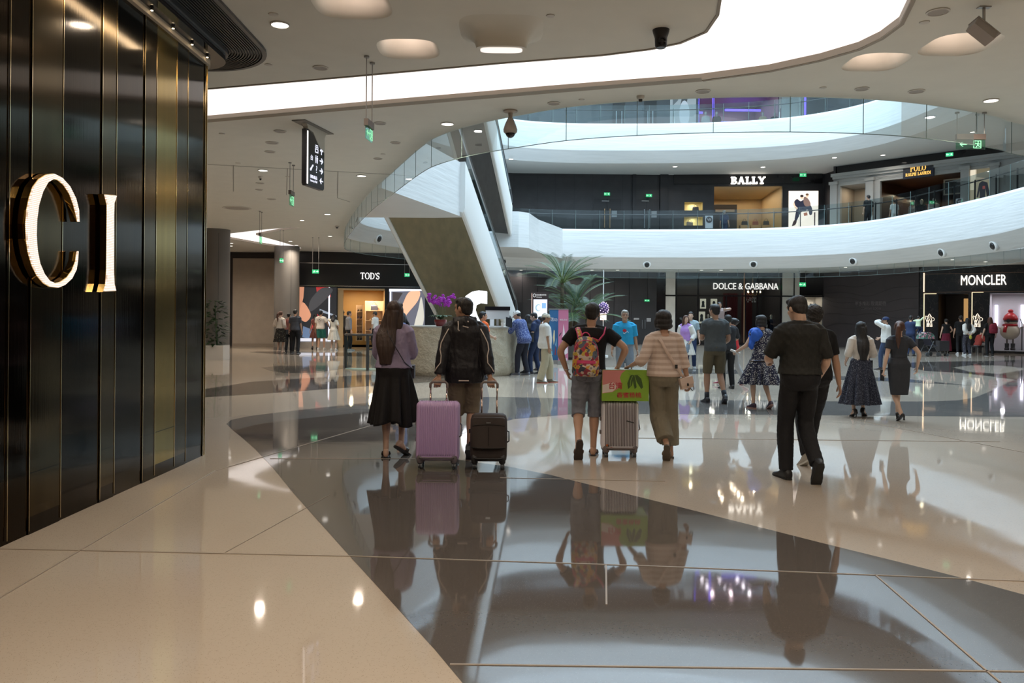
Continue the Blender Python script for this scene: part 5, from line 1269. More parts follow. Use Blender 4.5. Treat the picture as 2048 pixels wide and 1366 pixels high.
# == ESCALATORS
M_olive = N('escalator_underside', .35, .55); _v = M_olive.mapping((3, 1.2, .5))
M_olive.base(M_olive.mix(M_olive.noise(_v, 1.6, 5), (.13, .125, .085), (.27, .245, .15))); M_olive.bump(M_olive.noise(_v, 30, 2), .1, .003); M_olive = M_olive.m
M_under2 = mat('grey_underside', (.075, .08, .085), .45, var=.15, vs=2, stretch=(4, 1, .5))
M_cream_edge = mat('escalator_cream', (.78, .76, .66), .4)
def escalator(name, top, bot, W_, under, label, depth=.95, side_top=.55, mt_side=None):
 """top/bot: centre of the underside edge at both ends; the run is a straight truss"""
 top = Vector(top); bot = Vector(bot); d = (bot - top); dh = Vector((d.x, d.y, 0)).normalized(); rt = Vector((dh.y, -dh.x, 0)) * -1   # rt points to +X side
 if rt.x < 0: rt = -rt
 e = empty(name, (0, 0, 0), 0, label, 'escalator')
 d1 = d.normalized(); nrm = rt.cross(d1); 
 if nrm.z < 0: nrm = -nrm
 up = Vector((0, 0, 1))
 def q(t, s_, h): return top + d * t + rt * s_ + up * h
 w2 = W_ / 2
 # truss body with inset underside panel
 m = MB(); m.loft([[q(t, -w2 + .16, .06), q(t, w2 - .16, .06), q(t, w2 - .16, .30), q(t, -w2 + .16, .30)] for t in (0, 1)]); m.build('underside_panel', under, e)
 for s_ in (-1, 1):
  m = MB(); rings = []
  for t in (-.03, 0, 1.0):
   a, b = (w2 - .16) * s_, w2 * s_; hh = side_top + depth
   rings.append([q(t, a, .0), q(t, (a + b) / 2, -.03), q(t, b - .04 * s_, .0), q(t, b, .10), q(t, b, hh), q(t, a, hh)])
  m.loft(rings); m.build('side_cladding', mt_side or M_white, e, smooth=True, angle=30)
  # glass balustrade and handrail
  m = MB(); g0 = .70; a = (w2 - .08) * s_
  m.loft([[q(t, a - .006, side_top + depth), q(t, a + .006, side_top + depth), q(t, a + .006, side_top + depth + .62), q(t, a - .006, side_top + depth + .62)] for t in (0.02, .98)]); m.build('balustrade_glass', M_glassrail, e)
  pts = [q(-.10, a, side_top + depth + .70), q(-.04, a, side_top + depth + .72)] + [q(t, a, side_top + depth + .66) for t in (.02, .5, .98)]
  tail = [q(1.02, a, side_top + depth + .55), q(1.03, a, side_top + depth + .35), q(1.0, a, side_top + depth + .2)]
  m = MB(); m.tube(pts + tail, .045, 8); m.build('handrail', M_rail, e, smooth=True)
  m = MB(); m.tube([p - up * .06 for p in pts], .03, 6); m.build('rail_profile', M_steel, e, smooth=True)
 # steps
 n = int((top.z - bot.z) / .20)
 for k in range(n):
  t = (k + .5) / n; c = q(t, 0, depth * .75); m = MB(); m.box(c, (W_ - .4, .42, .20), math.atan2(rt.y, rt.x)); m.build('step', mat('step_grey', (.12, .12, .125), .4, .6), e)
 return e
e1 = escalator('escalator', (-2.62, 23.8, 4.42), (-1.05, 31.4, .02), 2.60, M_olive, 'wide white escalator with olive underside rising behind the stone desk', depth=.95, side_top=.50)
# landing that ties the escalator to the left edge of the first gallery
lm = MB(); lm.prism([(-1.40, 23.85), (-3.00, 18.3), (-3.7, 17.9), (-5.2, 23.85)][::-1], H + .02, 5.99); struct(lm.build('trim_16', M_band))
escalator('escalator', (-2.15, 25.3, 10.05), (-.82, 34.2, 4.95), 1.62, M_under2, 'upper white escalator with dark grey underside climbing to the top gallery', depth=.9, side_top=.35)
lm = MB(); lm.prism([(-1.7, 34.1), (.25, 34.1), (.7, 34.6), (1.2, 37.0), (2.6, 40.9), (-1.7, 41.2)], 4.45, 5.97); struct(lm.build('trim_16', M_band))

# == INFORMATION DESK
def stone_rough():
 g = N('rough_limestone', .9); v = g.mapping(); n = g.noise(v, 7, 9); n2 = g.voro(v, 26)
 g.base(g.mix(n, (.38, .345, .26), (.60, .55, .44))); mm = g.n('Math', operation='MULTIPLY_ADD'); g.l(n2, mm.inputs[0]); mm.inputs[1].default_value = .15; g.l(n, mm.inputs[2]); g.bump(mm.outputs[0], 1.0, .05); return g.m
M_lime = stone_rough()
dl = fl(828, 752); dr_ = fl(1026, 752)
dcx, dcy = 1024, 0
dY = 19.9; dx0 = P(815, 740, dY).x; dx1 = P(1028, 740, dY).x
top_z = P(900, 656, dY).z
dplan = crom([(dx0 - .15, dY + .9), (dx0 + .25, dY + .10), (dx0 + 1.0, dY - .15), ((dx0 + dx1) / 2, dY - .22), (dx1 - .8, dY - .1), (dx1 - .1, dY + .45), (dx1 + .10, dY + 1.3), (dx1 - .25, dY + 2.2), ((dx0 + dx1) / 2, dY + 2.6), (dx0 + .1, dY + 2.1)], 6)
cx_, cy_ = sum(p[0] for p in dplan) / len(dplan), sum(p[1] for p in dplan) / len(dplan)
e = empty('information_desk', (cx_, cy_, 0), 0, 'curved information desk of rough pale stone below the escalator', 'desk')
rings = []
for k in range(15):
 z = top_z * k / 14; s_ = .955 + .045 * sstep(0, .12, z) - .02 * sstep(.5, 1.0, z / top_z)
 rings.append([((p[0] - cx_) * s_ + .015 * math.sin(p[0] * 9 + z * 7), (p[1] - cy_) * s_ + .015 * math.sin(p[1] * 11 + z * 5), z) for p in dplan])
m = MB(); m.loft(rings); m.build('stone_body', M_lime, e, smooth=True, angle=50)
m = MB(); m.prism([((p[0] - cx_) * .99, (p[1] - cy_) * .99) for p in dplan], top_z, top_z + .035); m.build('counter_top', mat('pale_counter', (.42, .41, .38), .3), e)
DT = top_z + .035
def ondesk(px, Y): return P(px, 640, Y).x, Y
# orchid arrangement
x, y = ondesk(881, 20.3); e = empty('orchid_arrangement', (x, y, DT), 0, 'purple orchids in a dark red pot standing on the stone desk', 'potted orchids')
m = MB(); m.lathe([(.10, 0), (.14, .06), (.16, .14), (.15, .17), (.13, .17)], seg=20); m.build('pot', mat('pot_red', (.16, .02, .02), .3), e, smooth=True, angle=50)
random.seed(3)
m = MB()
for k in range(16):
 a = random.uniform(0, 6.28); L = random.uniform(.22, .36); pts = []
 w_ = .045
 for j in range(6):
  t = j / 5; pts.append(V(math.cos(a) * L * t, math.sin(a) * L * t * .8, .17 + .14 * math.sin(t * 2.2) - .05 * t))
 m.tube(pts, [.01, .045, .06, .055, .04, .008], 6, flat=.15, ref=(-math.sin(a), math.cos(a), 0))
m.build('leaves', mat('orchid_leaf', (.035, .075, .03), .4), e, smooth=True)
m = MB(); tips = []
for k in range(9):
 dx = -.34 + k * .085; h_ = .62 + .08 * math.sin(k * 1.7); yy = .05 * math.cos(k * 2.3); pts = [V(dx * .2, yy * .2, .15), V(dx * .35, yy, .42), V(dx * .6, yy, h_), V(dx, yy * 1.5 - .05, h_ + .07)]
 m.tube(pts, .006, 5); tips.append((pts[2], pts[3]))
m.build('stems', mat('orchid_stem', (.08, .10, .04), .5), e)
m = MB()
for a_, b_ in tips:
 for j in range(7):
  c = a_.lerp(b_, j / 6) + V(random.uniform(-.05, .05), random.uniform(-.07, .03), random.uniform(-.06, .06))
  for p in range(5):
   an = p * 1.257 + j; m.ell(c + V(.022 * math.cos(an), -.008, .022 * math.sin(an)), (.021, .007, .018), 6, 5)
m.build('blossoms', mat('orchid_purple', (.42, .03, .48), .5), e, smooth=True)
# monitor, screens and small things on the desk
def desk_item(px, Y, build, name, label, cat):
 x, y = ondesk(px, Y); e = empty(name, (x, y, DT), 0, label, cat); build(e); return e
def f_monitor(e):
 m = MB(); m.box((0, 0, .34), (.62, .05, .30)); m.build('screen_back', mat('monitor_white', (.55, .55, .56), .4), e)
 m = MB(); m.box((0, -.03, .47), (.66, .02, .10)); m.build('top_bar', M_blackg, e)
 m = MB(); m.box((0, 0, .1), (.06, .04, .2)); m.cyl((0, 0, 0), .12, .015, 16); m.build('stand', M_grey_metal, e)
desk_item(995, 21.0, f_monitor, 'desk_monitor', 'white backed monitor with black upper bar on the stone desk', 'monitor')
def f_leaf(e):
 m = MB(); R = Matrix.Rotation(-.2, 4, 'X')
 m.box((0, 0, .1), (.11, .008, .2), M=R); m.build('stand_back', mat('acrylic', (.6, .62, .64), .15), e)
 m = MB(); m.box((0, -.008, .1), (.09, .004, .16), M=R); m.build('leaflet', mat('leaflet', (.75, .75, .78), .5), e)
desk_item(984, 20.25, f_leaf, 'leaflet_holder', 'clear leaflet holder with white card on the stone desk', 'leaflet holder')
def f_cup(e):
 m = MB(); m.lathe([(.03, 0), (.04, .11), (.037, .11)], seg=16); m.build('cup_body', mat('paper_white', (.8, .8, .8), .6), e, smooth=True, angle=50)
desk_item(1005, 20.1, f_cup, 'paper_cup', 'small white cup on the stone desk near the leaning man', 'cup')
def f_tab(e):
 R = Matrix.Rotation(-.5, 4, 'X') @ Matrix.Rotation(.5, 4, 'Z')
 m = MB(); m.box((0, 0, .13), (.18, .012, .26), M=R); m.build('tablet_body', M_blackg, e)
desk_item(1018, 20.0, f_tab, 'tablet', 'dark tablet propped up in front of the leaning man', 'tablet')
# big white glowing S behind the desk
S_out = [(974, 583), (974, 608), (962, 606), (953, 610), (951, 620), (955, 632), (960, 642), (962, 656), (944, 656), (938, 648), (928, 634), (924, 620), (926, 604), (932, 592), (944, 584), (958, 581)]
m = MB(); YS = 20.9; m.fill([[(P(x, y, YS).x, P(x, y, YS).z) for x, y in S_out]], -.12, .12, M=Matrix.Translation((0, YS, 0)) @ Matrix.Rotation(math.pi / 2, 4, 'X'))
o = m.build('illuminated_letter', glow('letter_S_white', (.93, .95, 1.0), 1.6)); tag(o, 'big glowing white curved letter standing on the stone desk', 'sign letter')
# glass round counter / railing post left of the woman
e = empty('glass_barrier', (P(745, 700, 22.5).x, 22.5, 0), 0, 'curved glass barrier with black top rail left of the stone desk', 'glass barrier')
m = MB(); arc = [(.75 * math.cos(a), .75 * math.sin(a)) for a in [math.pi * (1.0 + k / 12) for k in range(13)]]
m.wall(arc, .02, .95); m.build('glass', M_glassrail, e)
m = MB(); m.tube([V(x, y, .97) for x, y in arc], .03, 8); m.build('top_rail', M_rail, e)
for k in (0, 6, 12):
 m = MB(); m.box((arc[k][0], arc[k][1], .48), (.07, .07, .96)); m.build('post', M_rail, e)
m = MB(); m.prism(arc, 0, .02); m.build('base', mat('barrier_base_pale', (.5, .55, .45), .4), e)  # barrier base in one flat pale colour

# == PALM IN PLANTER
def frond(m, base, az, L, el, droop, nl, wl):
 pts = []; p = Vector(base); e_ = el; n = 14
 for k in range(n + 1):
  pts.append(p.copy()); d = V(math.cos(az) * math.cos(e_), math.sin(az) * math.cos(e_), math.sin(e_)); p = p + d * L / n; e_ -= droop / n
 m.tube(pts, [.022 * (1 - .8 * k / n) for k in range(n + 1)], 5, mi=1)
 side = V(-math.sin(az), math.cos(az), 0)
 for k in range(nl):
  t = .25 + .75 * k / nl; f = t * n; i = min(n - 1, int(f)); q = pts[i].lerp(pts[i + 1], f - i); dd = (pts[i + 1] - pts[i]).normalized()
  ll = wl * (math.sin(min(1, (t - .2) * 1.5) * math.pi * .5 + .25)) * (1.15 - .55 * t)
  for s_ in (-1, 1):
   out = (side * s_ * .85 + dd * .75 + V(0, 0, .25)).normalized(); drp = V(0, 0, -.18 * ll)
   a = q; b = q + out * ll * .55 + drp * .2; c = q + out * ll + drp; w_ = dd * .0065
   m.add([a - w_ * .5, a + w_ * .5, b + w_, b - w_, c], [(0, 1, 2, 3), (3, 2, 4)], 0)
def palm_leafmat(name, c):
 g = N(name, .45); g.base(g.mix(g.noise(g.mapping(), 3, 3), tuple(x * .6 for x in c), tuple(x * 1.4 for x in c))); return g.m
pc = fl(1148, 700); YP = 29.0; X0 = P(1146, 640, YP).x
e = empty('potted_palm', (X0, YP, 0), 0, 'tall leafy palm in a round planter in front of the dark wall', 'palm')
m = MB(); m.lathe([(.95, 0), (1.05, .1), (1.1, .75), (1.05, .8), (.98, .78)], seg=36); m.build('planter', mat('planter_dark', (.06, .055, .05), .5), e, smooth=True, angle=40)
m = MB(); m.cyl((0, 0, .74), .97, .03, 30); m.build('soil', mat('soil', (.05, .035, .02), .9), e)
random.seed(11)
for k, (dx, dy, h_) in enumerate(((-.40, 0, 2.75), (.1, .15, 1.9), (.5, -.1, 1.45), (-.1, -.2, 1.5))):
 m = MB(); m.tube([V(dx * .6, dy, .75), V(dx, dy, .75 + (h_ - .75) * .6), V(dx, dy, h_)], [.09, .07, .06], 8); m.build('trunk', mat('palm_trunk', (.10, .075, .045), .9, var=.3, vs=20), e, smooth=True)
 for j in range(20 if k == 0 else 15):
  az = j * 2.4 + k + random.uniform(-.2, .2); el = random.uniform(.75, 1.35) if j % 3 else random.uniform(.3, .7); L = random.uniform(1.25, 1.75) * (1 if k else 1.0)
  fm = MB(); frond(fm, (dx, dy, h_ - .05), az, L, el, random.uniform(.6, 1.3), 38, .50)
  fm.build('frond', [palm_leafmat('palm_green_%d' % (j % 2), [(.055, .13, .065), (.10, .17, .12)][j % 2]) if 'palm_green_%d' % (j % 2) not in MATS else MATS['palm_green_%d' % (j % 2)], mat('palm_stem', (.12, .16, .05), .5)], e)
# planter at the far left with hanging leaves
e = empty('potted_plant', (P(434, 700, 26.3).x, 26.3, 0), 0, 'leafy plant in a pale square planter before the first grey column', 'potted plant')
m = MB(); m.box((0, 0, .24), (.62, .6, .48)); m.build('planter', mat('planter_pale', (.55, .54, .52), .5), e)
m = MB(); random.seed(5)
for k in range(260):
 t = random.random(); z = .45 + 1.5 * t; a = random.uniform(0, 6.28); r = .12 + .16 * math.sin(t * 3.1) + random.uniform(0, .1)
 c = V(r * math.cos(a) - .08, r * math.sin(a), z); d = V(math.cos(a), math.sin(a), random.uniform(-.6, .4)).normalized()
 s_ = d.cross(V(0, 0, 1)).normalized() * .035
 m.add([c, c + d * .09 + s_ * 1.5, c + d * .24, c + d * .09 - s_ * 1.5], [(0, 1, 2, 3)])
m.tube([V(0, 0, .4), V(-.05, .02, 1.2), V(-.08, 0, 1.95)], [.03, .02, .01], 6)
m.build('foliage', mat('dark_leaf', (.03, .07, .025), .45), e)

# == KIOSK, BANNERS, FLOWER LAMP
YK = 27.0
r0 = P(1063, 584, YK); r1 = P(1097, 584, YK); kb = 0; e = empty('information_kiosk', ((r0.x + r1.x) / 2, YK, 0), 0, 'tall black information kiosk with lit map screen behind the queue', 'kiosk')
w_ = r1.x - r0.x; hk = P(1080, 584, YK).z
m = MB(); m.box((0, 0, hk / 2), (w_, .18, hk)); m.build('body', mat('kiosk_dark', (.05, .035, .035), .4), e)
m = MB(); zt_ = P(1080, 599, YK).z; zb_ = .55; m.box((.01, -.1, (zt_ + zb_) / 2), (w_ * .8, .02, zt_ - zb_)); m.build('screen', glow('kiosk_screen', (.80, .86, 1.0), 1.0), e)
Tk = Matrix.Translation((0, -.111, 0)) @ Rv
m = MB(); m.fill([oval(-.06, zt_ - .28, .10, .12, 20), oval(-.04, zt_ - .28, .07, .09, 20)], 0, .002, M=Tk); m.build('map_drawing', glow('map_grey', (.35, .5, .6), .8), e); m = MB(); m.fill([oval(.0, zt_ - .8, .09, .1, 20), oval(.0, zt_ - .8, .07, .08, 20)], 0, .002, M=Tk); m.build('map_drawing', glow('map_grey', (.35, .5, .6), .8), e)
m = MB(); m.fill([rl((.06, zt_ - .3, .2, zt_ - .12))], 0, .002, M=Tk); m.fill([rl((-.19, zt_ - .62, -.14, zt_ - .5))], 0, .002, M=Tk); m.build('map_legend', glow('legend_blue', (.25, .45, .85), .8), e)
m = MB(); m.text('综合服务导览', Tk @ Matrix.Translation((.04, hk - .10, 0)), w=.34, depth=.004); m.text('Directory', Tk @ Matrix.Translation((-.03, hk - .18, 0)), w=.18, depth=.004); m.fill([oval(-.19, hk - .12, .05, .06, 18), oval(-.19, hk - .12, .038, .046, 18)], 0, .004, M=Tk); m.build('lettering', glow('kiosk_text', (.85, .85, .85), .7), e)
m = MB(); m.box((-w_ / 2 + .012, -.095, hk / 2 + .1), (.015, .01, hk - .3)); m.build('light_strip', glow('strip_pink', (.9, .6, .5), 1), e)
def banner(px0, px1, py0, Y, label, col, figs, text):
 a, b = P(px0, py0, Y), P(px1, py0, Y); w = b.x - a.x; h = a.z - .12
 e = empty('roll_up_banner', ((a.x + b.x) / 2, Y, 0), 0, label, 'banner')
 m = MB(); m.box((0, 0, h / 2 + .12), (w, .012, h)); m.build('printed_sheet', mat('banner_%d' % int(col[0] * 99), col, .6), e)
 m = MB(); m.box((0, .0, .06), (w + .03, .14, .12)); m.build('cassette', M_grey_metal, e); m = MB(); m.box((0, 0, h + .13), (w, .03, .03)); m.build('top_bar', M_grey_metal, e)
 T = Matrix.Translation((0, -.008, 0)) @ Rv
 for k, (c, pl) in enumerate(figs):
  m = MB(); m.fill([[((x - .5) * w, .12 + y * h) for x, y in pl]], 0, .002 + .001 * k, M=T); m.build('printed_figure', mat('fig_%02x%02x%02x' % tuple(int(q * 255) for q in c), c, .6), e)
 m = MB(); m.text(text, T @ Matrix.Translation((0, .12 + h * .80, .01)), w=w * .75, depth=.002); m.build('lettering', mat('banner_white', (.8, .8, .82), .6), e)
banner(1117, 1137, 619, 25.2, 'pink roll-up banner with white lettering beside the palm', (.55, .17, .29), [((.75, .62, .66), [(.35, .3), (.5, .72), (.65, .55), (.7, .35)]), ((.45, .1, .2), [(.1, .2), (.3, .45), (.4, .15)]), ((.72, .66, .7), [(.55, .1), (.9, .4), (.95, .15)]), ((.08, .05, .07), [(.08, .5), (.3, .56), (.3, .53), (.1, .47)]), ((.7, .6, .65), [(.12, 0), (.9, 0), (.9, .05), (.12, .05)])], '精品活动')
banner(1099, 1117, 619, 25.5, 'blue roll-up banner beside the pink one behind the white capped man', (.03, .14, .32), [((.75, .72, .45), [(.4, .45), (.5, .6), (.6, .58), (.62, .4), (.5, .3)]), ((.12, .45, .65), [(.1, .1), (.2, .35), (.4, .1)]), ((.2, .5, .7), [(.65, .3), (.85, .45), (.8, .25)]), ((.3, .05, .08), [(.6, .1), (.7, .3), (.75, .1)])], '活动')
# branch lamp with blossoms and tall white pole
e = empty('blossom_tree_lamp', (P(1206, 700, 30.5).x, 30.5, 0), 0, 'white pole lamp with small glowing violet blossoms right of the palm', 'decorative lamp')
m = MB(); m.cyl((0, 0, 0), .02, P(1206, 540, 30.5).z, 8); m.cyl((0, 0, 0), .2, .04, 20); m.build('pole', mat('pole_white', (.7, .7, .7), .4), e)
m = MB(); m.cyl((0, 0, P(1206, 640, 30.5).z), .12, .35, 16); m.build('shade', glow('pink_shade', (1, .72, .62), 1.6), e)
m = MB(); m.ell((0, 0, P(1206, 617, 30.5).z), (.20, .20, .24), 14, 10); m.build('crown', mat('violet_dark', (.10, .05, .18), .7), e, smooth=True)
m = MB()
for k in range(60):
 a = k * 2.4; zz = -1 + 2 * (k + .5) / 60; r = math.sqrt(1 - zz * zz); m.ell((.21 * r * math.cos(a), .21 * r * math.sin(a), P(1206, 617, 30.5).z + .25 * zz), (.018, .018, .018), 5, 4)
m.build('blossoms', glow('blossom_light', (.9, .7, .9), 1.2), e)
# == PEOPLE
def rot(axis, a): return Matrix.Rotation(a, 3, axis)
def ik(a, b, l1, l2, hint):
 """two bone reach: returns the middle joint"""
 d = b - a; L = d.length; L = min(L, (l1 + l2) * .999); dn = d.normalized(); b2 = a + dn * L
 x = (l1 * l1 - l2 * l2 + L * L) / (2 * L); h = math.sqrt(max(0, l1 * l1 - x * x))
 n = (Vector(hint) - dn * Vector(hint).dot(dn)); n.normalize()
 return a + dn * x + n * h, b2
def lerpr(prof, z):
 if z <= prof[0][0]: return prof[0][1:]
 for a, b in zip(prof[:-1], prof[1:]):
  if z <= b[0]:
   t = (z - a[0]) / (b[0] - a[0]); t = t * t * (3 - 2 * t) * .5 + t * .5
   return tuple(lerp(p, q, t) for p, q in zip(a[1:], b[1:]))
 return prof[-1][1:]
# torso profile: height above the pelvis joint (z .95 of a 1.75 m body), half width, half depth, forward offset
TM = [(-.11, .115, .085, 0), (-.06, .160, .112, -.01), (.02, .172, .120, -.012), (.10, .152, .104, 0), (.20, .148, .104, .005), (.31, .166, .116, .004), (.40, .176, .112, -.004), (.46, .150, .085, -.012), (.50, .095, .066, -.016), (.53, .060, .058, -.012)]
TF = [(-.11, .120, .088, 0), (-.06, .162, .115, -.012), (.02, .170, .120, -.014), (.12, .126, .090, 0), (.18, .122, .088, .004), (.27, .138, .112, .012), (.35, .148, .105, .004), (.42, .136, .080, -.008), (.47, .090, .062, -.012), (.52, .050, .050, -.01)]
def sring(c, ax, ay, rx, ry, n=24, e=2.3):
 o = []
 for i in range(n):
  a = 2 * math.pi * i / n; cc, ss = math.cos(a), math.sin(a); k = (abs(cc) ** e + abs(ss) ** e) ** (-1 / e)
  o.append(c + ax * (rx * k * cc) + ay * (ry * k * ss))
 return o
class Body:
 """joints in a 1.75 m reference body; +Y is the way it faces, +X its right hand side"""
 def __init__(s, sex='m', pose=None):
  p = dict(lean=0, side=0, twist=0, hip=(0, 0, .95), lf=(-.11, .0, .08), rf=(.11, .0, .08), lfp=0, rfp=0, lfy=.12, rfy=-.12,
                 lh=(-.27, .04, .80), rh=(.27, .04, .80), le=(-.5, -1, 0), re=(.5, -1, 0), head=(0, 0, 0), sh=None, curl=.5, lcurl=None, rcurl=None, lpn=None, rpn=None, knee=(0, 1, 0))
  p.update(pose or {}); s.p = p; s.sex = sex
  s.T = TM if sex == 'm' else TF
  hp = Vector(p['hip']); s.hip = hp
  s.R0 = rot('Z', 0)
  shw = p['sh'] or (.165 if sex == 'm' else .145)
  s.up = (rot('Y', p['side']) @ rot('X', -p['lean']) @ Vector((0, 0, 1))).normalized()
  s.neck = s.spine(.50)
  x, y = s.axes(.45); s.shc = s.spine(.435)
  s.sho = {'l': s.shc - x * shw, 'r': s.shc + x * shw}
  x0, y0 = s.axes(0.0)
  s.hj = {'l': hp - x0 * .088 + Vector((0, 0, -.03)), 'r': hp + x0 * .088 + Vector((0, 0, -.03))}
  s.knee = {}; s.ank = {}
  for k, f in (('l', 'lf'), ('r', 'rf')): s.knee[k], s.ank[k] = ik(s.hj[k], Vector(p[f]), .435, .425, p['knee'])
  s.elb = {}; s.wri = {}
  for k, f, e in (('l', 'lh', 'le'), ('r', 'rh', 're')): s.elb[k], s.wri[k] = ik(s.sho[k], Vector(p[f]), .285, .245, p[e])
  s.hx, s.hy = s.axes(.5)
  hy, pt, rl_ = p['head']
  s.HR = rot('Z', hy + p['twist']) @ rot('X', pt - p['lean'] * .4) @ rot('Y', rl_ + p['side'] * .5)
  s.hc = s.neck + s.up * .045 + s.HR @ Vector((0, .022, .10))     # head centre
 def spine(s, z):
  # small s-curve
  t = z / .5; u = (Vector((0, 0, 1)).lerp(s.up, min(1, max(0, t * 1.2)))).normalized()
  return s.hip + (s.up * z if z > 0 else Vector((0, 0, z))) 
 def axes(s, z):
  t = min(1, max(0, z / .45)); a = s.p['twist'] * t; x = rot('Y', s.p['side'] * t) @ (rot('Z', a) @ Vector((1, 0, 0)))
  u = Vector((0, 0, 1)).lerp(s.up, t).normalized(); y = u.cross(x).normalized(); return x.normalized(), y
 def torso(s, m, z0, z1, grow=0.0, fn=None, mi=None, n=28, step=.03, round_top=True):
  k = max(3, int((z1 - z0) / step)); rings = []
  for i in range(k + 1):
   z = lerp(z0, z1, i / k); rx, ry, oy = lerpr(s.T, z); x, y = s.axes(z); rx += grow; ry += grow
   if fn: rx, ry, oy = fn(z, rx, ry, oy)
   rings.append(sring(s.spine(z) + y * oy, x, y, rx, ry, n))
  m.loft(rings, mi)
 def limb(s, m, a, b, c, rads, mi=None, n=14, t0=0.0, t1=1.0, rc=True):
  """three joint limb, rads = [(t, r)] along its length from a (0) over b to c (1); returns centres"""
  l1 = (b - a).length; l2 = (c - b).length; L = l1 + l2; N_ = 16; pts = []; rr = []
  for i in range(N_ + 1):
   t = lerp(t0, t1, i / N_); d = t * L
   bl = .10 * L
   if d < l1 - bl: p = a.lerp(b, d / l1)
   elif d > l1 + bl: p = b.lerp(c, (d - l1) / l2)
   else:
    u = (d - (l1 - bl)) / (2 * bl); q0 = b + (a - b).normalized() * bl; q1 = b + (c - b).normalized() * bl
    p = q0.lerp(b, u).lerp(b.lerp(q1, u), u)
   pts.append(p); rr.append(lerpr(rads, t)[0])
  m.tube(pts, rr, n, mi, round_caps=rc); return pts
 def hand(s, m, side, mi=None, seg=8):
  p = s.p; w = s.wri[side]; d = (w - s.elb[side]).normalized(); sg = -1 if side == 'l' else 1
  pn = p['lpn'] if side == 'l' else p['rpn']
  n = Vector(pn) if pn else Vector((-sg, 0.1, 0)); n = (n - d * n.dot(d)); n.normalize()
  t = d.cross(n) * sg; curl = p['lcurl'] if side == 'l' else p['rcurl']; curl = p['curl'] if curl is None else curl
  k = .95 if s.sex == 'm' else .86
  P0 = w + d * .005
  rings = []
  for u, hw, th in ((-.02, .024, .019), (.01, .026, .018), (.04, .036, .017), (.07, .042, .015), (.09, .041, .013), (.098, .036, .009)):
   c = P0 + d * u * k; rings.append([c + t * (hw * k * math.cos(a)) + n * (th * k * math.sin(a)) for a in [2 * math.pi * i / 12 for i in range(12)]])
  m.loft(rings, mi)
  ln = (.068, .078, .073, .056); base = (.028, .0095, -.0095, -.028)
  for j in range(4):
   q = P0 + d * .088 * k + t * base[j] * k; dd = d.copy(); pts = [q - d * .015]; rr = [.0095 * k]
   ang = curl * (.55 + .08 * j)
   for seg_l, f in ((.42, 1.0), (.32, 1.25), (.26, .9)):
    pts.append(q.copy()); rr.append(.0092 * k); R = Matrix.Rotation(ang * f, 3, t.cross(Vector((0, 0, 0))) if False else (d.cross(n)))
    dd = (R @ dd).normalized(); q = q + dd * ln[j] * seg_l * k
   pts.append(q); rr.append(.0075 * k); m.tube(pts, rr, seg, mi, round_caps=True)
  q = P0 + d * .022 * k + t * .026 * k; d1 = (d * .72 + t * .62 + n * .25 * (0.3 + curl)).normalized(); d2 = (d * .95 + t * .15 + n * .45 * (.3 + curl)).normalized()
  m.tube([q - d1 * .015, q + d1 * .03 * k, q + d1 * .055 * k, q + d1 * .055 * k + d2 * .028 * k], [.014 * k, .012 * k, .011 * k, .008 * k], seg, mi, round_caps=True)
  return P0 + d * .06
 def flesh(s, m):
  f = .9 if s.sex == 'f' else 1.0
  s.torso(m, -.04, .49, -.012)
  m.tube([s.spine(.42), s.spine(.50), s.neck + s.up * .05, s.hc - s.HR @ Vector((0, .02, .02))], [.058 * f, .054 * f, .052 * f, .055 * f], 14)
  for k in 'lr':
   m.ell(s.sho[k], (.058 * f, .055 * f, .058 * f), 14, 10)
   s.limb(m, s.sho[k], s.elb[k], s.wri[k], [(0, .054 * f), (.25, .048 * f), (.5, .039 * f), (.62, .042 * f), (.8, .034 * f), (1, .0255 * f)])
   s.limb(m, s.hj[k], s.knee[k], s.ank[k], [(0, .076), (.25, .072 * (f + .05)), (.48, .056 * f), (.53, .054 * f), (.66, .057 * f), (.85, .038 * f), (1, .035 * f)], n=16)
 def headmesh(s, m):
  H_ = s.hc; R = s.HR; f = .95 if s.sex == 'f' else 1
  def E(c, r): m.ell(H_ + R @ Vector(c) * f, [q * f for q in r], 20, 14, R=R)
  E((0, -.008, .018), (.074, .094, .094)); E((0, .028, -.030), (.060, .066, .086)); E((0, .050, -.078), (.040, .036, .036))
  E((0, .075, .030), (.050, .020, .028)); E((0, .088, -.052), (.024, .011, .016)); E((-.034, .066, -.022), (.020, .018, .022)); E((.034, .066, -.022), (.020, .018, .022))
  m.tube([H_ + R @ Vector(c) * f for c in ((0, .088, .022), (0, .100, -.004), (0, .108, -.022), (0, .098, -.032))], [.008, .010, .0145, .010], 10, round_caps=True)
  for sg in (-1, 1):
   E((sg * .076, -.004, -.012), (.009, .019, .031)); E((sg * .013, .098, -.027), (.009, .009, .007))
 def shoe(s, m, side, kind='shoe', mi=None, mi2=None):
  a = s.ank[side]; p = s.p; pit = p['lfp'] if side == 'l' else p['rfp']; yaw = p['lfy'] if side == 'l' else p['rfy']
  if side == 'l': yaw = yaw
  R = rot('Z', yaw) @ rot('X', -pit); f = .92 if s.sex == 'f' else 1
  def q(x, y, z): return a + R @ Vector((x, y, z)) * f
  G = -.08
  def ringf(y, w, z0, z1, n=14):
   o = []
   for i in range(n):
    t = 2 * math.pi * i / n; cc, ss = math.cos(t), math.sin(t)
    o.append(q(w * (abs(cc) ** .7) * (1 if cc > 0 else -1), y, lerp(z0, z1, .5 + .5 * (abs(ss) ** .8) * (1 if ss > 0 else -1))))
   return o
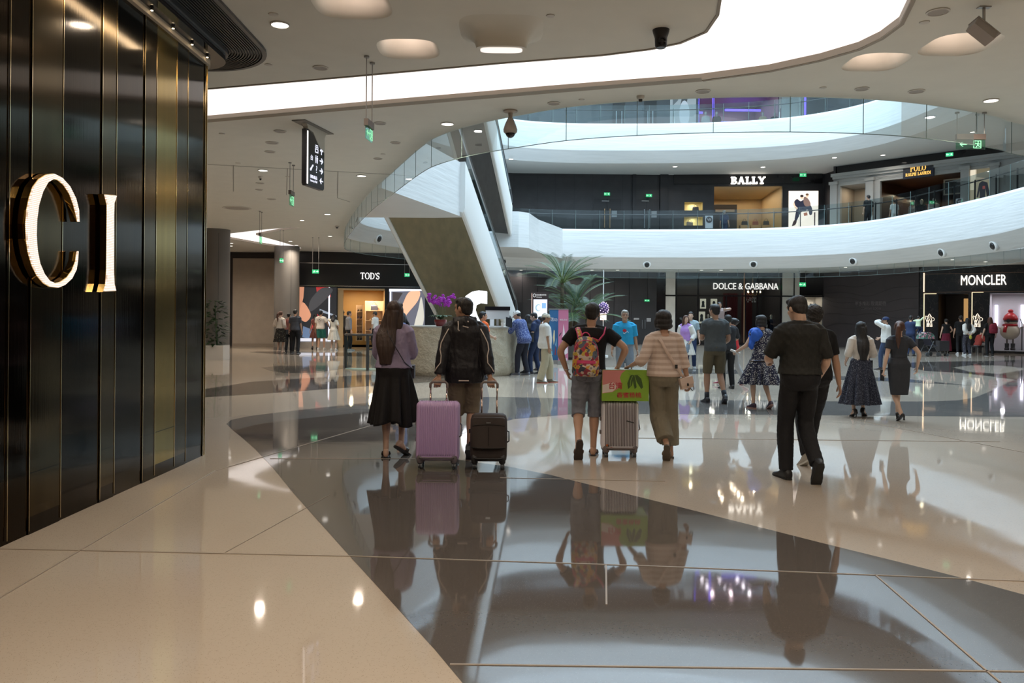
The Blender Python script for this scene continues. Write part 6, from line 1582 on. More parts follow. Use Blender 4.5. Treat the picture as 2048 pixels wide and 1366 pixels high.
  if kind == 'bare':
   m.loft([ringf(y, w, z0, z1) for y, w, z0, z1 in ((-.058, .018, G + .012, -.03), (-.045, .030, G + .003, .01), (-.01, .034, G + .006, .03), (.04, .034, G + .012, .0), (.09, .040, G + .010, -.035), (.13, .043, G + .004, -.052), (.165, .036, G + .004, -.060), (.188, .02, G + .006, -.068))], mi)
   for k in range(5):
    x = -.030 + .016 * k; x = x if side == 'l' else -x
    x = -x
    m.tube([q(x, .155, G + .014), q(x, .19 - .006 * k, G + .013)], [.011 if k else .014, .008 if k else .011], 7, mi, round_caps=True)
  else:
   T = {'shoe': ((-.072, .020, G + .006, -.02), (-.062, .034, G, .012), (-.02, .040, G, .032), (.03, .041, G, .018), (.08, .047, G, -.018), (.13, .050, G, -.034), (.175, .044, G, -.044), (.205, .022, G + .006, -.056)),
                 'heel': ((-.060, .018, G + .02, -.01), (-.050, .028, G + .012, .0), (-.01, .030, G + .02, -.01), (.04, .030, G + .016, -.03), (.09, .036, G + .004, -.045), (.13, .036, G + .002, -.05), (.165, .028, G + .002, -.058), (.185, .012, G + .004, -.066))}[kind]
   m.loft([ringf(*r) for r in T], mi)
 def sole(s, m, side, th=.022, grow=1.06, mi=None, L=1.0):
  a = s.ank[side]; p = s.p; pit = p['lfp'] if side == 'l' else p['rfp']; yaw = p['lfy'] if side == 'l' else p['rfy']
  R = rot('Z', yaw) @ rot('X', -pit); f = .92 if s.sex == 'f' else 1
  pl = [(-.075, .0), (-.068, .026), (-.03, .037), (.03, .034), (.09, .045), (.14, .048), (.18, .040), (.208, .015)]
  o = [(w, y) for y, w in pl] + [(-w, y) for y, w in reversed(pl[1:])]
  m.loft([[a + R @ Vector((x * grow, y * grow * L, z)) * f for x, y in o] for z in (-.082, -.082 + th)], mi)
def evalmesh(mb, voxel, smooth=4, fac=.5):
 me = bpy.data.meshes.new('t'); me.from_pydata([tuple(v) for v in mb.v], [], mb.f); o = bpy.data.objects.new('t', me); COL.objects.link(o)
 r = o.modifiers.new('r', 'REMESH'); r.mode = 'VOXEL'; r.voxel_size = voxel
 if smooth: q = o.modifiers.new('s', 'SMOOTH'); q.iterations = smooth; q.factor = fac
 dg = bpy.context.evaluated_depsgraph_get(); out = bpy.data.meshes.new_from_object(o.evaluated_get(dg)); bpy.data.objects.remove(o); bpy.data.meshes.remove(me)
 return out
def folds(me, amp, freq=(9, 9, 5), seed=0, fn=None):
 n = len(me.vertices); co = np.empty(n * 3); me.vertices.foreach_get('co', co); co = co.reshape(-1, 3); no = np.empty(n * 3); me.vertices.foreach_get('normal', no); no = no.reshape(-1, 3)
 rs = np.random.RandomState(seed); d = np.zeros(n); F = np.array(freq)
 for k in range(7):
  w = rs.normal(size=3) * F * (1 + .55 * k); w2 = rs.normal(size=3) * F * .6
  d += np.sin(co @ w + rs.rand() * 6.28 + 1.6 * np.sin(co @ w2 + rs.rand() * 6.28)) / (1 + .5 * k)
 d = d / 3.0; d = np.where(d > 0, d, d * .6)
 a = amp if fn is None else amp * fn(co)
 co += no * (d * a)[:, None]; me.vertices.foreach_set('co', co.ravel()); me.update()
def finish(name, me, mats, parent, extra=None, S=1.0, smooth=True):
 """extra: MB of fine geometry (hands, feet, face) joined to the same mesh"""
 mats = mats if isinstance(mats, (list, tuple)) else [mats]
 if extra is not None:
  nv = len(me.vertices); co = np.empty(nv * 3); me.vertices.foreach_get('co', co); vs = [tuple(v) for v in co.reshape(-1, 3)] + list(extra.v)
  fs = [tuple(p.vertices) for p in me.polygons] + [[i + nv for i in f] for f in extra.f]; mi = [0] * len(me.polygons) + list(extra.m)
  bpy.data.meshes.remove(me); me = bpy.data.meshes.new(name); me.from_pydata(vs, [], fs)
  me.polygons.foreach_set('material_index', mi)
 me.materials.clear()
 for q in mats: me.materials.append(q)
 me.name = name
 if S != 1.0: me.transform(Matrix.Scale(S, 4))
 if smooth: me.polygons.foreach_set('use_smooth', [True] * len(me.polygons))
 me.update(); o = bpy.data.objects.new(name, me); COL.objects.link(o); o.parent = parent; return o
SKIN = mat('skin', (.46, .27, .18), .5, var=.06, vs=6); SKIN2 = mat('skin_fair', (.58, .38, .28), .5, var=.05, vs=6); SKIN3 = mat('skin_tan', (.36, .20, .125), .5, var=.06, vs=6)
def hair_mat(name, c, r=.55):
 g = N(name, r); v = g.mapping((70, 70, 4)); n = g.noise(v, 1.5, 3); g.base(g.mix(n, tuple(x * .5 for x in c), tuple(x * 1.7 for x in c))); g.bump(n, .5, .01); return g.m
HB = hair_mat('hair_black', (.012, .010, .010)); HBR = hair_mat('hair_dark_brown', (.035, .018, .013)); HGY = hair_mat('hair_grey', (.35, .33, .30)); HRD = hair_mat('hair_red_brown', (.07, .025, .012))
IRIS = mat('iris', (.02, .012, .01), .2); EYEW = mat('eye_white', (.65, .63, .6), .3); LIP = mat('lip', (.38, .14, .12), .5)
def hairdo(b, kind, hm, parent, res, S, seed=0):
 H_ = b.hc; R = b.HR; f = .95 if b.sex == 'f' else 1
 m = MB()
 def E(c, r): m.ell(H_ + R @ Vector(c) * f, [q * f for q in r], 22, 16, R=R)
 def W_(c): return H_ + R @ Vector(c) * f
 if kind in ('short', 'crop', 'longtop', 'curly'):
  k = {'short': .975, 'crop': .955, 'longtop': 1.01, 'curly': 1.10}[kind]
  E((0, -.020, .040), (.083 * k, .096 * k, .082 * k)); E((0, -.045, .0), (.078 * k, .064 * k, .072 * k)); 
  if kind != 'crop': E((0, .030, .075), (.068, .058, .040))
  else: E((0, .015, .070), (.070, .062, .040))
  E((0, -.060, -.040), (.060, .040, .036))
  for sg in (-1, 1): E((sg * .070, .018, .014), (.012, .020, .034))
 elif kind == 'bob':
  E((0, -.018, .038), (.094, .104, .088)); E((0, -.030, -.02), (.100, .090, .070)); E((0, -.030, -.075), (.104, .088, .045)); E((0, .03, .07), (.078, .062, .044))
  for sg in (-1, 1): E((sg * .086, .022, -.035), (.020, .034, .070))
 elif kind in ('long', 'longer', 'pony', 'bun', 'shoulder'):
  E((0, -.018, .038), (.086, .100, .084)); E((0, -.040, .0), (.084, .068, .072)); E((0, .028, .072), (.070, .060, .042))
  for sg in (-1, 1): E((sg * .076, .010, .0), (.016, .040, .056))
  if kind in ('long', 'longer', 'shoulder'):
   L = {'shoulder': .26, 'long': .50, 'longer': .58}[kind]; rings = []
   x, y = b.axes(.45); bk = b.neck - y * .085
   n = 9
   for i in range(n + 1):
    t = i / n; c0 = W_((0, -.050, .01)); zz = t * L
    c = c0 + Vector((0, 0, -1)) * zz; tgt = (bk - c0) + x * b.p.get('hx', 0); tgt.z = 0
    c = c + tgt * min(1, t * 2.2) + (-y) * .045 * sstep(.3, .7, t)
    w = lerp(.084, .105 if kind != 'shoulder' else .098, sstep(0, .5, t)) * (1 - .42 * sstep(.62, 1, t)); dp = lerp(.060, .040, sstep(0, .4, t)) * (1 - .45 * sstep(.8, 1, t))
    xr = (R @ Vector((1, 0, 0))).lerp(x, min(1, t * 2)).normalized(); yr = Vector((0, 0, 1)).cross(xr)
    rings.append(sring(c, xr, yr, w, dp, 24, 2.6))
   m.loft(rings)
   for sg in (-1, 1): m.tube([W_((sg * .078, .0, .02)), W_((sg * .088, -.01, -.08)), W_((sg * .09, -.03, -.17)), W_((sg * .085, -.05, -.24))], [.026, .034, .034, .02], 10, round_caps=True)
  if kind == 'pony':
   a = W_((0, -.108, .055)); m.tube([W_((0, -.09, .05)), a + Vector((0, 0, .012)), a + R @ Vector((0, -.045, -.05)), a + R @ Vector((0, -.055, -.16)), a + R @ Vector((.005, -.045, -.28)), a + R @ Vector((.01, -.04, -.40))], [.02, .026, .040, .044, .036, .010], 12, round_caps=True)
  if kind == 'bun': E((0, -.11, .05), (.04, .04, .04))
 me = evalmesh(m, res * .85, 3)
 folds(me, .006 if kind != 'curly' else .014, (50, 50, 6) if kind != 'curly' else (60, 60, 60), seed)
 return finish('hair', me, hm, parent, S=S)
def eyes(b, m, glasses=False):
 H_ = b.hc; R = b.HR; f = .95 if b.sex == 'f' else 1
 def Q(c): return H_ + R @ Vector(c) * f
 for sg in (-1, 1):
  m.ell(Q((sg * .030, .0855, .006)), (.0135, .006, .0065), 12, 8, mi=1, R=R); m.ell(Q((sg * .030, .0895, .006)), (.006, .004, .006), 10, 8, mi=2, R=R)
  m.tube([Q((sg * .014, .094, .023)), Q((sg * .030, .093, .028)), Q((sg * .046, .082, .022))], [.0022, .003, .0018], 6, mi=2)
 m.tube([Q((-.022, .093, -.050)), Q((-.008, .100, -.048)), Q((0, .1005, -.050)), Q((.008, .100, -.048)), Q((.022, .093, -.050))], [.002, .0045, .004, .0045, .002], 6, mi=3)
 m.tube([Q((-.018, .094, -.054)), Q((0, .100, -.058)), Q((.018, .094, -.054))], [.002, .005, .002], 6, mi=3)
def cloth_top(b, c, parent, res, S, seed):
 m = MB(); g = c.get('grow', .014); hem = c.get('hem', -.08); loose = c.get('loose', .5); wide = c.get('wide', .0)
 hw = c.get('hemw', max(.186, lerpr(b.T, max(hem, -.04))[0] + g) + .008)
 top = c.get('neck', .485)
 def fn(z, rx, ry, oy):
  t = sstep(.36, .10, z)
  rx2 = max(rx, lerp(rx, hw, loose * t)) + wide * t; ry2 = max(ry, lerp(ry, hw * .72, loose * t)) + wide * .5 * t
  if z < -.06: rx2 = max(rx2, hw); ry2 = max(ry2, hw * .72)
  return rx2, ry2, oy
 b.torso(m, hem, top, g, fn)
 sl = c.get('sleeve', .4); sw = c.get('sw', .012)
 for k in 'lr':
  m.ell(b.sho[k] + Vector((0, 0, -.004)), (.056 + g * .6, .056 + g * .6, .054 + g * .5), 16, 10)
  x, y = b.axes(.45); m.tube([b.spine(.47) + (x if k == 'r' else -x) * .04, b.sho[k] + Vector((0, 0, .012))], [.052 + g * .5, .048 + g * .5], 12)
  if sl > .02:
   flare = c.get('flare', 0)
   pr = [(0, .058 + sw), (.25, .052 + sw), (.5, .046 + sw), (.62, .046 + sw), (.9, .034 + sw), (1, .032 + sw)]
   if flare: pr = [(0, .056 + sw), (.30, .050 + sw), (.52, .045 + sw), (.60, .05 + sw), (.80, .05 + flare), (1, .05 + flare * 1.2)]
   b.limb(m, b.sho[k], b.elb[k], b.wri[k], pr, t1=sl, rc=False)
 if c.get('collar'):
  m.tube([b.spine(.47), b.neck + b.up * .025], [.078, .066], 18)
 if c.get('hood'):
  x, y = b.axes(.45); c0 = b.neck - y * .075 + b.up * -.015
  m.ell(c0, (.13, .055, .075), 18, 12); m.tube([b.neck + (x * .085 + y * .02), b.neck - x * -.10 - y * .05 + b.up * .02, c0 + b.up * .045, b.neck - x * .10 - y * .05 + b.up * .02, b.neck - x * .085 + y * .02], [.032, .038, .042, .038, .032], 10, round_caps=True)
 me = evalmesh(m, res, c.get('sm', 4)); folds(me, c.get('fold', .008) * .62, c.get('ff', (38, 38, 20)), seed)
 return finish(c.get('name', 'shirt'), me, c['mat'], parent, S=S)
def cloth_legs(b, c, parent, res, S, seed):
 m = MB(); g = c.get('grow', .014); L = c.get('len', 1.0); w = c.get('w', .012); fl_ = c.get('flare', 0)
 top = c.get('top', .06)
 b.torso(m, -.115, top, g)
 for k in 'lr':
  pr = [(0, .082 + w * .6), (.25, .078 + w), (.48, .060 + w + fl_ * .6), (.55, .060 + w + fl_ * .8), (.70, .056 + w + fl_), (.9, .048 + w + fl_), (1, .046 + w + fl_)]
  b.limb(m, b.hj[k] + Vector((0, 0, .02)), b.knee[k], b.ank[k], pr, t1=L, n=18, rc=False)
 me = evalmesh(m, res, 4); 
 folds(me, c.get('fold', .009) * .55, c.get('ff', (34, 34, 26)), seed)
 return finish(c.get('name', 'trousers'), me, c['mat'], parent, S=S)
def cloth_skirt(b, c, parent, S, seed):
 """lofted skirt with real folds: from waist height z0 down to the hem"""
 z0 = c.get('top', .12); z1 = c['hem']; fl_ = c.get('flare', .12); n = 96; K = 26; rs = random.Random(seed); pl = c.get('pleats', 11); amp = c.get('amp', .014)
 ph = [rs.uniform(0, 6.28) for _ in range(6)]; rings = []; dx = c.get('sway', 0)
 for i in range(K + 1):
  t = i / K; z = lerp(z0, z1, t); rx, ry, oy = lerpr(b.T, max(z, -.03)); rx += .014; ry += .014
  e = max(0, (.0 - z) / max(.01, 0 - z1)); rx += fl_ * e ** c.get('fe', .9); ry += fl_ * .8 * e ** c.get('fe', .9)
  if z > -.03: cc = b.spine(z) if z > 0 else b.hip + Vector((0, 0, z))
  else: cc = b.hip + Vector((dx * e, c.get('swayy', 0) * e, z))
  x, y = b.axes(max(0, z)); r = []
  for j in range(n):
   a = 2 * math.pi * j / n
   w = 1 + (amp * e * 1.4 / max(rx, .1)) * 2.2 * (math.sin(pl * a + ph[0] + .8 * math.sin(2 * a + ph[1])) + .5 * math.sin(pl * 1.9 * a + ph[2]) + .6 * math.sin(3 * a + ph[3]))
   hz = c.get('jag', 0) * e * (math.sin(3 * a + ph[4]) + .7 * math.sin(5 * a + ph[5]))
   r.append(cc + x * (rx * w * math.cos(a)) + y * ((oy if z > -.03 else 0) + ry * w * math.sin(a)) + Vector((0, 0, hz)))
  rings.append(r)
 # inner face for thickness
 inner = [[cc * 1.0 for cc in r] for r in rings]
 m = MB(); m.loft(rings, 0, cap=False); m.add(rings[0], [tuple(range(n))], 0)
 o = m.build(c.get('name', 'skirt'), c['mat'], parent, smooth=True)
 if S != 1: o.data.transform(Matrix.Scale(S, 4))
 sd = o.modifiers.new('thickness', 'SOLIDIFY'); sd.thickness = .004; sd.offset = -1
 return o
def person(loc, yaw, Ht, sex, pose, label, clothes, hair=('short', 'k'), skin=None, shoes=('shoe', (.02, .02, .02), None), res=.014, face=False, seed=0, cat='person', group=None):
 b = Body(sex, pose); S = Ht / 1.75; skin = skin or SKIN
 e = empty('person', loc, yaw, label, cat, group)
 m = MB(); b.flesh(m); b.headmesh(m)
 if shoes[0] == 'heel' : pass
 me = evalmesh(m, res * .8, 3)
 x = MB(); x.mi = 0
 for k in 'lr': b.hand(x, k, 0, 8 if res < .011 else 6)
 if face: eyes(b, x)
 bare = shoes[0] in ('flip', 'bare', 'strap')
 if bare:
  for k in 'lr': b.shoe(x, k, 'bare', 0)
 finish('body', me, [skin, EYEW, IRIS, LIP], e, x, S)
 if hair: hairdo(b, hair[0], {'k': HB, 'b': HBR, 'g': HGY, 'r': HRD}[hair[1]], e, res, S, seed)
 for c in clothes:
  c = dict(c); r_ = c.get('res', res)
  if c['t'] == 'top': cloth_top(b, c, e, r_, S, seed + 1)
  elif c['t'] == 'legs': cloth_legs(b, c, e, r_, S, seed + 2)
  elif c['t'] == 'skirt': cloth_skirt(b, c, e, S, seed + 3)
  elif c['t'] == 'cap': cap_(b, c, e, S)
 if shoes[0] != 'bare':
  sc = mat('shoe_col_%02x%02x%02x' % tuple(int(q * 255) for q in shoes[1]), shoes[1], .45); sc2 = mat('sole_%02x%02x%02x' % tuple(int(q * 255) for q in (shoes[2] or shoes[1])), shoes[2] or shoes[1], .6)
  for k in 'lr':
   if shoes[0] == 'flip':
    m = MB(); b.sole(m, k, .024, 1.05, 0); o = m.build('sandal_sole', [sc2], e); o.data.transform(Matrix.Scale(S, 4)); o.location = (0, 0, -.012 * S)
    m = MB(); a = b.ank[k]; pit = b.p['lfp'] if k == 'l' else b.p['rfp']; yw = b.p['lfy'] if k == 'l' else b.p['rfy']; R = rot('Z', yw) @ rot('X', -pit); f = .92 if sex == 'f' else 1
    m.tube([a + R @ Vector(q) * f for q in ((-.046, .09, -.07), (-.040, .095, -.040), (0, .10, -.026), (.040, .095, -.040), (.046, .09, -.07))], [.012] * 5, 8, flat=2.2); o = m.build('sandal_strap', sc, e, smooth=True); o.data.transform(Matrix.Scale(S, 4))
   elif shoes[0] in ('heel', 'strap'):
    a = b.ank[k]; pit = b.p['lfp'] if k == 'l' else b.p['rfp']; yw = b.p['lfy'] if k == 'l' else b.p['rfy']; R = rot('Z', yw) @ rot('X', -pit); f = .92
    m = MB()
    if shoes[0] == 'heel': b.shoe(m, k, 'heel')
    else:
     b.sole(m, k, .012, 1.0); m.tube([a + R @ Vector(q) * f for q in ((-.046, .10, -.07), (0, .105, -.032), (.046, .10, -.07))], [.010] * 3, 8, flat=1.8); m.tube([a + R @ Vector((.036 * math.cos(t), .036 * math.sin(t) - .01, .012)) for t in [2 * math.pi * q / 12 for q in range(13)]], .005, 6)
     m.loft([[a + R @ Vector((w * math.cos(t), -.045 + .022 * math.sin(t), z)) for t in [2 * math.pi * q / 12 for q in range(12)]] for z, w in ((-.078, .034), (-.04, .037), (.0, .037))])
    hh = shoes[3] if len(shoes) > 3 else .06; hp = a + R @ Vector((0, -.05, -.075)) * f
    m.tube([hp + Vector((0, 0, .02)), hp + Vector((0, -.004, -.02)), Vector((hp.x, hp.y - .004, max(.004, hp.z - hh)))], [.022, .012, .009 if hh > .05 else .02], 8)
    o = m.build('shoe', sc, e, smooth=True, angle=60); o.data.transform(Matrix.Scale(S, 4))
   else:
    m = MB(); b.shoe(m, k, 'shoe', 0); b.sole(m, k, .018, 1.03, 1); o = m.build('shoe', [sc, sc2], e, smooth=True, angle=50); o.data.transform(Matrix.Scale(S, 4))
 e['S'] = S
 return e, b, S
def cap_(b, c, parent, S):
 H_ = b.hc; R = b.HR; f = .95 if b.sex == 'f' else 1; m = MB()
 rings = []
 for k in range(9):
  t = k / 8 * math.pi / 2; r = math.cos(t); z = math.sin(t)
  rings.append([H_ + R @ (Vector((.090 * r * math.cos(a), -.010 + .108 * r * math.sin(a), .032 + .085 * z))) * f for a in [2 * math.pi * i / 24 for i in range(24)]])
 rings.insert(0, [H_ + R @ (Vector((.088 * math.cos(a), -.010 + .106 * math.sin(a), .008))) * f for a in [2 * math.pi * i / 24 for i in range(24)]])
 m.loft(rings)
 o = m.build(c.get('name', 'cap'), c['mat'], parent, smooth=True, angle=70); o.data.transform(Matrix.Scale(S, 4))
 if c.get('brim', True):
  m = MB(); pl = [(-.075, .05), (-.078, .10), (-.06, .15), (-.03, .172), (0, .178), (.03, .172), (.06, .15), (.078, .10), (.075, .05)]
  m.loft([[H_ + R @ Vector((x, y, .020 - (y - .05) * .18 + dz - .25 * x * x * 8)) * f for x, y in pl] for dz in (0, .006)]); o2 = m.build('brim', c['mat'], o, smooth=False); o2.data.transform(Matrix.Scale(S, 4))
 return o
def add_part(e, name, m, mt, S, smooth=True, angle=50):
 o = m.build(name, mt, e, smooth=smooth, angle=angle)
 if S != 1: o.data.transform(Matrix.Scale(S, 4))
 return o
# ---- fabrics
def fab(name, c, rough=.85, var=.12, bump=.25, scale=(1, 1, 1)):
 if name in MATS: return MATS[name]
 g = N(name, rough); v = g.mapping(scale); n = g.noise(v, 14, 5); g.base(g.mix(n, tuple(x * (1 - var) for x in c), tuple(min(1, x * (1 + var)) for x in c)))
 nb = g.noise(v, 22, 6); g.bump(nb, bump, .02); g.b.inputs['Specular IOR Level'].default_value = .3; return g.m
def fab_stripe(name, c1, c2, freq, axis='Z', duty=.5):
 g = N(name, .85); w_ = g.wave(g.mapping(), freq, .6, axis); g.base(g.ramp(w_, [(duty - .06, c1), (duty + .06, c2)])); g.bump(g.noise(g.mapping(), 20, 5), .25, .02); return g.m
def fab_spot(name, stops, scale=40, feature='F1', warp=.0):
 g = N(name, .85); v = g.mapping(); n = g.n('TexNoise'); n.inputs['Scale'].default_value = scale * .35; g.l(v, n.inputs['Vector'])
 ad = g.n('Mix', data_type='VECTOR'); ad.inputs[0].default_value = .12 + warp; g.l(v, ad.inputs[4]); g.l(n.outputs['Color'], ad.inputs[5])
 d = g.voro(ad.outputs[1], scale, 'Distance', feature); g.base(g.ramp(d, stops, 'CONSTANT')); g.bump(g.noise(v, 20, 5), .2, .02); return g.m
def fab_cells(name, cols, scale):
 g = N(name, .6); v = g.mapping(); c = g.voro(v, scale, 'Color'); sp = g.n('SeparateColor'); g.l(c, sp.inputs[0])
 base = g.ramp(sp.outputs[0], [(i / len(cols), q) for i, q in enumerate(cols)], 'CONSTANT'); d = g.voro(v, scale, 'Distance')
 rng = g.ramp(d, [(0, (1, 1, 1)), (.16, (0, 0, 0)), (.27, (1, 1, 1)), (.33, (0, 0, 0))], 'CONSTANT'); g.base(g.mix(rng, base, (.03, .035, .05))); return g.m
F_lav = fab('lavender_blouse', (.31, .26, .38)); F_blk = fab('black_chiffon', (.012, .011, .012), .7); F_jkt = fab('black_windbreaker', (.014, .013, .016), .45, bump=.35)
F_kh = fab('khaki_shorts', (.17, .135, .095)); F_tee = fab('black_tee', (.010, .010, .011), .9); F_den = fab('grey_denim', (.18, .19, .225), .9, .35)
F_str = fab_stripe('beige_striped_knit', (.52, .40, .33), (.66, .55, .48), 5.2, 'Z'); F_olv = fab('olive_linen', (.20, .175, .125)); F_shirt = fab('charcoal_shirt', (.017, .017, .015), .7); F_ptr = fab('black_trousers', (.009, .009, .011), .7)
F_crm = fab('cream_top', (.62, .56, .50)); F_nfl = fab_spot('navy_sprig_skirt', [(0, (.40, .42, .50)), (.24, (.014, .017, .035))], 62, warp=.1); F_gry = fab('charcoal_dress', (.035, .036, .042)); F_grt = fab('slate_tee', (.085, .095, .10)); F_kh2 = fab('olive_shorts', (.14, .115, .07))
F_red = fab('red_shirt', (.55, .03, .035)); F_ltg = fab('light_grey_trousers', (.40, .40, .41)); F_flw = fab_spot('floral_navy_white', [(0, (.66, .66, .64)), (.34, (.015, .016, .045))], 30, warp=.25)
F_cyan = fab('bright_blue_tee', (.03, .36, .66)); F_gb = fab('grey_blue_trousers', (.19, .235, .29)); F_wht = fab('white_tee', (.68, .67, .64)); F_beige = fab('beige_trousers', (.44, .40, .29)); F_pur = fab('lilac_tee', (.42, .24, .60))
F_haw = fab_spot('blue_leaf_shirt', [(0, (.42, .50, .72)), (.33, (.03, .055, .20))], 26, warp=.5); F_nvy = fab('navy_cloth', (.022, .035, .085)); F_lbl = fab('pale_blue_dress', (.33, .47, .66)); F_org = fab('orange_tee', (.72, .13, .03)); F_dnm = fab('blue_jeans', (.035, .055, .11))
F_nst = fab_stripe('navy_striped_polo', (.030, .032, .045), (.16, .17, .19), 9, 'Z', .8); F_fls = fab_spot('black_floral_skirt', [(0, (.42, .36, .26)), (.22, (.018, .015, .012))], 22, warp=.3); F_brn = fab('rust_dress', (.17, .06, .05)); F_teal = fab('teal_shorts', (.02, .13, .11))
F_wdr = fab('white_lace_dress', (.60, .57, .50)); F_gsw = fab('grey_knit', (.20, .20, .21)); F_mar = fab('maroon_skirt', (.12, .012, .03)); F_pat = fab_spot('patterned_trousers', [(0, (.35, .30, .28)), (.2, (.03, .03, .045))], 24, warp=.3)
STRAND = {}
def at(px, py_feet=None, Y=None, dz=0):
 if Y is None: p = fl(px, py_feet); return (p.x, p.y, dz)
 return (P(px, 700, Y).x, Y, dz)
def held(e, name, label, cat, group=None):
 o = empty(name, e.location, e.rotation_euler[2], label, cat, group); return o
def sc(o, S): o.data.transform(Matrix.Scale(S, 4)); return o
def limbpt(b, side, t, ang, r, leg=False):
 a, e_, w_ = (b.sho, b.elb, b.wri) if not leg else (b.hj, b.knee, b.ank); a, e_, w_ = a[side], e_[side], w_[side]
 L1 = (e_ - a).length; L = L1 + (w_ - e_).length; d = t * L; p = a.lerp(e_, d / L1) if d < L1 else e_.lerp(w_, (d - L1) / (L - L1)); ax = (w_ - a).normalized()
 back = Vector((0, -1, 0)); back = (back - ax * back.dot(ax)).normalized(); sd = ax.cross(back) * (1 if side == 'l' else -1)
 if sd.x * (-1 if side == 'l' else 1) < 0: sd = -sd
 return p + (back * math.cos(ang) + sd * math.sin(ang)) * r

# == FOREGROUND WALKERS
# 1 woman in lavender blouse
e, b, S = person(at(787, Y=8.55), 0.06, 1.72, 'f', dict(lf=(-.075, .02, .08), rf=(.085, .10, .15), rfp=.55, rfy=-.75, lfy=.1, lh=(-.03, .24, 1.08), rh=(.06, .26, 1.12), le=(-.7, -.7, -.4), re=(.7, -.6, -.5), hx=-.07, head=(-.62, .02, .10), lean=-.03),
 'woman in lavender blouse and black skirt with very long dark hair', [dict(t='top', mat=F_lav, name='blouse', sleeve=.93, hem=.03, wide=.022, hemw=.175, sw=.016, fold=.010, collar=True), dict(t='skirt', mat=F_blk, hem=-.575, top=.10, flare=.055, pleats=9, amp=.018, jag=.022)], ('longer', 'b'), SKIN2, ('flip', (.015, .014, .015), (.02, .018, .018)), .0085, True, 1)
o = held(e, 'crossbody_bag', 'dark crossbody bag with thin strap worn over the lavender blouse', 'bag')
m = MB(); x_, y_ = b.axes(.3); m.tube([b.spine(.44) - x_ * .06 - y_ * .125, b.spine(.36) - x_ * .02 - y_ * .150, b.spine(.22) + x_ * .06 - y_ * .150, b.spine(.10) + x_ * .13 - y_ * .135, b.spine(.04) + x_ * .19 - y_ * .06, b.spine(.02) + x_ * .21 + y_ * .04], .011, 8, flat=.45, ref=(0, -1, 0)); sc(m.build('strap', mat('strap_dark', (.03, .025, .035), .5), o, smooth=True), S)
m = MB(); m.rbox((.20, .13, .93), (.05, .20, .14), .015); sc(m.build('pouch', MATS['strap_dark'], o), S)

# 2 man in black windbreaker
e, b, S = person(at(930, Y=8.50), 0.0, 1.757, 'm', dict(lf=(-.10, .20, .08), rf=(.06, -.04, .13), rfp=.75, lh=(-.262, -.16, .875), rh=(.272, -.16, .875), le=(-.6, -.6, 0), re=(.6, -.6, 0), head=(.95, -.02, 0), lpn=(0, 1, .2), rpn=(0, 1, .2), lcurl=1.15, rcurl=1.15),
 'man in black hooded windbreaker and khaki shorts pulling two suitcases', [dict(t='legs', mat=F_kh, name='shorts', len=.57, w=.020, fold=.010), dict(t='top', mat=F_jkt, name='windbreaker', sleeve=.97, hem=-.135, hemw=.205, grow=.030, sw=.024, wide=.01, loose=.9, fold=.011, hood=True)], ('short', 'k'), SKIN, ('shoe', (.02, .018, .018), (.03, .03, .03)), .0085, True, 2)
pip = mat('reflective_piping', (.62, .52, .46), .4)
for k in 'lr':
 m = MB(); m.tube([limbpt(b, k, t, a, r_) for t, a, r_ in ((.06, .0, .088), (.22, .30, .080), (.36, .55, .078), (.50, .50, .074), (.62, .15, .072), (.76, .05, .068), (.86, .55, .064), (.94, .95, .062))], .0055, 6); sc(m.build('sleeve_piping', pip, e, smooth=True), S)
m = MB(); m.box((.0, -.178, .845), (.105, .006, .012)); sc(m.build('hem_strip', pip, e), S)
for pts in ([(-.065, -.165, 1.46), (-.060, -.180, 1.42), (-.062, -.190, 1.375), (-.048, -.192, 1.36)], [(-.015, -.178, 1.41), (.045, -.178, 1.395)], [(.035, -.16, 1.463), (.042, -.165, 1.453)]):
 m = MB(); m.tube(pts, .006, 6); sc(m.build('hood_strip', pip, e), S)

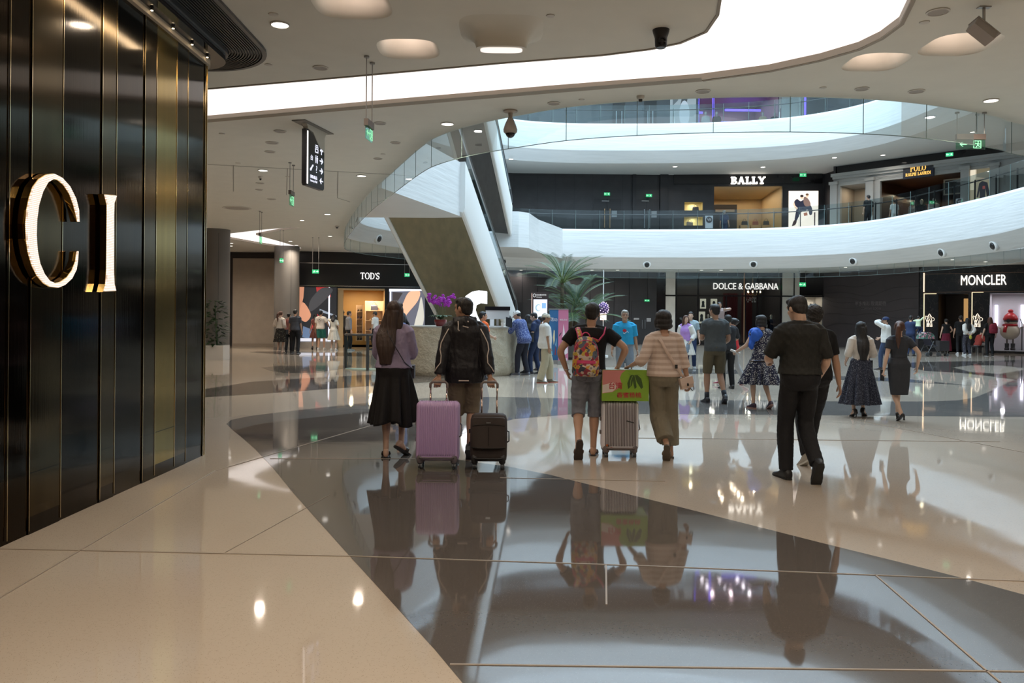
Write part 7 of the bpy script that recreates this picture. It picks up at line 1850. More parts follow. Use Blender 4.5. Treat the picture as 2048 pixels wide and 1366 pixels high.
# suitcases
def wheel(m, c, r=.026, w=.018, mi=0): m.cyl((0, 0, -w / 2), r, w, 16, mi=mi, M=Matrix.Translation(c) @ Matrix.Rotation(math.pi / 2, 4, 'Y'))
def suitcase(loc, tilt, W_, Hc, D_, body, label, kind, hh, hw_=.16, hx=0.0):
 e = empty('suitcase', loc, 0, label, 'suitcase'); e.rotation_euler = (-tilt, 0, 0)
 z0 = .075; seg = 6
 m = MB()
 if kind == 'rib':
  n = 25; front = []; 
  def outline(w, h, r): 
   o = []
   for cx, cz_, a0 in ((w / 2 - r, h / 2 - r, 0), (-w / 2 + r, h / 2 - r, 90), (-w / 2 + r, -h / 2 + r, 180), (w / 2 - r, -h / 2 + r, 270)):
    for j in range(7): a = math.radians(a0 + 15 * j); o.append((cx + r * math.cos(a), cz_ + r * math.sin(a)))
   return o
  rings = []
  for y, g_ in ((-D_ / 2, -.035), (-D_ / 2 + .008, -.014), (-D_ / 2 + .03, 0), (-.012, 0), (-.010, .004), (.010, .004), (.012, 0), (D_ / 2 - .03, 0), (D_ / 2 - .008, -.014), (D_ / 2, -.035)):
   rings.append([Vector((x, y, z + z0 + Hc / 2)) for x, z in outline(W_ + 2 * g_, Hc + 2 * g_, .045)])
  m.loft(rings); m.build('shell', body[0], e, smooth=True, angle=35)
  m = MB(); k = int(W_ / .0195); 
  for i in range(k):
   x = -W_ / 2 + .035 + (W_ - .07) * i / (k - 1); m.tube([V(x, -D_ / 2 + .001, z0 + .05), V(x, -D_ / 2 - .004, z0 + .07), V(x, -D_ / 2 - .004, z0 + Hc - .05), V(x, -D_ / 2 + .012, z0 + Hc - .006), V(x, -D_ / 2 + .05, z0 + Hc + .003), V(x, D_ / 2 - .04, z0 + Hc + .003)], .0052, 6)
  o = m.build('ribs', body[1], e, smooth=True); 
 else:
  rings = []
  for z, g_ in ((0, -.02), (.012, -.005), (.05, 0), (Hc * .5, .004), (Hc - .06, 0), (Hc - .02, -.012), (Hc, -.04)):
   rings.append(sring(V(0, 0, z0 + z), V(1, 0, 0), V(0, 1, 0), W_ / 2 + g_, D_ / 2 + g_, 28, 6))
  m.loft(rings); m.build('shell', body[0], e, smooth=True, angle=50)
  m = MB(); m.loft([sring(V(0, -D_ / 2 - .018, z0 + z), V(1, 0, 0), V(0, 1, 0), W_ / 2 - .012 - q, .035, 24, 5) for z, q in ((.13, .012), (.145, 0), (.34, 0), (Hc - .05, .006), (Hc - .035, .02))]); m.build('front_pocket', body[0], e, smooth=True, angle=50)
  m = MB(); m.tube([V(W_ / 2 * .9 * math.cos(a), -D_ / 2 - .052, z0 + .145 - .012 * math.sin(a)) for a in [math.pi * q / 10 for q in range(11)]], .006, 6); m.build('zip', mat('zip_dark', (.015, .013, .012), .3, .5), e); m = MB(); m.tube([V(x, -D_ / 2 - .052, z0 + Hc - .115 + .01 * (1 - (x / .16) ** 2)) for x in [-.16 + .02 * q for q in range(17)]], .0045, 6); m.build('zip', mat('zip_dark', (.015, .013, .012), .3, .5), e)
  m = MB(); m.tube([V(0, -D_ / 2 - .054, z0 + .16), V(0, -D_ / 2 - .055, z0 + Hc - .13)], .0022, 5); m.build('pocket_seam', MATS['zip_dark'], e)
  m = MB(); m.box((0.0, -D_ / 2 - .055, z0 + Hc - .085), (.045, .004, .012)); m.build('badge', M_steel, e)
 # bottom corners, frame bar and wheels
 M_hub = body[2]
 for sx in (-1, 1):
  for sy in (-1, 1):
   m = MB(); c = (sx * (W_ / 2 - .045), sy * (D_ / 2 - .035)); m.loft([sring(V(c[0], c[1], z), V(1, 0, 0), V(0, 1, 0), rx, ry, 16, 3) for z, rx, ry in ((.045, .018, .02), (.06, .032, .036), (.11, .036, .04), (.135, .030, .03), (.15, .016, .018))]); o = m.build('wheel_housing', M_hub, e, smooth=True, angle=60)
   m = MB(); wheel(m, (c[0] - .010, c[1], .026)); wheel(m, (c[0] + .012, c[1], .026)); m.build('wheel', M_rail, e, smooth=True, angle=50)
 m = MB(); m.tube([V(-W_ / 2 + .04, -D_ / 2 - .012, z0 + .035), V(-W_ / 2 + .06, -D_ / 2 - .022, z0 + .03), V(W_ / 2 - .06, -D_ / 2 - .022, z0 + .03), V(W_ / 2 - .04, -D_ / 2 - .012, z0 + .035)], .008, 8); m.tube([V(-W_ / 2 + .05, -D_ / 2 - .008, z0 + .012), V(W_ / 2 - .05, -D_ / 2 - .008, z0 + .012)], .007, 8); m.build('lower_bar', M_hub, e, smooth=True)
 # side fittings
 for zz in (.35, .62):
  m = MB(); m.box((-W_ / 2 - .008, 0, z0 + Hc * zz), (.018, .05, .04)); m.build('side_latch', M_hub, e)
 m = MB(); m.tube([V(W_ / 2 + .001, -.06, z0 + Hc * .4), V(W_ / 2 + .02, -.05, z0 + Hc * .42), V(W_ / 2 + .02, .05, z0 + Hc * .6), V(W_ / 2 + .001, .06, z0 + Hc * .62)], .007, 8); m.build('side_handle', M_hub, e, smooth=True)
 if hh:
  for sx in (-1, 1):
   m = MB(); m.tube([V(hx + sx * hw_ / 2, D_ / 2 - .035, z0 + Hc - .02), V(hx + sx * hw_ / 2, D_ / 2 - .035, z0 + Hc + hh * .45)], .010, 10); m.tube([V(hx + sx * hw_ / 2, D_ / 2 - .035, z0 + Hc + hh * .45), V(hx + sx * hw_ / 2, D_ / 2 - .035, z0 + Hc + hh)], .0078, 10); m.build('pull_rod', mat('rod_rose', (.58, .45, .40), .25, .9), e, smooth=True)
  m = MB(); a = hw_ / 2 + .004; zt = z0 + Hc + hh; m.tube([V(hx - a, D_ / 2 - .035, zt - .03), V(hx - a, D_ / 2 - .035, zt), V(hx - a + .02, D_ / 2 - .035, zt + .022), V(hx + a - .02, D_ / 2 - .035, zt + .022), V(hx + a, D_ / 2 - .035, zt), V(hx + a, D_ / 2 - .035, zt - .03)], .014, 10, round_caps=True); m.build('pull_grip', mat('grip_grey', (.16, .13, .12), .4), e, smooth=True)
 return e
pp = mat('purple_shell', (.52, .36, .62), .32, coat=.3); suitcase((P(875, 930, 8.0).x, 8.02, 0), .10, .425, .585, .25, (pp, pp, mat('wheel_grey', (.14, .12, .13), .45)), 'large purple ribbed suitcase on wheels standing behind the man in the windbreaker', 'rib', .175, .165, -.01)
bs_ = mat('brown_nylon', (.040, .028, .024), .7, bump=.3, bs=300); suitcase((P(977, 930, 8.0).x, 8.02, 0), .07, .365, .47, .23, (bs_, bs_, mat('wheel_black', (.02, .018, .018), .45)), 'smaller dark brown soft suitcase pulled by the man in the windbreaker', 'soft', .29, .155, -.0)

# 3 man with backpack
e, b, S = person(at(1183, Y=8.72), -0.03, 1.715, 'm', dict(hip=(-.03, 0, .95), side=.05, lf=(-.15, -.22, .20), lfp=1.15, lfy=.15, rf=(.035, .10, .08), lh=(-.275, .02, .955), rh=(.305, .05, 1.005), le=(-1, -.4, .1), re=(1, -.75, .5), head=(-.25, -.05, .04), rpn=(0, 0, -1), rcurl=1.0, lcurl=.8),
 'man in black tee and grey denim shorts wearing a colourful backpack', [dict(t='legs', mat=F_den, name='denim_shorts', len=.60, w=.018, fold=.015, top=.07), dict(t='top', mat=F_tee, name='tee_shirt', sleeve=.33, hem=-.03, grow=.016, sw=.020, fold=.007, hemw=.188)], ('longtop', 'k'), SKIN, ('flip', (.10, .055, .04), (.035, .025, .02)), .0085, False, 3)
F_bp = fab_cells('patchwork_backpack', [(.55, .38, .06), (.04, .05, .07), (.42, .04, .06), (.60, .52, .44), (.10, .13, .18), (.62, .30, .05), (.30, .03, .05), (.58, .50, .40)], 27); F_pink = fab('pink_webbing', (.62, .07, .18), .6)
o = held(e, 'backpack', 'small colourful patterned backpack with pink straps on the man in the black tee', 'backpack')
x0_, y0_ = b.axes(.25); bc = b.spine(.20) - y0_ * .19 - x0_ * .055
def bq(x, y, z): return bc + x0_ * x - y0_ * y + Vector((0, 0, z))
rings = []
for z, w_, d_ in ((-.245, .115, .05), (-.235, .135, .066), (-.15, .148, .078), (0, .140, .076), (.08, .128, .068), (.14, .105, .054), (.175, .07, .036), (.188, .03, .018)):
 rings.append(sring(bq(0, 0, z), x0_, -y0_, w_, d_, 28, 3.2))
m = MB(); m.loft(rings); sc(m.build('main_bag', F_bp, o, smooth=True, angle=60), S)
m = MB(); m.loft([sring(bq(0, .064, z), x0_, -y0_, w_, d_, 24, 4) for z, w_, d_ in ((-.225, .095, .02), (-.21, .108, .034), (-.11, .108, .036), (-.095, .10, .026))]); sc(m.build('front_pocket', F_bp, o, smooth=True, angle=60), S)
m = MB(); m.box((0, 0, 0), (.20, .012, .034), M=Matrix.Translation(bq(0, .094, -.085)) @ Matrix(((x0_.x, y0_.x, 0, 0), (x0_.y, y0_.y, 0, 0), (x0_.z, y0_.z, 1, 0), (0, 0, 0, 1)))); m.tube([bq(.128 * math.cos(a), .066, .02 + .13 * math.sin(a)) for a in [math.pi * q / 12 for q in range(13)]], .004, 6); sc(m.build('pink_trim', F_pink, o, smooth=False), S)
m = MB(); m.tube([bq(.045 * math.cos(a), -.02, .175 + .055 * math.sin(a)) for a in [math.pi * q / 8 for q in range(9)]], .007, 8); sc(m.build('carry_loop', F_pink, o, smooth=True), S)
for sg in (-1, 1):
 pts = [bq(sg * .055, -.01, .165), b.spine(.34) + x0_ * sg * .095 - x0_ * .02 - y0_ * .150, b.spine(.42) + x0_ * sg * .135 - y0_ * .122, b.spine(.475) + x0_ * sg * .150 - y0_ * .055, b.spine(.47) + x0_ * sg * .15 + y0_ * .04, b.spine(.36) + x0_ * sg * .13 + y0_ * .12]
 m = MB(); m.tube(pts, .030, 10, flat=.28, ref=(1, 0, 0), mi=0); st = sc(m.build('strap', F_pink, o, smooth=True), S)
 m = MB(); m.tube([p - y0_ * .004 + (Vector((0, 0, .004)) if i > 2 else Vector()) for i, p in enumerate(pts)], .020, 10, flat=.36, ref=(1, 0, 0)); sc(m.build('strap_print', F_bp, st, smooth=True), S)
m = MB(); w0_ = b.wri['l']; m.tube([w0_ + V(.031 * math.cos(a), .031 * math.sin(a), .01) for a in [2 * math.pi * q / 14 for q in range(15)]], .0045, 6); sc(m.build('bracelet', mat('bracelet', (.45, .42, .40), .4), e), S)
# denim pocket seams
m = MB()
for sx in (-1, 1):
 cxp = b.hip.x + sx * .085; pl = [(cxp - .055, -.124, .945), (cxp - .052, -.128, .86), (cxp, -.130, .845), (cxp + .052, -.128, .86), (cxp + .055, -.124, .945), (cxp - .055, -.124, .95)]
 m.tube([V(*q) for q in pl], .0022, 5)
sc(m.build('pocket_seams', mat('denim_seam', (.07, .07, .085), .8), e), S)

# silver suitcase with fruit box on top
sil = mat('silver_shell', (.80, .77, .80), .4, .1); silr = mat('silver_rib', (.20, .17, .18), .35, .4); Ys = 8.78
sx_ = P(1238, 900, Ys).x
se = suitcase((sx_, Ys, 0), .0, .395, .535, .25, (sil, silr, mat('wheel_grey2', (.17, .14, .135), .45)), 'silver grooved suitcase standing between the backpack man and the woman in beige', 'rib', 0)
T = Matrix.Translation((0, -.134, 0)) @ Rv
def sticker(name, items, label=None):
 root = None
 for k, (c, pls) in enumerate(items):
  m = MB()
  for pl in pls: m.fill([pl], .0, .0012 + .0005 * k, M=T)
  mt = mat('sticker_%02x%02x%02x' % tuple(int(q * 255) for q in c), c, .5); o = m.build(name if root is None else 'print', mt, se if root is None else root)
  if root is None: root = o
sticker('small_sticker', [((.45, .12, .03), [oval(-.145, .135, .016, .012, 12), [(-.11, .12), (-.07, .105), (-.07, .10), (-.11, .112)]]), ((.02, .02, .02), [oval(-.13, .128, .008, .01, 10), [(.06, .395), (.14, .375), (.14, .385), (.065, .405)]])])
e = empty('fruit_box', (P(1247, 700, Ys).x, Ys + .01, .612 + .007), 0, 'green and pink printed cardboard fruit box lying on the silver suitcase', 'box')
bw, bd, bh = .505, .36, .335
m = MB(); m.box((0, 0, bh / 2), (bw, bd, bh)); m.build('carton', mat('carton_green', (.24, .42, .04), .35), e)
T = Matrix.Translation((0, -bd / 2 - .0005, 0)) @ Rv
c_pink = mat('carton_pink', (.62, .23, .22), .35); c_pale = mat('carton_pale', (.72, .62, .56), .35); c_redt = mat('carton_red', (.50, .03, .05), .4); c_dkg = mat('carton_darkgreen', (.05, .10, .02), .4); c_lg = mat('carton_leaf', (.22, .38, .06), .4)
m = MB(); m.fill([[(-bw / 2 + .004, .08), (-.14, .095), (-.07, .14), (-.045, .20), (-.06, .25), (-.04, .30), (-.0, bh - .004), (-bw / 2 + .004, bh - .004)]], 0, .001, M=T); m.build('pink_field', c_pink, e)
m = MB(); m.fill([[(-bw / 2 + .004, .085), (-.14, .10), (-.085, .15), (-.13, .20), (-bw / 2 + .004, .17)]], 0, .0015, M=T); m.build('pale_field', c_pale, e)
m = MB(); m.fill([[(.03, .13), (.02, .19), (.05, .27), (.075, .29), (.085, .24), (.07, .17)], [(.10, .28), (.12, .21), (.17, .15), (.19, .16), (.17, .24), (.13, .28)], [(.0, .27), (.03, .31), (.05, .30), (.02, .26)]][:1], 0, .002, M=T); m.fill([[(.10, .28), (.12, .21), (.17, .13), (.19, .15), (.17, .24), (.13, .28)]], 0, .002, M=T); m.fill([[(.072, .275), (.085, .19), (.10, .13), (.12, .15), (.11, .22), (.095, .28)]], 0, .0021, M=T); m.build('fruit_print', c_dkg, e)
m = MB(); m.tube([T @ V(x, y, .002) for x, y in ((.02, .31), (.05, .285), (.09, .28), (.13, .29), (.17, .275))], .003, 5); m.tube([T @ V(x, y, .003) for x, y in ((.05, .16), (.055, .22), (.075, .27))], .004, 5); m.build('twig_print', c_lg, e)
m = MB(); m.text('台湾', T @ Matrix.Translation((-.105, .165, .002)), w=.145, h=.075, depth=.002, bold=.01); m.text('香蜜杨桃', T @ Matrix.Translation((.04, .065, .002)), w=.265, h=.058, depth=.002, bold=.01); m.build('lettering', c_redt, e)
m = MB(); m.box((0, 0, bh + .0008), (bw * .99, bd * .99, .0014)); m.build('top_sheet', mat('carton_top', (.50, .55, .45), .25, var=.3, vs=9), e)
m = MB(); m.box((0, 0, bh + .002), (bw * .98, .055, .0012)); m.build('clear_tape', mat('tape', (.66, .62, .58), .12), e)

# 4 woman in beige striped knit
e, b, S = person(at(1328, Y=8.62), 0.05, 1.64, 'f', dict(hip=(.0, 0, .95), lf=(.0, -.16, .19), lfp=.95, lfy=-.2, rf=(.105, .08, .08), rfy=-.05, lh=(-.36, .12, 1.06), rh=(.30, .03, .83), le=(-.5, -.2, -1), re=(.8, -.6, 0), head=(.25, -.03, -.03), sh=.150, lpn=(0, 0, -1), lcurl=.6, rcurl=1.3),
 'woman in beige striped knit top and wide olive trousers with short bobbed hair', [dict(t='legs', mat=F_olv, name='wide_trousers', len=.93, w=.014, flare=.036, fold=.012, top=.11, ff=(42, 42, 8)), dict(t='top', mat=F_str, name='knit_top', sleeve=.66, hem=.0, hemw=.182, wide=.02, sw=.016, flare=.035, neck=.455, loose=.8, fold=.006)], ('bob', 'k'), SKIN, ('flip', (.20, .15, .10), (.11, .085, .06)), .0085, False, 4)
o = held(e, 'shoulder_bag', 'small cream shoulder bag with buckled strap worn by the woman in the striped knit', 'bag')
m = MB(); x_, y_ = b.axes(.3); m.tube([b.spine(.455) - x_ * .085 - y_ * .05, b.spine(.40) - x_ * .065 - y_ * .145, b.spine(.28) - x_ * .005 - y_ * .160, b.spine(.14) + x_ * .085 - y_ * .165, b.spine(.03) + x_ * .165 - y_ * .150, b.spine(-.01) + x_ * .20 - y_ * .13], .017, 8, flat=.25, ref=(.7, 0, .5)); sc(m.build('strap', mat('bag_cream', (.60, .46, .38), .45), o, smooth=True), S)
R_ = Matrix.Translation((.225, -.125, .885)) @ Matrix.Rotation(-.22, 4, 'Y') @ Matrix.Rotation(.2, 4, 'Z')
m = MB(); m.rbox((0, 0, 0), (.155, .06, .125), .012, M=R_); sc(m.build('pouch', MATS['bag_cream'], o), S)
m = MB(); m.rbox((0, -.034, .02), (.16, .008, .085), .003, M=R_); sc(m.build('flap', mat('bag_flap', (.66, .52, .44), .4), o), S)
m = MB(); m.box((0, -.04, -.02), (.02, .006, .03), M=R_); m.tube([R_ @ V(.02, -.03, -.06), R_ @ V(.04, -.035, -.10), R_ @ V(.065, -.03, -.09), R_ @ V(.075, -.02, -.02)], .005, 6); sc(m.build('black_clasp', mat('clasp_black', (.02, .02, .02), .4), o), S)
m = MB(); cb = b.spine(.12) + x_ * .10 - y_ * .172; m.box(cb, (.03, .006, .045), M=None); sc(m.build('buckle', MATS['clasp_black'], o), S)

# 5 man in black shirt
e, b, S = person(at(1600, Y=7.50), 0.02, 1.785, 'm', dict(lf=(-.085, .10, .08), rf=(.092, -.18, .19), rfp=1.05, rfy=-.03, lfy=.14, lh=(-.205, .28, 1.085), rh=(.215, .12, .93), le=(-.55, -1, -.4), re=(.35, -1, 0), head=(.28, -.28, 0), sh=.168, twist=.06, rcurl=1.4, lcurl=.9),
 'man in all black shirt and trousers walking away at the front right', [dict(t='legs', mat=F_ptr, name='trousers', len=1.0, w=.010, flare=.008, fold=.010, top=.095), dict(t='top', mat=F_shirt, name='shirt', sleeve=.50, hem=.035, hemw=.168, grow=.018, sw=.020, wide=.016, collar=True, loose=.55, fold=.009, neck=.49)], ('short', 'k'), SKIN2, ('shoe', (.014, .013, .013), (.012, .012, .012)), .0085, False, 5)
m = MB(); x_, y_ = b.axes(.05); m.loft([sring(b.spine(z) + y_ * -.008, x_, y_, rx, .128, 32) for z, rx in ((.045, .178), (.085, .172))]); sc(m.build('belt', mat('belt_black', (.02, .016, .015), .4), e, smooth=True, angle=60), S)
o = held(e, 'tablet', 'dark tablet held in the left hand of the man in black', 'tablet'); m = MB(); m.rbox((-.235, .40, 1.075), (.17, .12, .012), .008); sc(m.build('tablet_body', M_blackg, o), S)
# 6 person walking just beyond him
e, b, S = person(at(1628, Y=8.35), -0.05, 1.70, 'm', dict(lf=(-.11, -.12, .12), lfp=.5, rf=(-.02, .14, .08), lfy=.3, rfy=-.2, lh=(-.22, .2, 1.0), rh=(.275, .02, .86), head=(-.25, -.1, 0), re=(.7, -.7, 0)),
 'curly haired person in dark clothes and beige sneakers hidden behind the man in black', [dict(t='legs', mat=F_ptr, name='trousers', len=1.0, w=.014), dict(t='top', mat=F_tee, name='tee_shirt', sleeve=.4, hem=-.04)], ('curly', 'k'), SKIN, ('shoe', (.42, .38, .32), (.6, .58, .52)), .010, False, 6)

# == MIDDLE DISTANCE, RIGHT
e, b, S = person(at(1721, Y=12.4), 0.0, 1.515, 'f', dict(lf=(-.10, .02, .115), rf=(.10, .10, .125), lfp=.42, rfp=.42, rfy=-.7, lh=(-.20, .15, .98), rh=(.17, .20, 1.05), re=(.4, -1, -.4), le=(-.4, -1, 0), head=(-.95, 0, 0)),
 'woman in cream top and long navy sprigged skirt with waist length black hair', [dict(t='skirt', mat=F_nfl, name='long_skirt', hem=-.72, top=.10, flare=.115, pleats=10, amp=.022), dict(t='top', mat=F_crm, name='cream_top', sleeve=.60, hem=.06, hemw=.150, sw=.022)], ('longer', 'k'), SKIN2, ('strap', (.015, .013, .014), None, .09), .010, True, 7)
o = held(e, 'shoulder_bag', 'black shoulder bag at the hip of the woman in the long navy skirt', 'bag'); m = MB(); m.rbox((.20, .10, .93), (.06, .20, .17), .02); m.tube([V(.20, .10, 1.0), V(.17, -.06, 1.22), V(.13, -.03, 1.40), V(.15, .08, 1.3)], .006, 6); sc(m.build('bag_body', mat('bag_black', (.015, .014, .015), .5), o, smooth=False), S)
e, b, S = person(at(1798, Y=11.95), 0.0, 1.53, 'f', dict(lf=(.0, -.10, .13), lfp=.45, rf=(.06, .16, .12), rfp=.35, rfy=-.6, lh=(-.27, -.02, .86), rh=(.29, -.05, .93), head=(-.55, 0, .03), le=(-.7, -.6, 0), re=(.7, -.7, 0), lcurl=1.1),
 'woman in fitted charcoal dress with a long brown ponytail', [dict(t='skirt', mat=F_gry, name='dress_skirt', hem=-.50, top=.13, flare=-.045, fe=1.8, pleats=3, amp=.004, swayy=.02), dict(t='top', mat=F_gry, name='dress_bodice', sleeve=.30, hem=.09, hemw=.13, sw=.014, loose=.0, grow=.010, fold=.004)], ('pony', 'r'), SKIN2, ('heel', (.014, .013, .014), None, .05), .010, True, 8)
o = held(e, 'clutch_purse', 'black clutch purse in the left hand of the woman in the charcoal dress', 'purse'); m = MB(); m.rbox((-.275, .02, .78), (.035, .10, .19), .012); sc(m.build('purse_body', MATS['bag_black'], o), S)
e, b, S = person(at(1430, Y=14.2), 0.05, 1.80, 'm', dict(lf=(-.12, .05, .08), rf=(.14, -.12, .13), rfp=.55, lh=(-.12, .30, 1.12), rh=(.20, .22, 1.0), le=(-.5, -1, -.3), re=(.5, -1, -.4), head=(.35, 0, 0)),
 'man in slate grey tee and olive shorts facing the black glass shop front', [dict(t='legs', mat=F_kh2, name='shorts', len=.50, w=.020), dict(t='top', mat=F_grt, name='tee_shirt', sleeve=.38, hem=-.05, sw=.018, hemw=.195)], ('short', 'k'), SKIN, ('shoe', (.02, .02, .025), (.05, .05, .06)), .011, False, 9)
m = MB()
for k in 'lr': m.tube([b.ank[k] + (b.knee[k] - b.ank[k]) * t for t in (-.05, .12, .25)], [.042, .042, .044], 12)
sc(m.build('socks', mat('sock_dark', (.02, .025, .035), .8), e, smooth=True), S)
e, b, S = person(at(1523, Y=13.4), 0.18, 1.61, 'f', dict(lf=(-.12, .06, .08), rf=(.14, -.08, .12), rfp=.45, rfy=-.15, lh=(-.36, .26, 1.03), rh=(.05, .28, 1.10), le=(-.5, -.2, -1), re=(1, -.3, -.5), head=(.35, -.05, .03), lcurl=1.2),
 'woman in navy and white leaf print dress with short black hair', [dict(t='skirt', mat=F_flw, name='dress_skirt', hem=-.50, top=.13, flare=.125, pleats=12, amp=.024), dict(t='top', mat=F_flw, name='dress_bodice', sleeve=.16, hem=.10, hemw=.13, loose=.0)], ('bob', 'k'), SKIN2, ('shoe', (.04, .02, .04), (.45, .25, .2)), .010, False, 10)
o = held(e, 'rolled_paper', 'white rolled paper held out by the woman in the leaf print dress', 'paper roll'); m = MB(); m.tube([V(-.46, .30, 1.06), V(-.30, .24, .99)], .022, 14); sc(m.build('roll', mat('paper_white2', (.7, .69, .66), .6), o, smooth=True, angle=40), S)
o = held(e, 'folded_jacket', 'bright blue jacket slung over the left shoulder of the woman in the leaf print dress', 'jacket'); m = MB()
for c_, r_ in (((-.13, -.03, 1.42), (.10, .10, .06)), ((-.17, -.08, 1.33), (.08, .07, .11)), ((-.19, .0, 1.26), (.06, .08, .13)), ((-.10, -.10, 1.37), (.07, .05, .07)), ((-.21, -.03, 1.17), (.05, .06, .09)), ((-.16, .09, 1.3), (.06, .05, .13))): m.ell(c_, r_, 14, 10)
me = evalmesh(m, .012, 2); folds(me, .018, (22, 22, 12), 5); finish('jacket_cloth', me, fab('royal_blue', (.03, .12, .55), .6), o, S=S)
e, b, S = person(at(1467, Y=18.0), 1.15, 1.55, 'f', dict(lf=(-.10, .30, .09), rf=(.10, -.28, .12), rfp=.4, lh=(-.1, .33, 1.28), rh=(.12, .33, 1.28), le=(-1, -.3, -1), re=(1, -.3, -1), head=(-.2, .25, 0)),
 'woman in bright red top and pale cropped trousers reaching up to the child', [dict(t='legs', mat=F_ltg, name='cropped_trousers', len=.86, w=.012), dict(t='top', mat=F_red, name='red_top', sleeve=.45, hem=-.06, sw=.02, hemw=.19)], ('bun', 'k'), SKIN2, ('shoe', (.25, .02, .04), (.5, .3, .3)), .012, False, 11)
e, b, S = person(at(1456, Y=17.1), .1, 1.62, 'm', dict(lh=(-.08, .30, 1.15), rh=(.15, .32, 1.1), le=(-1, -.4, -.5), re=(1, -.4, -.5)), 'dark dressed person behind the grey tee man, carrying the child', [dict(t='legs', mat=F_ptr, name='trousers', w=.012), dict(t='top', mat=F_gry, name='tee_shirt', sleeve=.5, hem=-.05)], ('short', 'k'), SKIN, ('shoe', (.02, .02, .02), None), .014, False, 12)
e, b, S = person((P(1449, 620, 17.0).x, 17.38, 1.02), 3.0, .95, 'm', dict(hip=(0, 0, .78), lf=(-.14, .22, .38), rf=(.14, .22, .38), lh=(-.22, .25, 1.25), rh=(.22, .25, 1.2), head=(0, .0, .1), knee=(0, 1, .3)), 'small laughing child in pale top carried above the crowd', [dict(t='legs', mat=F_ltg, name='trousers', w=.02), dict(t='top', mat=fab('pale_pink_top', (.55, .45, .45)), name='top', sleeve=.5, hem=-.02)], ('crop', 'k'), SKIN2, ('shoe', (.4, .4, .42), None), .012, True, 13)
e, b, S = person(at(1249, Y=16.6), math.pi + .05, 1.70, 'm', dict(lf=(-.10, .05, .08), rf=(.10, -.06, .08), lh=(-.27, .0, .86), rh=(.27, .02, .86), head=(-.1, 0, 0)),
 'elderly man with grey hair and glasses in bright blue tee, walking towards the viewer', [dict(t='legs', mat=F_gb, name='trousers', len=1.0, w=.024, top=.14), dict(t='top', mat=F_cyan, name='blue_tee', sleeve=.45, hem=.03, hemw=.180, sw=.030, wide=.02)], ('short', 'g'), SKIN, ('shoe', (.05, .05, .06), None), .009, True, 14)
m = MB()
for sg in (-1, 1): m.tube([b.hc + b.HR @ Vector((sg * .031 + .019 * math.cos(a), .0975, .006 + .015 * math.sin(a))) for a in [2 * math.pi * q / 12 for q in range(13)]], .0022, 5); m.tube([b.hc + b.HR @ Vector(q) for q in ((sg * .05, .097, .008), (sg * .08, .04, .008), (sg * .082, -.01, .0))], .002, 5)
sc(m.build('glasses', mat('glasses_dark', (.03, .025, .02), .4), e), S)
m = MB(); Tt = Matrix.Translation((0, .146, 1.22)) @ Matrix.Rotation(math.pi, 4, 'Z') @ Rv
m.fill([oval(-.03, .02, .04, .032, 16)], 0, .004, M=Tt); m.build('red_print', mat('print_red', (.55, .03, .05), .6), e); 
m = MB(); m.tube([Tt @ V(x, y, .004) for x, y in ((.05, -.03), (.03, .01), (0, -.02), (-.03, -.04), (-.06, -.03))], .006, 5); m.build('white_print', mat('print_white', (.65, .7, .75), .6), e)
e, b, S = person(at(1371, Y=22.0), 2.5, 1.61, 'f', dict(lf=(-.08, .12, .08), rf=(.08, -.16, .12), rfp=.5, lh=(-.22, .1, .95), rh=(.24, .05, .9), head=(.8, 0, 0)),
 'woman in lilac tee and loose white cardigan walking left, far behind the beige knit', [dict(t='legs', mat=F_gb, name='shorts', len=.42, w=.03), dict(t='skirt', mat=F_wht, name='cardigan_tail', hem=-.42, top=.2, flare=.08, pleats=7), dict(t='top', mat=F_pur, name='lilac_tee', sleeve=.1, hem=-.02), dict(t='top', mat=F_wht, name='cardigan', sleeve=.9, hem=.15, neck=.40, sw=.03, grow=.012)], ('shoulder', 'r'), SKIN2, ('shoe', (.03, .03, .05), None), .014, True, 15)
e, b, S = person(at(1381, Y=23.6), 2.9, 1.72, 'm', dict(), 'man in pale blue tee just behind the woman in the white cardigan', [dict(t='legs', mat=F_nvy, name='trousers'), dict(t='top', mat=fab('pale_grey_blue', (.30, .38, .42)), name='tee_shirt', sleeve=.42, hem=-.04, sw=.02)], ('short', 'k'), SKIN2, ('shoe', (.2, .2, .2), None), .015, True, 16)
e, b, S = person(at(1772, Y=23.8), .75, 1.62, 'm', dict(lf=(-.12, .12, .08), rf=(.10, -.12, .10), lh=(-.05, .12, 1.58), rh=(.16, .26, 1.02), le=(-1, .3, -.4), re=(1, -.6, 0), head=(.5, 0, 0)),
 'man in white shirt, navy cap and jeans holding a hand to his ear', [dict(t='legs', mat=F_dnm, name='jeans'), dict(t='top', mat=F_wht, name='white_shirt', sleeve=.9, hem=-.07, sw=.022, wide=.02, hemw=.20), dict(t='cap', mat=fab('cap_navy', (.02, .03, .08)))], ('crop', 'k'), SKIN, ('shoe', (.05, .04, .04), None), .014, True, 17)

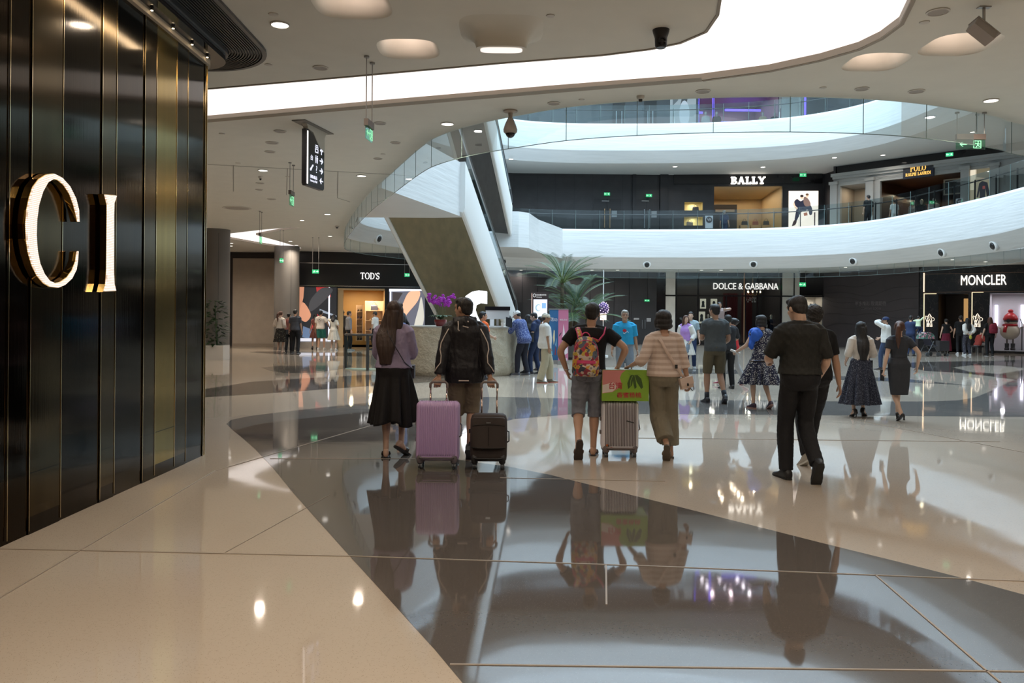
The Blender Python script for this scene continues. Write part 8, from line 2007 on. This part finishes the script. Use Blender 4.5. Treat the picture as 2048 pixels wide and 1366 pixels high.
# == AROUND THE DESK
e, b, S = person(at(1090, Y=18.3), -1.45, 1.63, 'm', dict(lf=(-.09, .14, .08), rf=(.09, -.14, .08), lh=(-.22, .10, .88), rh=(.23, .06, .86), head=(-.05, -.02, 0)),
 'stout man in loose white tee, beige trousers and cream cap facing right', [dict(t='legs', mat=F_beige, name='trousers', w=.030, flare=.01), dict(t='top', mat=F_wht, name='white_tee', sleeve=.46, hem=-.11, hemw=.205, sw=.026, wide=.04, grow=.03), dict(t='cap', mat=fab('cap_cream', (.62, .58, .48)))], ('crop', 'k'), SKIN3, ('shoe', (.25, .22, .18), (.45, .08, .04)), .012, True, 18)
e, b, S = person(at(1044, Y=20.4), .95, 1.74, 'm', dict(lf=(-.10, .08, .08), rf=(.11, -.10, .08), lean=.30, lh=(-.10, .42, 1.17), rh=(.12, .44, 1.18), le=(-.8, -.5, -1), re=(.8, -.5, -1), head=(.2, -.35, 0), hip=(0, -.06, .95)),
 'man in blue leaf print shirt and white cap leaning on the stone desk', [dict(t='legs', mat=fab('ink_trousers', (.02, .022, .035)), name='trousers', w=.018), dict(t='top', mat=F_haw, name='leaf_shirt', sleeve=.72, hem=-.12, hemw=.205, sw=.030, wide=.025, grow=.024), dict(t='cap', mat=fab('cap_white', (.68, .68, .68)))], ('crop', 'k'), SKIN, ('shoe', (.10, .11, .14), (.5, .5, .5)), .012, True, 19)
o = held(e, 'shoulder_bag', 'black shoulder bag on the hip of the man leaning on the desk', 'bag'); m = MB(); m.rbox((.20, -.10, .98), (.09, .22, .24), .03); m.tube([V(.20, -.1, 1.08), V(.10, -.08, 1.30), V(-.06, .12, 1.40)], .010, 6); sc(m.build('bag_body', MATS['bag_black'], o), S)
e, b, S = person(at(1056, Y=21.3), .6, 1.60, 'f', dict(lh=(-.15, .2, 1.0), rh=(.2, .1, .95)), 'woman in pale blue dress half hidden behind the leaf print shirt', [dict(t='skirt', mat=F_lbl, name='dress_skirt', hem=-.28, top=.13, flare=.05), dict(t='top', mat=F_lbl, name='dress_bodice', loose=0, sleeve=.08, hem=.09)], ('long', 'k'), SKIN2, ('shoe', (.03, .03, .04), None), .014, False, 20)
e, b, S = person(at(1071, Y=20.9), 1.25, 1.66, 'm', dict(lh=(-.2, .22, 1.0), rh=(.22, .10, .88), head=(.1, -.35, 0), lf=(-.1, .1, .08), rf=(.1, -.1, .08), rcurl=.9), 'man in navy hooded tee looking down between the two white caps', [dict(t='legs', mat=F_nvy, name='trousers', w=.012), dict(t='top', mat=F_nvy, name='navy_tee', sleeve=.42, hem=-.07, hood=True, sw=.018)], ('short', 'k'), SKIN2, ('shoe', (.04, .04, .05), (.3, .3, .3)), .012, True, 21)
o = held(e, 'leaflet', 'pale folded leaflet in the hand of the man in the navy tee', 'leaflet'); m = MB(); m.box((0, 0, 0), (.13, .006, .18), M=Matrix.Translation((.24, .10, .76)) @ Matrix.Rotation(.6, 4, 'X') @ Matrix.Rotation(1.3, 4, 'Z')); sc(m.build('sheet', mat('leaf_pale', (.5, .56, .55), .6), o), S)
e, b, S = person(at(1081, Y=22.4), .4, 1.55, 'm', dict(), 'black haired person in dark blue behind the man in the navy tee', [dict(t='legs', mat=F_nvy, name='trousers'), dict(t='top', mat=F_nvy, name='tee_shirt', sleeve=.4, hem=-.05)], ('short', 'k'), SKIN, ('shoe', (.03, .03, .04), None), .016, False, 22)
e, b, S = person(at(964, Y=19.05), -.95, 1.66, 'm', dict(lh=(-.2, .2, 1.05), rh=(.2, .22, 1.05), head=(-.35, 0, 0)), 'man in bright orange tee at the desk, partly hidden by the windbreaker', [dict(t='legs', mat=F_nvy, name='trousers'), dict(t='top', mat=F_org, name='orange_tee', sleeve=.4, hem=-.05)], ('crop', 'k'), SKIN, ('shoe', (.04, .04, .05), None), .013, True, 23)
e, b, S = person(at(1018, Y=22.9), math.pi - .3, 1.58, 'f', dict(lh=(-.15, .25, 1.1), rh=(.15, .25, 1.1), head=(0, -.4, 0)), 'dark haired clerk in white blouse bending behind the stone desk', [dict(t='legs', mat=F_ptr, name='trousers'), dict(t='top', mat=F_wht, name='blouse', sleeve=.6, hem=.0)], ('bun', 'k'), SKIN2, ('shoe', (.02, .02, .02), None), .014, True, 24)
e, b, S = person(at(804, Y=17.6), math.pi - 1.05, 1.62, 'f', dict(lf=(-.09, .14, .08), rf=(.09, -.10, .08), lh=(-.12, .24, 1.08), rh=(.18, .20, 1.05), head=(.35, 0, 0)), 'young woman in dark cap and white sneakers behind the long haired woman', [dict(t='legs', mat=SKIN2, name='leggings', w=.004, len=.96), dict(t='skirt', mat=fab('khaki_skirt', (.42, .37, .26)), name='skirt', hem=-.26, top=.1, flare=.07), dict(t='top', mat=fab('blue_jacket', (.10, .14, .28)), name='jacket', sleeve=.9, hem=-.02, sw=.03)], ('shoulder', 'k'), SKIN2, ('shoe', (.62, .62, .64), (.7, .7, .7)), .012, True, 25)
cap_(b, dict(mat=fab('cap_dark', (.025, .028, .035)), name='bucket_hat', brim=False), e, S)

# == FAR LEFT GROUP
e, b, S = person(at(560, Y=31.2), -.3, 1.66, 'f', dict(lh=(-.2, .2, 1.05), rh=(.2, .1, .95), head=(-.4, 0, 0)), 'woman in white cardigan and black floral skirt before the second column', [dict(t='skirt', mat=F_fls, name='skirt', hem=-.50, top=.12, flare=.07), dict(t='top', mat=F_crm, name='cardigan', sleeve=.75, hem=.05, sw=.03)], ('pony', 'r'), SKIN2, ('flip', (.3, .25, .2), None), .018, False, 26)
o = held(e, 'handbag', 'small dark handbag of the woman in the floral skirt', 'handbag'); m = MB(); m.rbox((.23, .1, .86), (.08, .22, .2), .03); sc(m.build('bag_body', MATS['bag_black'], o), S)
e, b, S = person(at(590, Y=31.0), -.1, 1.74, 'm', dict(lf=(-.13, .05, .08), rf=(.13, -.05, .08)), 'man in navy striped polo and black trousers before the dark shop window', [dict(t='legs', mat=F_ptr, name='trousers', w=.018), dict(t='top', mat=F_nst, name='striped_polo', sleeve=.42, hem=-.06, sw=.02)], ('short', 'k'), SKIN, ('shoe', (.02, .02, .02), (.3, .3, .3)), .018, False, 27)
e, b, S = person(at(577, Y=31.9), 0, 1.60, 'f', dict(), 'person in dark red top glimpsed between cardigan woman and striped polo', [dict(t='legs', mat=F_ptr, name='trousers'), dict(t='top', mat=F_brn, name='top', sleeve=.5, hem=-.05)], ('short', 'k'), SKIN, ('shoe', (.02, .02, .02), None), .02, False, 28)
e, b, S = person(at(631, Y=34.6), .35, 1.58, 'f', dict(lf=(-.16, -.12, .12), rf=(.08, .1, .08), lfp=.5), 'woman in rust coloured dress walking beside the man in teal shorts', [dict(t='skirt', mat=F_brn, name='dress_skirt', hem=-.40, top=.13, flare=.04), dict(t='top', mat=F_brn, name='dress_bodice', loose=0, sleeve=.3, hem=.09)], ('shoulder', 'k'), SKIN, ('shoe', (.02, .02, .02), None), .02, False, 29)
e, b, S = person(at(641, Y=34.0), -.15, 1.72, 'm', dict(lf=(-.08, -.05, .08), rf=(.16, .02, .08), rh=(.3, .2, 1.0)), 'man in off-white tee with round back print and teal shorts', [dict(t='legs', mat=F_teal, name='teal_shorts', len=.48, w=.035), dict(t='top', mat=F_crm, name='tee_shirt', sleeve=.42, hem=-.05, sw=.025)], ('short', 'k'), SKIN, ('shoe', (.55, .53, .5), None), .018, False, 30)
m = MB()
for k in range(12): a = k * math.pi / 6; m.box((.075 * math.cos(a), -.150, 1.30 + .075 * math.sin(a)), (.018, .01, .018))
m.box((0, -.150, 1.30), (.03, .01, .04)); m.build('back_print', M_black, e)
e, b, S = person(at(667, Y=33.6), -.1, 1.56, 'f', dict(lh=(-.1, .15, 1.42), rh=(.2, .1, 1.0), le=(-1, 0, .2)), 'woman in white lace dress with dark hair taking a picture of the window', [dict(t='skirt', mat=F_wdr, name='dress_skirt', hem=-.46, top=.13, flare=.08), dict(t='top', mat=F_wdr, name='dress_bodice', loose=0, sleeve=.45, hem=.09, sw=.02)], ('shoulder', 'k'), SKIN2, ('shoe', (.6, .58, .55), None), .018, False, 31)
e, b, S = person(at(697, Y=33.6), -1.1, 1.70, 'm', dict(lf=(-.08, .1, .08), rf=(.08, -.1, .08)), 'man in grey knit with dark chest stripe standing in the shop doorway', [dict(t='legs', mat=F_ptr, name='trousers'), dict(t='top', mat=F_gsw, name='grey_knit', sleeve=.9, hem=-.06, sw=.02)], ('short', 'k'), SKIN, ('shoe', (.25, .25, .25), None), .018, False, 32)
e, b, S = person(at(750, Y=35.0), 1.2, 1.70, 'm', dict(), 'guard in pale shirt and peaked black cap beside the lit shoe shelves', [dict(t='legs', mat=F_ptr, name='trousers'), dict(t='top', mat=F_wht, name='shirt', sleeve=.5, hem=-.02), dict(t='cap', mat=M_black)], ('crop', 'k'), SKIN, ('shoe', (.02, .02, .02), None), .018, False, 33)
e, b, S = person((wt.w(lerp(door[0], door[2], .10), 0, -.7)), 0, 1.78, 'm', dict(), 'black dressed mannequin at the left side of the shop doorway', [dict(t='legs', mat=M_black, name='trousers'), dict(t='top', mat=M_black, name='jacket', sleeve=.9, hem=-.08, sw=.02)], None, M_black, ('shoe', (.02, .02, .02), None), .02, False, 34, 'mannequin')
e.name = 'mannequin'

# == FAR RIGHT GROUP
e, b, S = person(at(1892, Y=35.4), 0, 1.58, 'f', dict(rh=(.25, .15, 1.0)), 'woman in black top and long maroon skirt before the marble shop door', [dict(t='skirt', mat=F_mar, name='long_skirt', hem=-.82, top=.12, flare=.07), dict(t='top', mat=F_tee, name='top', sleeve=.12, hem=.02)], ('bun', 'k'), SKIN2, ('shoe', (.02, .02, .02), None), .02, False, 35)
e, b, S = person(at(1921, Y=34.6), -.4, 1.72, 'm', dict(), 'man in black standing left of the woman in the white blouse', [dict(t='legs', mat=F_ptr, name='trousers'), dict(t='top', mat=F_tee, name='tee_shirt', sleeve=.45, hem=-.05)], ('short', 'k'), SKIN, ('shoe', (.55, .55, .55), None), .02, False, 36)
e, b, S = person(at(1935, Y=33.4), 0, 1.62, 'f', dict(lh=(-.06, -.16, .98), rh=(.08, -.17, .98), le=(-1, -.3, 0), re=(1, -.3, 0)), 'woman in white blouse with long black hair, hands behind her back', [dict(t='legs', mat=F_pat, name='patterned_trousers', w=.02), dict(t='top', mat=F_wht, name='white_blouse', sleeve=.9, hem=.0, sw=.03)], ('long', 'k'), SKIN2, ('shoe', (.62, .62, .62), None), .018, False, 37)
o = held(e, 'yellow_pouch', 'small yellow pouch hanging from the hands of the woman in the white blouse', 'pouch'); m = MB(); m.ell((0, -.24, .84), (.07, .03, .09), 12, 8); sc(m.build('pouch_body', mat('pouch_yellow', (.5, .5, .08), .5), o, smooth=True), S)
e, b, S = person(at(1957, Y=34.2), -1.3, 1.58, 'f', dict(hip=(0, -.05, .48), lf=(-.10, .45, .08), rf=(.10, .40, .10), lh=(-.15, .3, .65), rh=(.15, .3, .65), lean=.35, head=(0, -.5, 0)), 'person in rust red top sitting low before the marble pier', [dict(t='legs', mat=F_ltg, name='trousers'), dict(t='top', mat=fab('rust_red', (.30, .05, .04)), name='red_top', sleeve=.5, hem=-.04)], ('bun', 'k'), SKIN2, ('shoe', (.3, .3, .3), None), .02, False, 38)
o = empty('low_bench', e.location, -1.3, 'dark low stool under the person in the rust red top', 'stool'); m = MB(); m.rbox((0, -.08, .36), (.42, .34, .06), .04); m.build('seat', M_black, o); 
for sx in (-1, 1):
 for sy in (-1, 1): m = MB(); m.cyl((sx * .16, -.08 + sy * .12, 0), .018, .33, 10); m.build('leg', M_grey_metal, o)
e, b, S = person(at(1980, Y=33.0), -.2, 1.66, 'f', dict(lh=(-.3, .0, .9), rh=(.24, .05, .9)), 'person in black carrying a dark red backpack before the snowman window', [dict(t='legs', mat=F_ptr, name='trousers', w=.012), dict(t='top', mat=F_tee, name='tee_shirt', sleeve=.4, hem=-.05)], ('long', 'r'), SKIN2, ('shoe', (.02, .02, .02), (.4, .4, .4)), .018, False, 39)
o = held(e, 'backpack', 'dark red backpack on the back of the person in black by the snowman window', 'backpack'); m = MB(); m.loft([sring(V(.05, -.22, z), V(1, 0, 0), V(0, 1, 0), w_, d_, 20, 3) for z, w_, d_ in ((1.0, .12, .07), (1.03, .16, .10), (1.2, .17, .11), (1.36, .14, .09), (1.42, .08, .05))]); sc(m.build('main_bag', fab('wine_nylon', (.22, .02, .04), .6), o, smooth=True), S)
m = MB(); m.loft([sring(V(.05, -.32, z), V(1, 0, 0), V(0, 1, 0), w_, .04, 16, 3) for z, w_ in ((1.04, .08), (1.06, .11), (1.15, .11), (1.18, .08))]); sc(m.build('front_pocket', MATS['wine_nylon'], o, smooth=True), S)
e, b, S = person(at(1821, Y=32.8), -.6, 1.70, 'm', dict(lh=(-.1, .3, 1.1), rh=(.1, .3, 1.1)), 'man in dark blue holding the toddler beside the stroller', [dict(t='legs', mat=F_nvy, name='trousers'), dict(t='top', mat=F_nvy, name='shirt', sleeve=.5, hem=-.06)], ('short', 'k'), SKIN, ('shoe', (.02, .02, .02), None), .02, False, 40)
e, b, S = person((P(1834, 640, 32.4).x, 32.3, .80), -1.0, .95, 'm', dict(hip=(0, 0, .78), lf=(-.1, .1, .3), rf=(.1, .1, .3), lh=(-.2, .2, 1.2), rh=(.2, .2, 1.35)), 'toddler in white and green held up beside the stroller', [dict(t='legs', mat=F_nvy, name='trousers'), dict(t='top', mat=fab('toddler_top', (.55, .65, .45)), name='top', sleeve=.8, hem=-.02)], ('crop', 'k'), SKIN2, ('shoe', (.2, .2, .2), None), .018, False, 41)
# stroller
Yp = 32.6; x = P(1858, 680, Yp).x; e = empty('baby_stroller', (x, Yp, 0), .3, 'folding baby stroller with pink checked hood near the marble shop', 'stroller')
m = MB()
for sy in (-.2, .2): m.tube([V(-.42, sy, 1.0), V(-.30, sy, .95), V(.28, sy, .12)], .014, 6); m.tube([V(.05, sy, .62), V(-.26, sy, .12)], .014, 6); m.tube([V(-.1, sy, .35), V(.25, sy, .45)], .012, 6)
m.tube([V(-.42, -.2, 1.0), V(-.42, .2, 1.0)], .016, 6); m.build('frame', M_rail, e)
m = MB(); m.loft([[V(x_, y_, z_) for x_, z_ in ((-.05, .45), (.22, .40), (.24, .45), (0, .50), (-.16, .85), (-.2, .83))] for y_ in (-.18, .18)]); m.build('seat', mat('stroller_navy', (.02, .02, .04), .8), e)
m = MB(); m.loft([[V(-.18 + .30 * math.cos(a) , y_, .72 + .26 * math.sin(a)) for a in [math.pi * q / 10 for q in range(11)]] for y_ in (-.19, .19)]); m.build('hood', fab_cells('stroller_check', [(.5, .2, .25), (.05, .1, .08), (.6, .5, .5), (.1, .25, .2)], 16), e)
for sx in (-.28, .28):
 for sy in (-.2, .2): m = MB(); m.cyl((0, 0, -.02), .085, .04, 16, M=Matrix.Translation((sx, sy, .086)) @ Matrix.Rotation(math.pi / 2, 4, 'X')); m.build('wheel', M_rail, e)
Yp2 = 32.9; e = empty('push_cart', (P(1868, 690, Yp2).x + .35, Yp2, 0), 0, 'small black wheeled basket standing right of the stroller', 'cart'); m = MB(); m.box((0, 0, .42), (.4, .3, .42)); m.build('basket', M_black, e)
for sx in (-.15, .15):
 for sy in (-.1, .1): m = MB(); m.cyl((0, 0, -.015), .05, .03, 12, M=Matrix.Translation((sx, sy, .05)) @ Matrix.Rotation(math.pi / 2, 4, 'X')); m.build('wheel', M_rail, e); m = MB(); m.cyl((sx, sy, .05), .012, .17, 8); m.build('leg', M_grey_metal, e)

# snowman figure in the shop window: plain generic
def snowman(u, label, flip=1, s=1.0):
 o = wm.w(u, wn[1] + .02, -1.0); e = empty('snowman_figure', o, wm.rz, label, 'window figure')
 wht = mat('snow_cream', (.62, .55, .44), .45); rd = mat('snow_red', (.45, .015, .02), .35); bk = M_black
 m = MB(); m.ell((0, 0, .95 * s), (.44 * s, .40 * s, .42 * s), 24, 16); m.ell((.03, 0, 1.42 * s), (.30 * s, .28 * s, .24 * s), 20, 14); m.build('body', wht, e, smooth=True)
 m = MB(); m.lathe([(.33 * s, 0), (.34 * s, .08 * s), (.27 * s, .24 * s), (.12 * s, .38 * s), (.02, .42 * s)], (0.02, 0, 1.52 * s), 24); m.build('knit_hat', rd, e, smooth=True)
 m = MB(); m.ell((.02, 0, 1.98 * s), (.12 * s, .12 * s, .10 * s), 14, 10); m.build('pompom', rd, e, smooth=True)
 m = MB(); m.tube([V(.27 * s * math.cos(a), .26 * s * math.sin(a), 1.27 * s) for a in [2 * math.pi * q / 20 for q in range(21)]], .075 * s, 10); m.tube([V(-.15 * s, -.28 * s, 1.25 * s), V(-.20 * s, -.38 * s, 1.10 * s), V(-.22 * s, -.40 * s, .90 * s)], .08 * s, 10, flat=.5); m.build('scarf', rd, e, smooth=True)
 m = MB(); m.lathe([(.31 * s, 0), (.32 * s, .05 * s), (.31 * s, .1 * s)], (.03, 0, 1.44 * s), 24); m.cyl((0, 0, 0), .09 * s, .05, 16, M=Matrix.Translation((-.06, -.31 * s, 1.49 * s)) @ Matrix.Rotation(math.pi / 2, 4, 'X')); m.build('goggles', bk, e, smooth=True, angle=50)
 for sx in (-1, 1):
  m = MB(); m.tube([V(sx * .38 * s, 0, 1.08 * s), V(sx * .62 * s, -.05, 1.22 * s)], .035 * s, 8); m.build('arm', wht, e, smooth=True); m = MB(); m.ell((sx * .66 * s, -.05, 1.27 * s), (.09 * s, .05 * s, .12 * s), 12, 8); m.build('mitten', rd, e, smooth=True)
  m = MB(); m.cyl((sx * .13 * s, 0, .28 * s), .035 * s, .35 * s, 10); m.build('leg', mat('snow_leg', (.1, .08, .06), .6), e)
  m = MB(); m.loft([sring(V(sx * .13 * s, -.04 * s * q, z * s), V(1, 0, 0), V(0, 1, 0), rx * s, ry * s, 14, 2.6) for z, rx, ry, q in ((0, .11, .2, 2), (.08, .11, .19, 2), (.12, .09, .12, .5), (.34, .10, .11, 0))]); m.build('boot', bk, e, smooth=True, angle=60)
 m = MB(); m.tube([V(.52 * s, -.12, 0), V(.52 * s, -.12, 1.35 * s), V(.44 * s, -.12, 1.6 * s)], .022, 8); m.build('ski_pole', M_rail, e, smooth=True)
us = wm.uv(2020, 660, -1.0)[0]
snowman(us, 'cream snowman figure in red hat, scarf and goggles in the right shop window', 1, .90)
us2 = wm.uv(1978, 660, -1.2)[0]
# wall lights behind the figure
for px in (1992, 2044):
 u, v = wm.uv(px, 650, -1.6); m = MB(); m.box((u, 1.7, -1.78), (.12, 1.0, .03), M=wm.M); o = m.build('wall_light', glow('cool_glow', (.85, .82, 1.0), 2.0)); tag(o, ['cool wall light behind the snowman figure, left one', 'cool wall light behind the snowman figure, right one'][px > 2000], 'wall light')

# == PEOPLE AND MANNEQUINS ON THE GALLERIES
def g2(px, Y, yaw, Ht, sex, label, top, bottom, hair, cat='person', skin=None, seed=50, z=5.78, btype='legs'):
 cl = [dict(t='legs', mat=bottom, name='trousers'), dict(t='top', mat=top, name='top', sleeve=.5, hem=-.05, sw=.02)]
 e, b, S = person((P(px, 400, Y).x, Y, z), yaw, Ht, sex, {}, label, cl, hair, skin, ('shoe', (.03, .03, .03), None), .022, False, seed, cat)
 if cat == 'mannequin': e.name = 'mannequin'
g2(1737, 38.6, .2, 1.74, 'm', 'person in black with white shoes on the gallery before the white upper shop', F_tee, F_ptr, ('short', 'k'))
g2(1789, 38.4, .1, 1.5, 'm', 'person in white tee on the gallery left of the upper shop door', F_wht, F_wht, ('short', 'k'), seed=51)
g2(1449, 44.0, -.6, 1.68, 'm', 'person in navy inside the upper shop opening under the glowing slab letters', F_nvy, F_nvy, ('crop', 'g'), seed=52)
MANW = mat('mannequin_white', (.55, .5, .46), .5)
g2(1843, 40.2, 2.9, 1.80, 'm', 'mannequin in black lettered jacket inside the white upper shop', F_tee, F_ptr, None, 'mannequin', MANW, 53)
g2(1828, 40.6, 2.9, 1.80, 'm', 'mannequin in pale jacket at the left of the upper shop display', F_crm, F_ptr, None, 'mannequin', MANW, 54)
g2(1868, 39.6, 2.9, 1.78, 'm', 'mannequin in pale top and red trim right of the upper shop display', F_crm, fab('red_tr', (.3, .02, .03)), None, 'mannequin', MANW, 55)
g2(1768, 41.0, 2.9, 1.2, 'm', 'small mannequin in vivid blue low in the upper shop doorway', fab('viv_blue', (.05, .06, .5)), F_nvy, None, 'mannequin', MANW, 56)
for k, (px, c1, lab) in enumerate(((1410, F_ltg, 'mannequin group figure in patterned pale outfit at the left of the purple shop'), (1432, F_tee, 'mannequin in black beside the pale one in the purple shop'), (1524, fab('ochre_fl', (.5, .38, .25)), 'seated blonde style mannequin figure in the purple shop centre'), (1548, F_tee, 'mannequin in black at the right of the purple shop window'), (1634, F_tee, 'mannequin in black in the second pink lit top shop'))):
 g2(px, 44.3, 2.9, 1.75, 'f', lab, c1, c1, ('short', 'g') if k == 2 else None, 'mannequin', MANW, 60 + k, 11.2)
for k, (px, c1) in enumerate(((1418, F_str), (1527, F_mar), (1544, F_tee))):
 g2(px, 45.6, math.pi, 1.75, 'f', ['mannequin in pale stripes behind the left glass of the black shop front', 'mannequin in maroon right of the copper door frame', 'mannequin in black at the right pillar of the black shop front'][k], c1, F_ptr, None, 'mannequin', MANW, 70 + k, 0.0)
